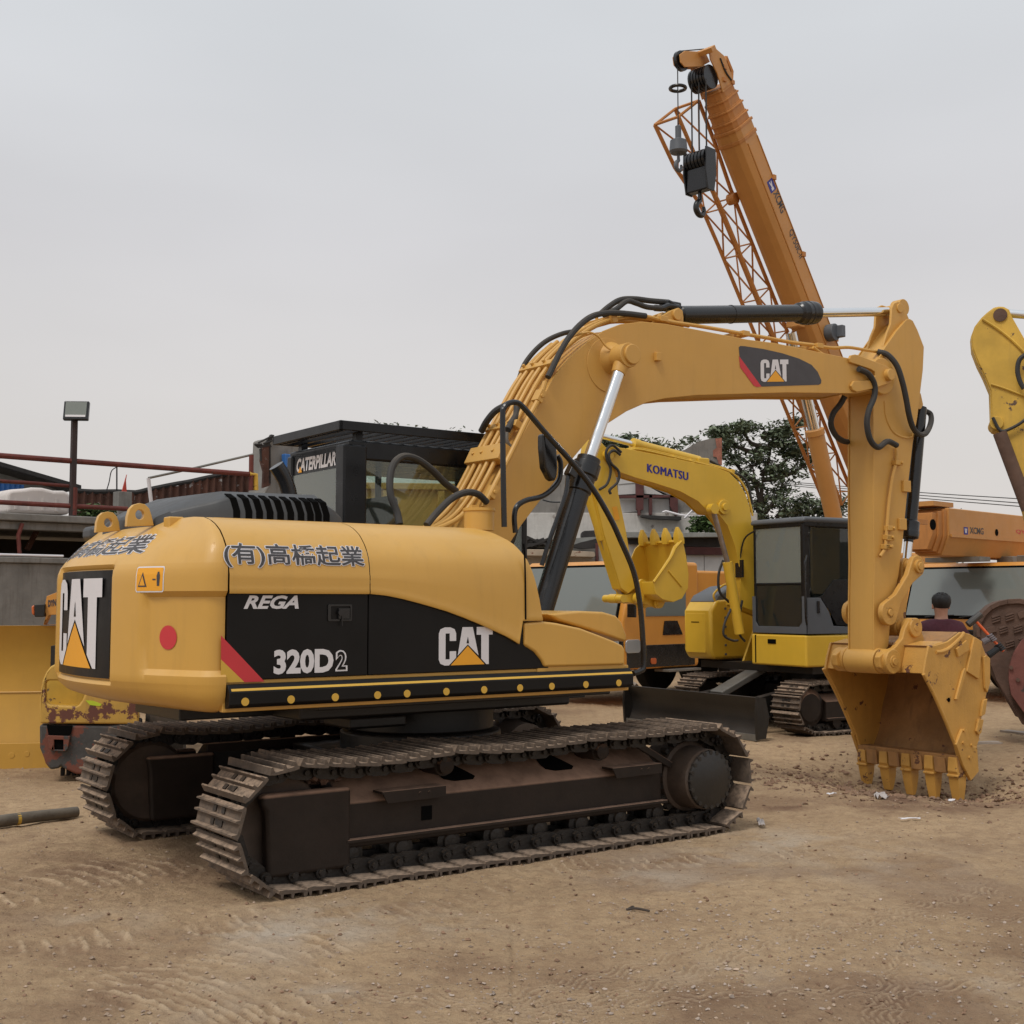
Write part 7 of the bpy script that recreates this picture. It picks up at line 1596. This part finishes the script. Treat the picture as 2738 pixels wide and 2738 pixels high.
def XR(pts, y=0): return [(q.x, q.z) for q in (UR(vM(*p), y=y) for p in pts)]
rr_ = thing('road_roller', 'road roller with flaking yellow and rusty grey weights, behind the rear of the big excavator', 'roller', FR)
hole = XR([(312, 850), (318, 832), (335, 824), (420, 824), (560, 850), (590, 900), (570, 955), (540, 995), (520, 1004), (350, 992), (325, 980), (316, 960)])
MB().xz(XR([(276, 1120), (270, 1060), (272, 950), (290, 830), (318, 765), (350, 725), (385, 708), (900, 700), (960, 1000), (950, 1125)]), 0, .10, [hole]).build('yellow_weight', M['wornpatch'], rr_, bevel=.02, seg=3)
MB().xz(XR([(285, 1100), (285, 830), (900, 800), (940, 1100)]), .35, .42).build('inner_plate', M['worn'], rr_)
MB().xz(XR([(300, 1010), (960, 1010), (960, 1020), (300, 1020)]), .1, .36).build('pocket_floor', M['worn'], rr_)
MB().bx(.45, .75, .20, .34, .85, 1.02).build('tow_eye', M['blackp'], rr_, bevel=.03)
MB().xz(XR([(270, 1128), (740, 1135), (950, 1110), (960, 1330), (740, 1455), (700, 1480), (520, 1470), (440, 1432), (420, 1415), (400, 1430), (345, 1440), (310, 1395), (300, 1360), (272, 1290)]), .01, .55).build('lower_weight', M['wornrust'], rr_, bevel=.025, seg=3)
MB().xz(XR([(322, 1130), (500, 1134), (490, 1190), (470, 1210), (335, 1205)]), -.004, .01).build('recess', M['dark'], rr_)
MB().xz(XR([(330, 1200), (486, 1205), (470, 1290), (455, 1308), (360, 1303), (340, 1285)]), -.03, .01, [XR([(375, 1228), (440, 1230), (440, 1300), (376, 1298)])]).build('hitch_plate', M['wornrust'], rr_, bevel=.006)
MB().xz(XR([(376, 1230), (439, 1231), (439, 1298), (377, 1297)]), -.006, -.002).build('hitch_hole', M['dark'], rr_)
for x0_ in (.20, 1.0): MB().lathe((x0_, .75, .40), (1, 0, 0), [(0, .25), (0, .36), (.05, .41), (.33, .41), (.38, .36), (.38, .25)], 28).build('tyre', M['tyre'], rr_)
for k in range(7): MB().box((.22+k*.055, .37, .06), (.03, .1, .08)).build('tyre_lug', M['tyre'], rr_)
MB().bx(.05, 1.3, .55, 3.4, .85, 1.30).build('rear_frame', M['frameb'], rr_); MB().bx(.1, 1.25, 1.5, 3.2, 1.3, 2.2).build('engine_cover', M['catb'], rr_, bevel=.06)
am = MB().xz(XR([(298, 440), (318, 370), (306, 330), (322, 242), (420, 205), (520, 190), (520, 440)], 1.1), 1.1, 1.3, [XR([(305, 438), (335, 372), (420, 368), (420, 438)], 1.1)]).build('bracket_arm', M['crcab'], rr_, bevel=.006)
bm = text_bm('DYNAPAC', .05, .8); a = UR(vM(330, 318), y=1.1); b = UR(vM(402, 306), y=1.1); c_ = UR(vM(330, 270), y=1.1)
W_ = (b.x-a.x)*7/4; fit(bm, 0, 1, 0, 1); lay('lettering', bm, lambda u, v: (a.x+W_*u, 1.096, a.z+(b.z-a.z)*7/4*u+(c_.z-a.z)*v), M['greyfilm'], rr_)
MB().xz(XR([(234, 300), (312, 295), (306, 385), (238, 386)], 1.05), 1.05, 1.25).build('lamp_bracket', M['frameb'], rr_, bevel=.01)
MB().xz(XR([(213, 312), (236, 302), (238, 378), (216, 366)], 1.05), 1.07, 1.2).build('turn_signal', M['amber'], rr_, bevel=.015)
MB().xz(XR([(590, 960), (640, 962), (700, 985), (690, 1000), (620, 992)], -.0), -.004, .0).build('sticker', M['limef'], rr_)
# ============================================================ the man with the sledgehammer
PX, PY = 4.95, 14.42; pz0 = gz(PX, PY)
pm = thing('person', 'man in a maroon shirt seen from behind, swinging a sledgehammer beyond the bucket', 'person', None, (PX, PY, pz0))
PH = 1.85-pz0
def skinned(name, verts, edges, rad, m, parent, lv=2):
    me = bpy.data.meshes.new(name); k = PH/1.84
    me.from_pydata([(v[0], v[1], v[2]*k) for v in verts], edges, []); o = bpy.data.objects.new(name, me); COL.objects.link(o); o.parent = parent
    sk = o.modifiers.new('skin', 'SKIN'); sk.use_smooth_shade = True
    for i, r in enumerate(rad): 
        sv = me.skin_vertices[0].data[i]; sv.radius = (r, r) if not isinstance(r, tuple) else r
        if i == 0: sv.use_root = True
    sb = o.modifiers.new('sub', 'SUBSURF'); sb.levels = lv; sb.render_levels = lv; me.materials.append(m); return o
for n_, c_, r_ in (('skin', (.42, .22, .15), .5), ('shirt', (.075, .018, .030), .85), ('trousers', (.03, .032, .04), .85), ('hair', (.008, .007, .007), .6), ('glove', (.18, .16, .17), .85), ('shoe', (.02, .018, .016), .6), ('handle', (.75, .13, .03), .45)):
    M[n_] = mat(n_, c_, r_, var=.15, scale=12)
bvx = [(0, 0, .98), (0, .0, 1.12), (0, .0, 1.32), (0, 0, 1.47), (0, 0, 1.55), (.005, .01, 1.615), (.01, .02, 1.70), (.01, .02, 1.785),
       (.18, 0, 1.455), (.36, .10, 1.27), (.50, .06, 1.31), (-.18, 0, 1.455), (-.28, .20, 1.25), (-.02, .34, 1.16), (.30, .20, 1.13), (.54, .02, 1.17),
       (.10, 0, .93), (.12, -.03, .50), (.13, .02, .09), (.14, .10, .05), (-.10, 0, .93), (-.13, .0, .50), (-.15, .03, .09), (-.16, .12, .05)]
bed = [(0, 1), (1, 2), (2, 3), (3, 4), (4, 5), (5, 6), (6, 7), (3, 8), (8, 9), (9, 10), (3, 11), (11, 12), (12, 13), (13, 14), (14, 15), (0, 16), (16, 17), (17, 18), (18, 19), (0, 20), (20, 21), (21, 22), (22, 23)]
brd = [(.15, .10), (.135, .09), (.155, .10), (.11, .075), .060, .072, (.090, .102), (.080, .09), .065, .045, .032, .065, .045, .038, .036, .030, .088, .060, .042, .035, .088, .060, .042, .035]
bvx[13] = (.02, .30, 1.20); 
body = skinned('body', bvx, bed, brd, M['skin'], pm)
tor = [0, 1, 2, 3, 8, 9, 11, 12, 13]
skinned('shirt', [(0, 0, .95), bvx[1], bvx[2], (0, 0, 1.47), (.185, 0, 1.455), (.34, .09, 1.30), (-.185, 0, 1.455), (-.27, .18, 1.28), (0, 0, 1.565)], [(0, 1), (1, 2), (2, 3), (3, 4), (4, 5), (3, 6), (6, 7), (3, 8)], [(.20, .145), (.19, .14), (.225, .155), (.19, .135), .105, .072, .105, .072, .078], M['shirt'], pm)
skinned('trousers', [(0, 0, .98), (.10, 0, .90), (.12, -.03, .50), (.13, .01, .12), (-.10, 0, .90), (-.13, 0, .50), (-.15, .02, .12)], [(0, 1), (1, 2), (2, 3), (0, 4), (4, 5), (5, 6)], [(.18, .13), .105, .080, .065, .105, .080, .065], M['trousers'], pm)
skinned('sleeve', [bvx[9], (.44, .08, 1.285)], [(0, 1)], [.055, .045], M['glove'], pm)
for s_ in (1, -1): skinned('shoe', [(.135*s_, .0, .05), (.145*s_, .16, .035)], [(0, 1)], [.055, .045], M['shoe'], pm)
kk = PH/1.84
hm = MB(); hm.lathe((.012, .012, 1.755*kk), (0, 0, 1), [(-.10, .02), (-.085, .075), (-.06, .094), (-.02, .106), (.03, .104), (.065, .085), (.09, .045), (.098, .01)], 20)
for v in hm.bm.verts: v.co.y = .012+(v.co.y-.012)*1.15; v.co.z -= max(0, (v.co.y-.05))*-.25
for k in range(150):
    a = random.uniform(0, math.tau); e = random.uniform(-.1, 1.4); p = Vector((.012+.097*math.cos(a)*math.cos(e), .012+.11*math.sin(a)*math.cos(e), 1.755*kk+.088*math.sin(e))); hm.cyl(p, p+Vector((.01*math.cos(a), .01*math.sin(a), .012)), .012, .003, 5)
hm.build('hair', M['hair'], pm)
for s_ in (1, -1): MB().box((.01+s_*.092, .03, 1.695*kk), (.018, .035, .06)).build('ear', M['skin'], pm, bevel=.008, seg=3)
MB().prism([(.03, .115, 1.70*kk), (.05, .115, 1.66*kk), (.01, .115, 1.66*kk)], (.004, .03, 0)).build('nose', M['skin'], pm, bevel=.004)
for s_ in (1, -1): MB().cyl((.03+s_*.03, .108, 1.715*kk), (.03+s_*.03, .115, 1.715*kk), .009, n=8).build('eye', M['white'], pm)
MB().box((.03, .112, 1.635*kk), (.04, .01, .008)).build('mouth', M['redbrown'], pm)
def hammer_pt(x, y, Y): r = ray(*vO(x, y)); k = Y/r.y; return Vector((r.x*k-PX, Y-PY, EYE+r.z*k-pz0))
h0 = hammer_pt(880, 455, 14.50); h1 = hammer_pt(1195, 800, 14.42); hd_ = (h1-h0).normalized()
sh_ = thing('sledgehammer', 'sledgehammer with a dark steel head and an orange handle, held by the man', 'hammer', None, (PX, PY, pz0))
MB().tube([h0-hd_*.03, h0.lerp(h1, .5), h1+hd_*.03], .017, 10, 3).build('handle', M['handle'], sh_)
sd_ = hd_.cross(Vector((0, 1, 0))).normalized(); MB().cyl(h0-sd_*.10, h0+sd_*.10, .043, n=8).build('hammer_head', M['darkst'], sh_, bevel=.006)
for j, (u_, rt) in enumerate(((.62, 10), (.93, 15))):
    hp = h0.lerp(h1, u_); wr = Vector((bvx[rt if j else 10][0], bvx[15 if j else 10][1], bvx[15 if j else 10][2]*kk)); g = MB()
    to = (wr-hp).normalized(); up_ = hd_; side2 = to.cross(up_).normalized()
    g.tube([wr, wr.lerp(hp, .5), hp+to*.02], lambda u: .040-.006*u, 10, 3)
    for f in range(4):
        c0_ = hp+up_*(-.036+f*.024)+to*.02; g.tube([c0_+side2*.01, c0_+side2*.034-to*.015, c0_+side2*.026-to*.048, c0_-side2*.006-to*.052, c0_-side2*.022-to*(.034-.004*f)], lambda u: .0115-.002*u, 8, 3)
    g.tube([hp+to*.04-side2*.01-up_*.03, hp-side2*.03-up_*.035, hp-side2*.028-to*.03-up_*.02], .0125, 8, 3)
    g.build('glove', M['glove'] if j == 0 else M['seat'], pm)

# ============================================================ things lying on the ground
FG = Frame(0, 0, 0)
def gp(x, y): a = G2(x, y); return a[0], a[1], gz(*a)
a = G2(-60, 1572); b = G2(145, 1543); za, zb_ = gz(*a), gz(*b)
lg = thing('pole', 'muddy grey pole lying on the ground at the left edge', 'pole', None, (a[0], a[1], 0))
m_ = MB().tube([(0, 0, za+.05), ((b[0]-a[0])*.5, (b[1]-a[1])*.5, (za+zb_)/2+.055), (b[0]-a[0], b[1]-a[1], zb_+.05)], lambda u: .050-.008*u, 14, 6); m_.build('pole_shaft', M['pole'], lg)
MB().cyl(((b[0]-a[0])*.42, (b[1]-a[1])*.42, (za+zb_)/2+.053), ((b[0]-a[0])*.45, (b[1]-a[1])*.45, (za+zb_)/2+.053), .0478, n=16).build('paint_band', M['worn'], lg)
def scrap(name, label, cat_, x, y, size, m, seed, thick=.01, crumple=.3):
    rnd = random.Random(seed); X_, Y_, Z_ = gp(x, y); mb = MB(); n = 6; g = []
    for i in range(n):
        row = []
        for j in range(n):
            u = (i/(n-1)-.5); v = (j/(n-1)-.5); row.append(mb.bm.verts.new((u*size[0]*(1+rnd.uniform(-.15, .15)), v*size[1]*(1+rnd.uniform(-.15, .15)), .012+rnd.uniform(0, crumple*size[0]))))
        g.append(row)
    lo = [[mb.bm.verts.new(v.co-Vector((0, 0, thick))) for v in r_] for r_ in g]
    for i in range(n-1):
        for j in range(n-1): mb._f([g[i][j], g[i+1][j], g[i+1][j+1], g[i][j+1]]); mb._f([lo[i][j+1], lo[i+1][j+1], lo[i+1][j], lo[i][j]])
    for i in range(n-1):
        for s_, e_ in ((0, 1), (n-1, -1)): mb._f([g[i][s_], g[i+1][s_], lo[i+1][s_], lo[i][s_]]); mb._f([g[s_][i], g[s_][i+1], lo[s_][i+1], lo[s_][i]])
    o = mb.build(name, m, None, smooth=20); o.location = (X_, Y_, Z_+.005); o.rotation_euler = (0, 0, rnd.uniform(0, 3)); return tag(o, label, cat_)
c = lambda x, y: ((2138+x*.41408)/1.41718, (1400+y*.41408)/1.41718)
scrap('plastic_bag', 'crumpled whitish plastic bag in front of the bucket teeth', 'bag', *c(525, 1765), (.17, .10), M['bag'], 1, .004, .3)
scrap('paper_scrap', 'thin white paper scrap in the right foreground of the bucket teeth', 'paper', *c(715, 1910), (.16, .035), M['white'], 2, .003, .05)
scrap('paper_scrap', 'small white scrap left of the plastic bag', 'paper', *c(205, 1755), (.10, .04), M['white'], 3, .003, .1)
scrap('stone_slab', 'flat grey slab at the right edge near the brown bucket', 'slab', *c(1400, 1345), (.42, .16), M['slab'], 4, .03, .02)
scrap('stone_slab', 'flat broken slab just right of the big bucket', 'slab', *c(1195, 1412), (.42, .12), M['slab'], 5, .025, .04)
scrap('cloth_scrap', 'pale torn rag beside the far end of the near track', 'rag', 1435, 1592-34, (.26, .05), M['bag'], 6, .006, .1)
scrap('paper_scrap', 'tiny white scrap at the right of the open ground', 'paper', 1795, 1509+0, (.09, .05), M['white'], 7, .004, .1)
X_, Y_, Z_ = gp(1205, 1720); o = MB().tube([(-.07, .0, .015), (-.025, .006, .02), (.0, 0, .02), (.06, -.02, .012)], .007, 7).tube([(-.025, .006, .02), (-.03, .03, .025), (-.055, .035, .012)], .006, 6).build('twig', M['bark'], None); o.location = (X_, Y_, Z_); tag(o, 'forked dark twig lying on the open ground in the lower right', 'twig')
# rubble heap behind the near track
hp_ = MB(); rnd = random.Random(31); X0_, Y0_ = G2(1108, 1296)
for _ in range(150):
    s_ = rnd.uniform(.05, .22); d = rnd.gauss(0, .45); dd = rnd.gauss(0, .3); z = max(0, .22*math.exp(-(d/.7)**2)*rnd.random()); q0_ = (X0_+d, Y0_+dd, s_*.25+z)
    hp_.box(q0_, (s_, s_*rnd.uniform(.5, 1), s_*rnd.uniform(.15, .7)), Matrix.Rotation(rnd.uniform(0, 6), 3, Vector((rnd.random(), rnd.random(), 1)).normalized()), top=(rnd.uniform(.5, 1), rnd.uniform(.5, 1)))
tag(hp_.build('rubble', M['slab'], None, smooth=15), kind='stuff')
# loose stones and clods
def stones(name, m, n, gen, smin, smax, seed):
    rnd = random.Random(seed); P_ = [gen(rnd) for _ in range(n)]; H_ = ground_fn(np.array([[p[0] for p in P_]]), np.array([[p[1] for p in P_]]))[0][0]
    vs, fs = [], []; base_ = [(1, 0, 0), (-1, 0, 0), (0, 1, 0), (0, -1, 0), (0, 0, 1), (0, 0, -1), (.6, .6, .5), (-.6, .5, .6), (.5, -.6, -.5)]
    F6 = [(0, 2, 6), (2, 4, 6), (4, 0, 6), (2, 1, 7), (1, 4, 7), (4, 2, 7), (1, 3, 4), (3, 0, 4), (0, 5, 2), (2, 5, 1), (1, 5, 3), (3, 5, 8), (5, 0, 8), (0, 3, 8)]
    for (x, y), h in zip(P_, H_):
        s_ = smin+(smax-smin)*rnd.random()**3.2; a = rnd.uniform(0, 6.28); ca, sa = math.cos(a), math.sin(a); k0 = len(vs); sy = rnd.uniform(.5, 1); sz = rnd.uniform(.35, .8)
        for b_ in base_:
            j_ = rnd.uniform(.7, 1.25); px, py, pz = b_[0]*s_*j_, b_[1]*s_*sy*j_, b_[2]*s_*sz*j_; vs.append((x+px*ca-py*sa, y+px*sa+py*ca, h+pz+s_*sz*.35))
        fs += [tuple(k0+i for i in f) for f in F6]
    me = bpy.data.meshes.new(name); me.from_pydata(vs, [], fs); me.materials.append(m); o = bpy.data.objects.new(name, me); COL.objects.link(o); return tag(o, kind='stuff')
def anywhere(r): u = r.random(); Y = 4.9+u*u*12; return (r.uniform(-.45, .45)*Y*1.05, Y)
spots_ = [(-.3, 5.9, .7, .35), (.4, 5.6, .6, .3), (2.2, 6.6, .9, .4), (1.3, 6.0, .7, .3), (2.6, 5.6, .6, .3), (3.4, 7.4, .8, .5), (.9, 7.2, .6, .3), (1.0, 6.6, .9, .25)]
def clustered(r): s_ = spots_[r.randrange(len(spots_))]; return (s_[0]+r.gauss(0, s_[2]*.6), s_[1]+r.gauss(0, s_[3]*.7))
def dug(r): p = CAT.w(r.gauss(5.7, .9), r.gauss(-.4, .8), 0); return (p.x, p.y)
stones('pebbles', M['stone'], 6500, anywhere, .0022, .016, 1); stones('gravel', M['stone2'], 1800, clustered, .0025, .016, 2); stones('clods', M['clod'], 3200, dug, .005, .04, 3); stones('clods', M['clod'], 3500, anywhere, .003, .018, 4)
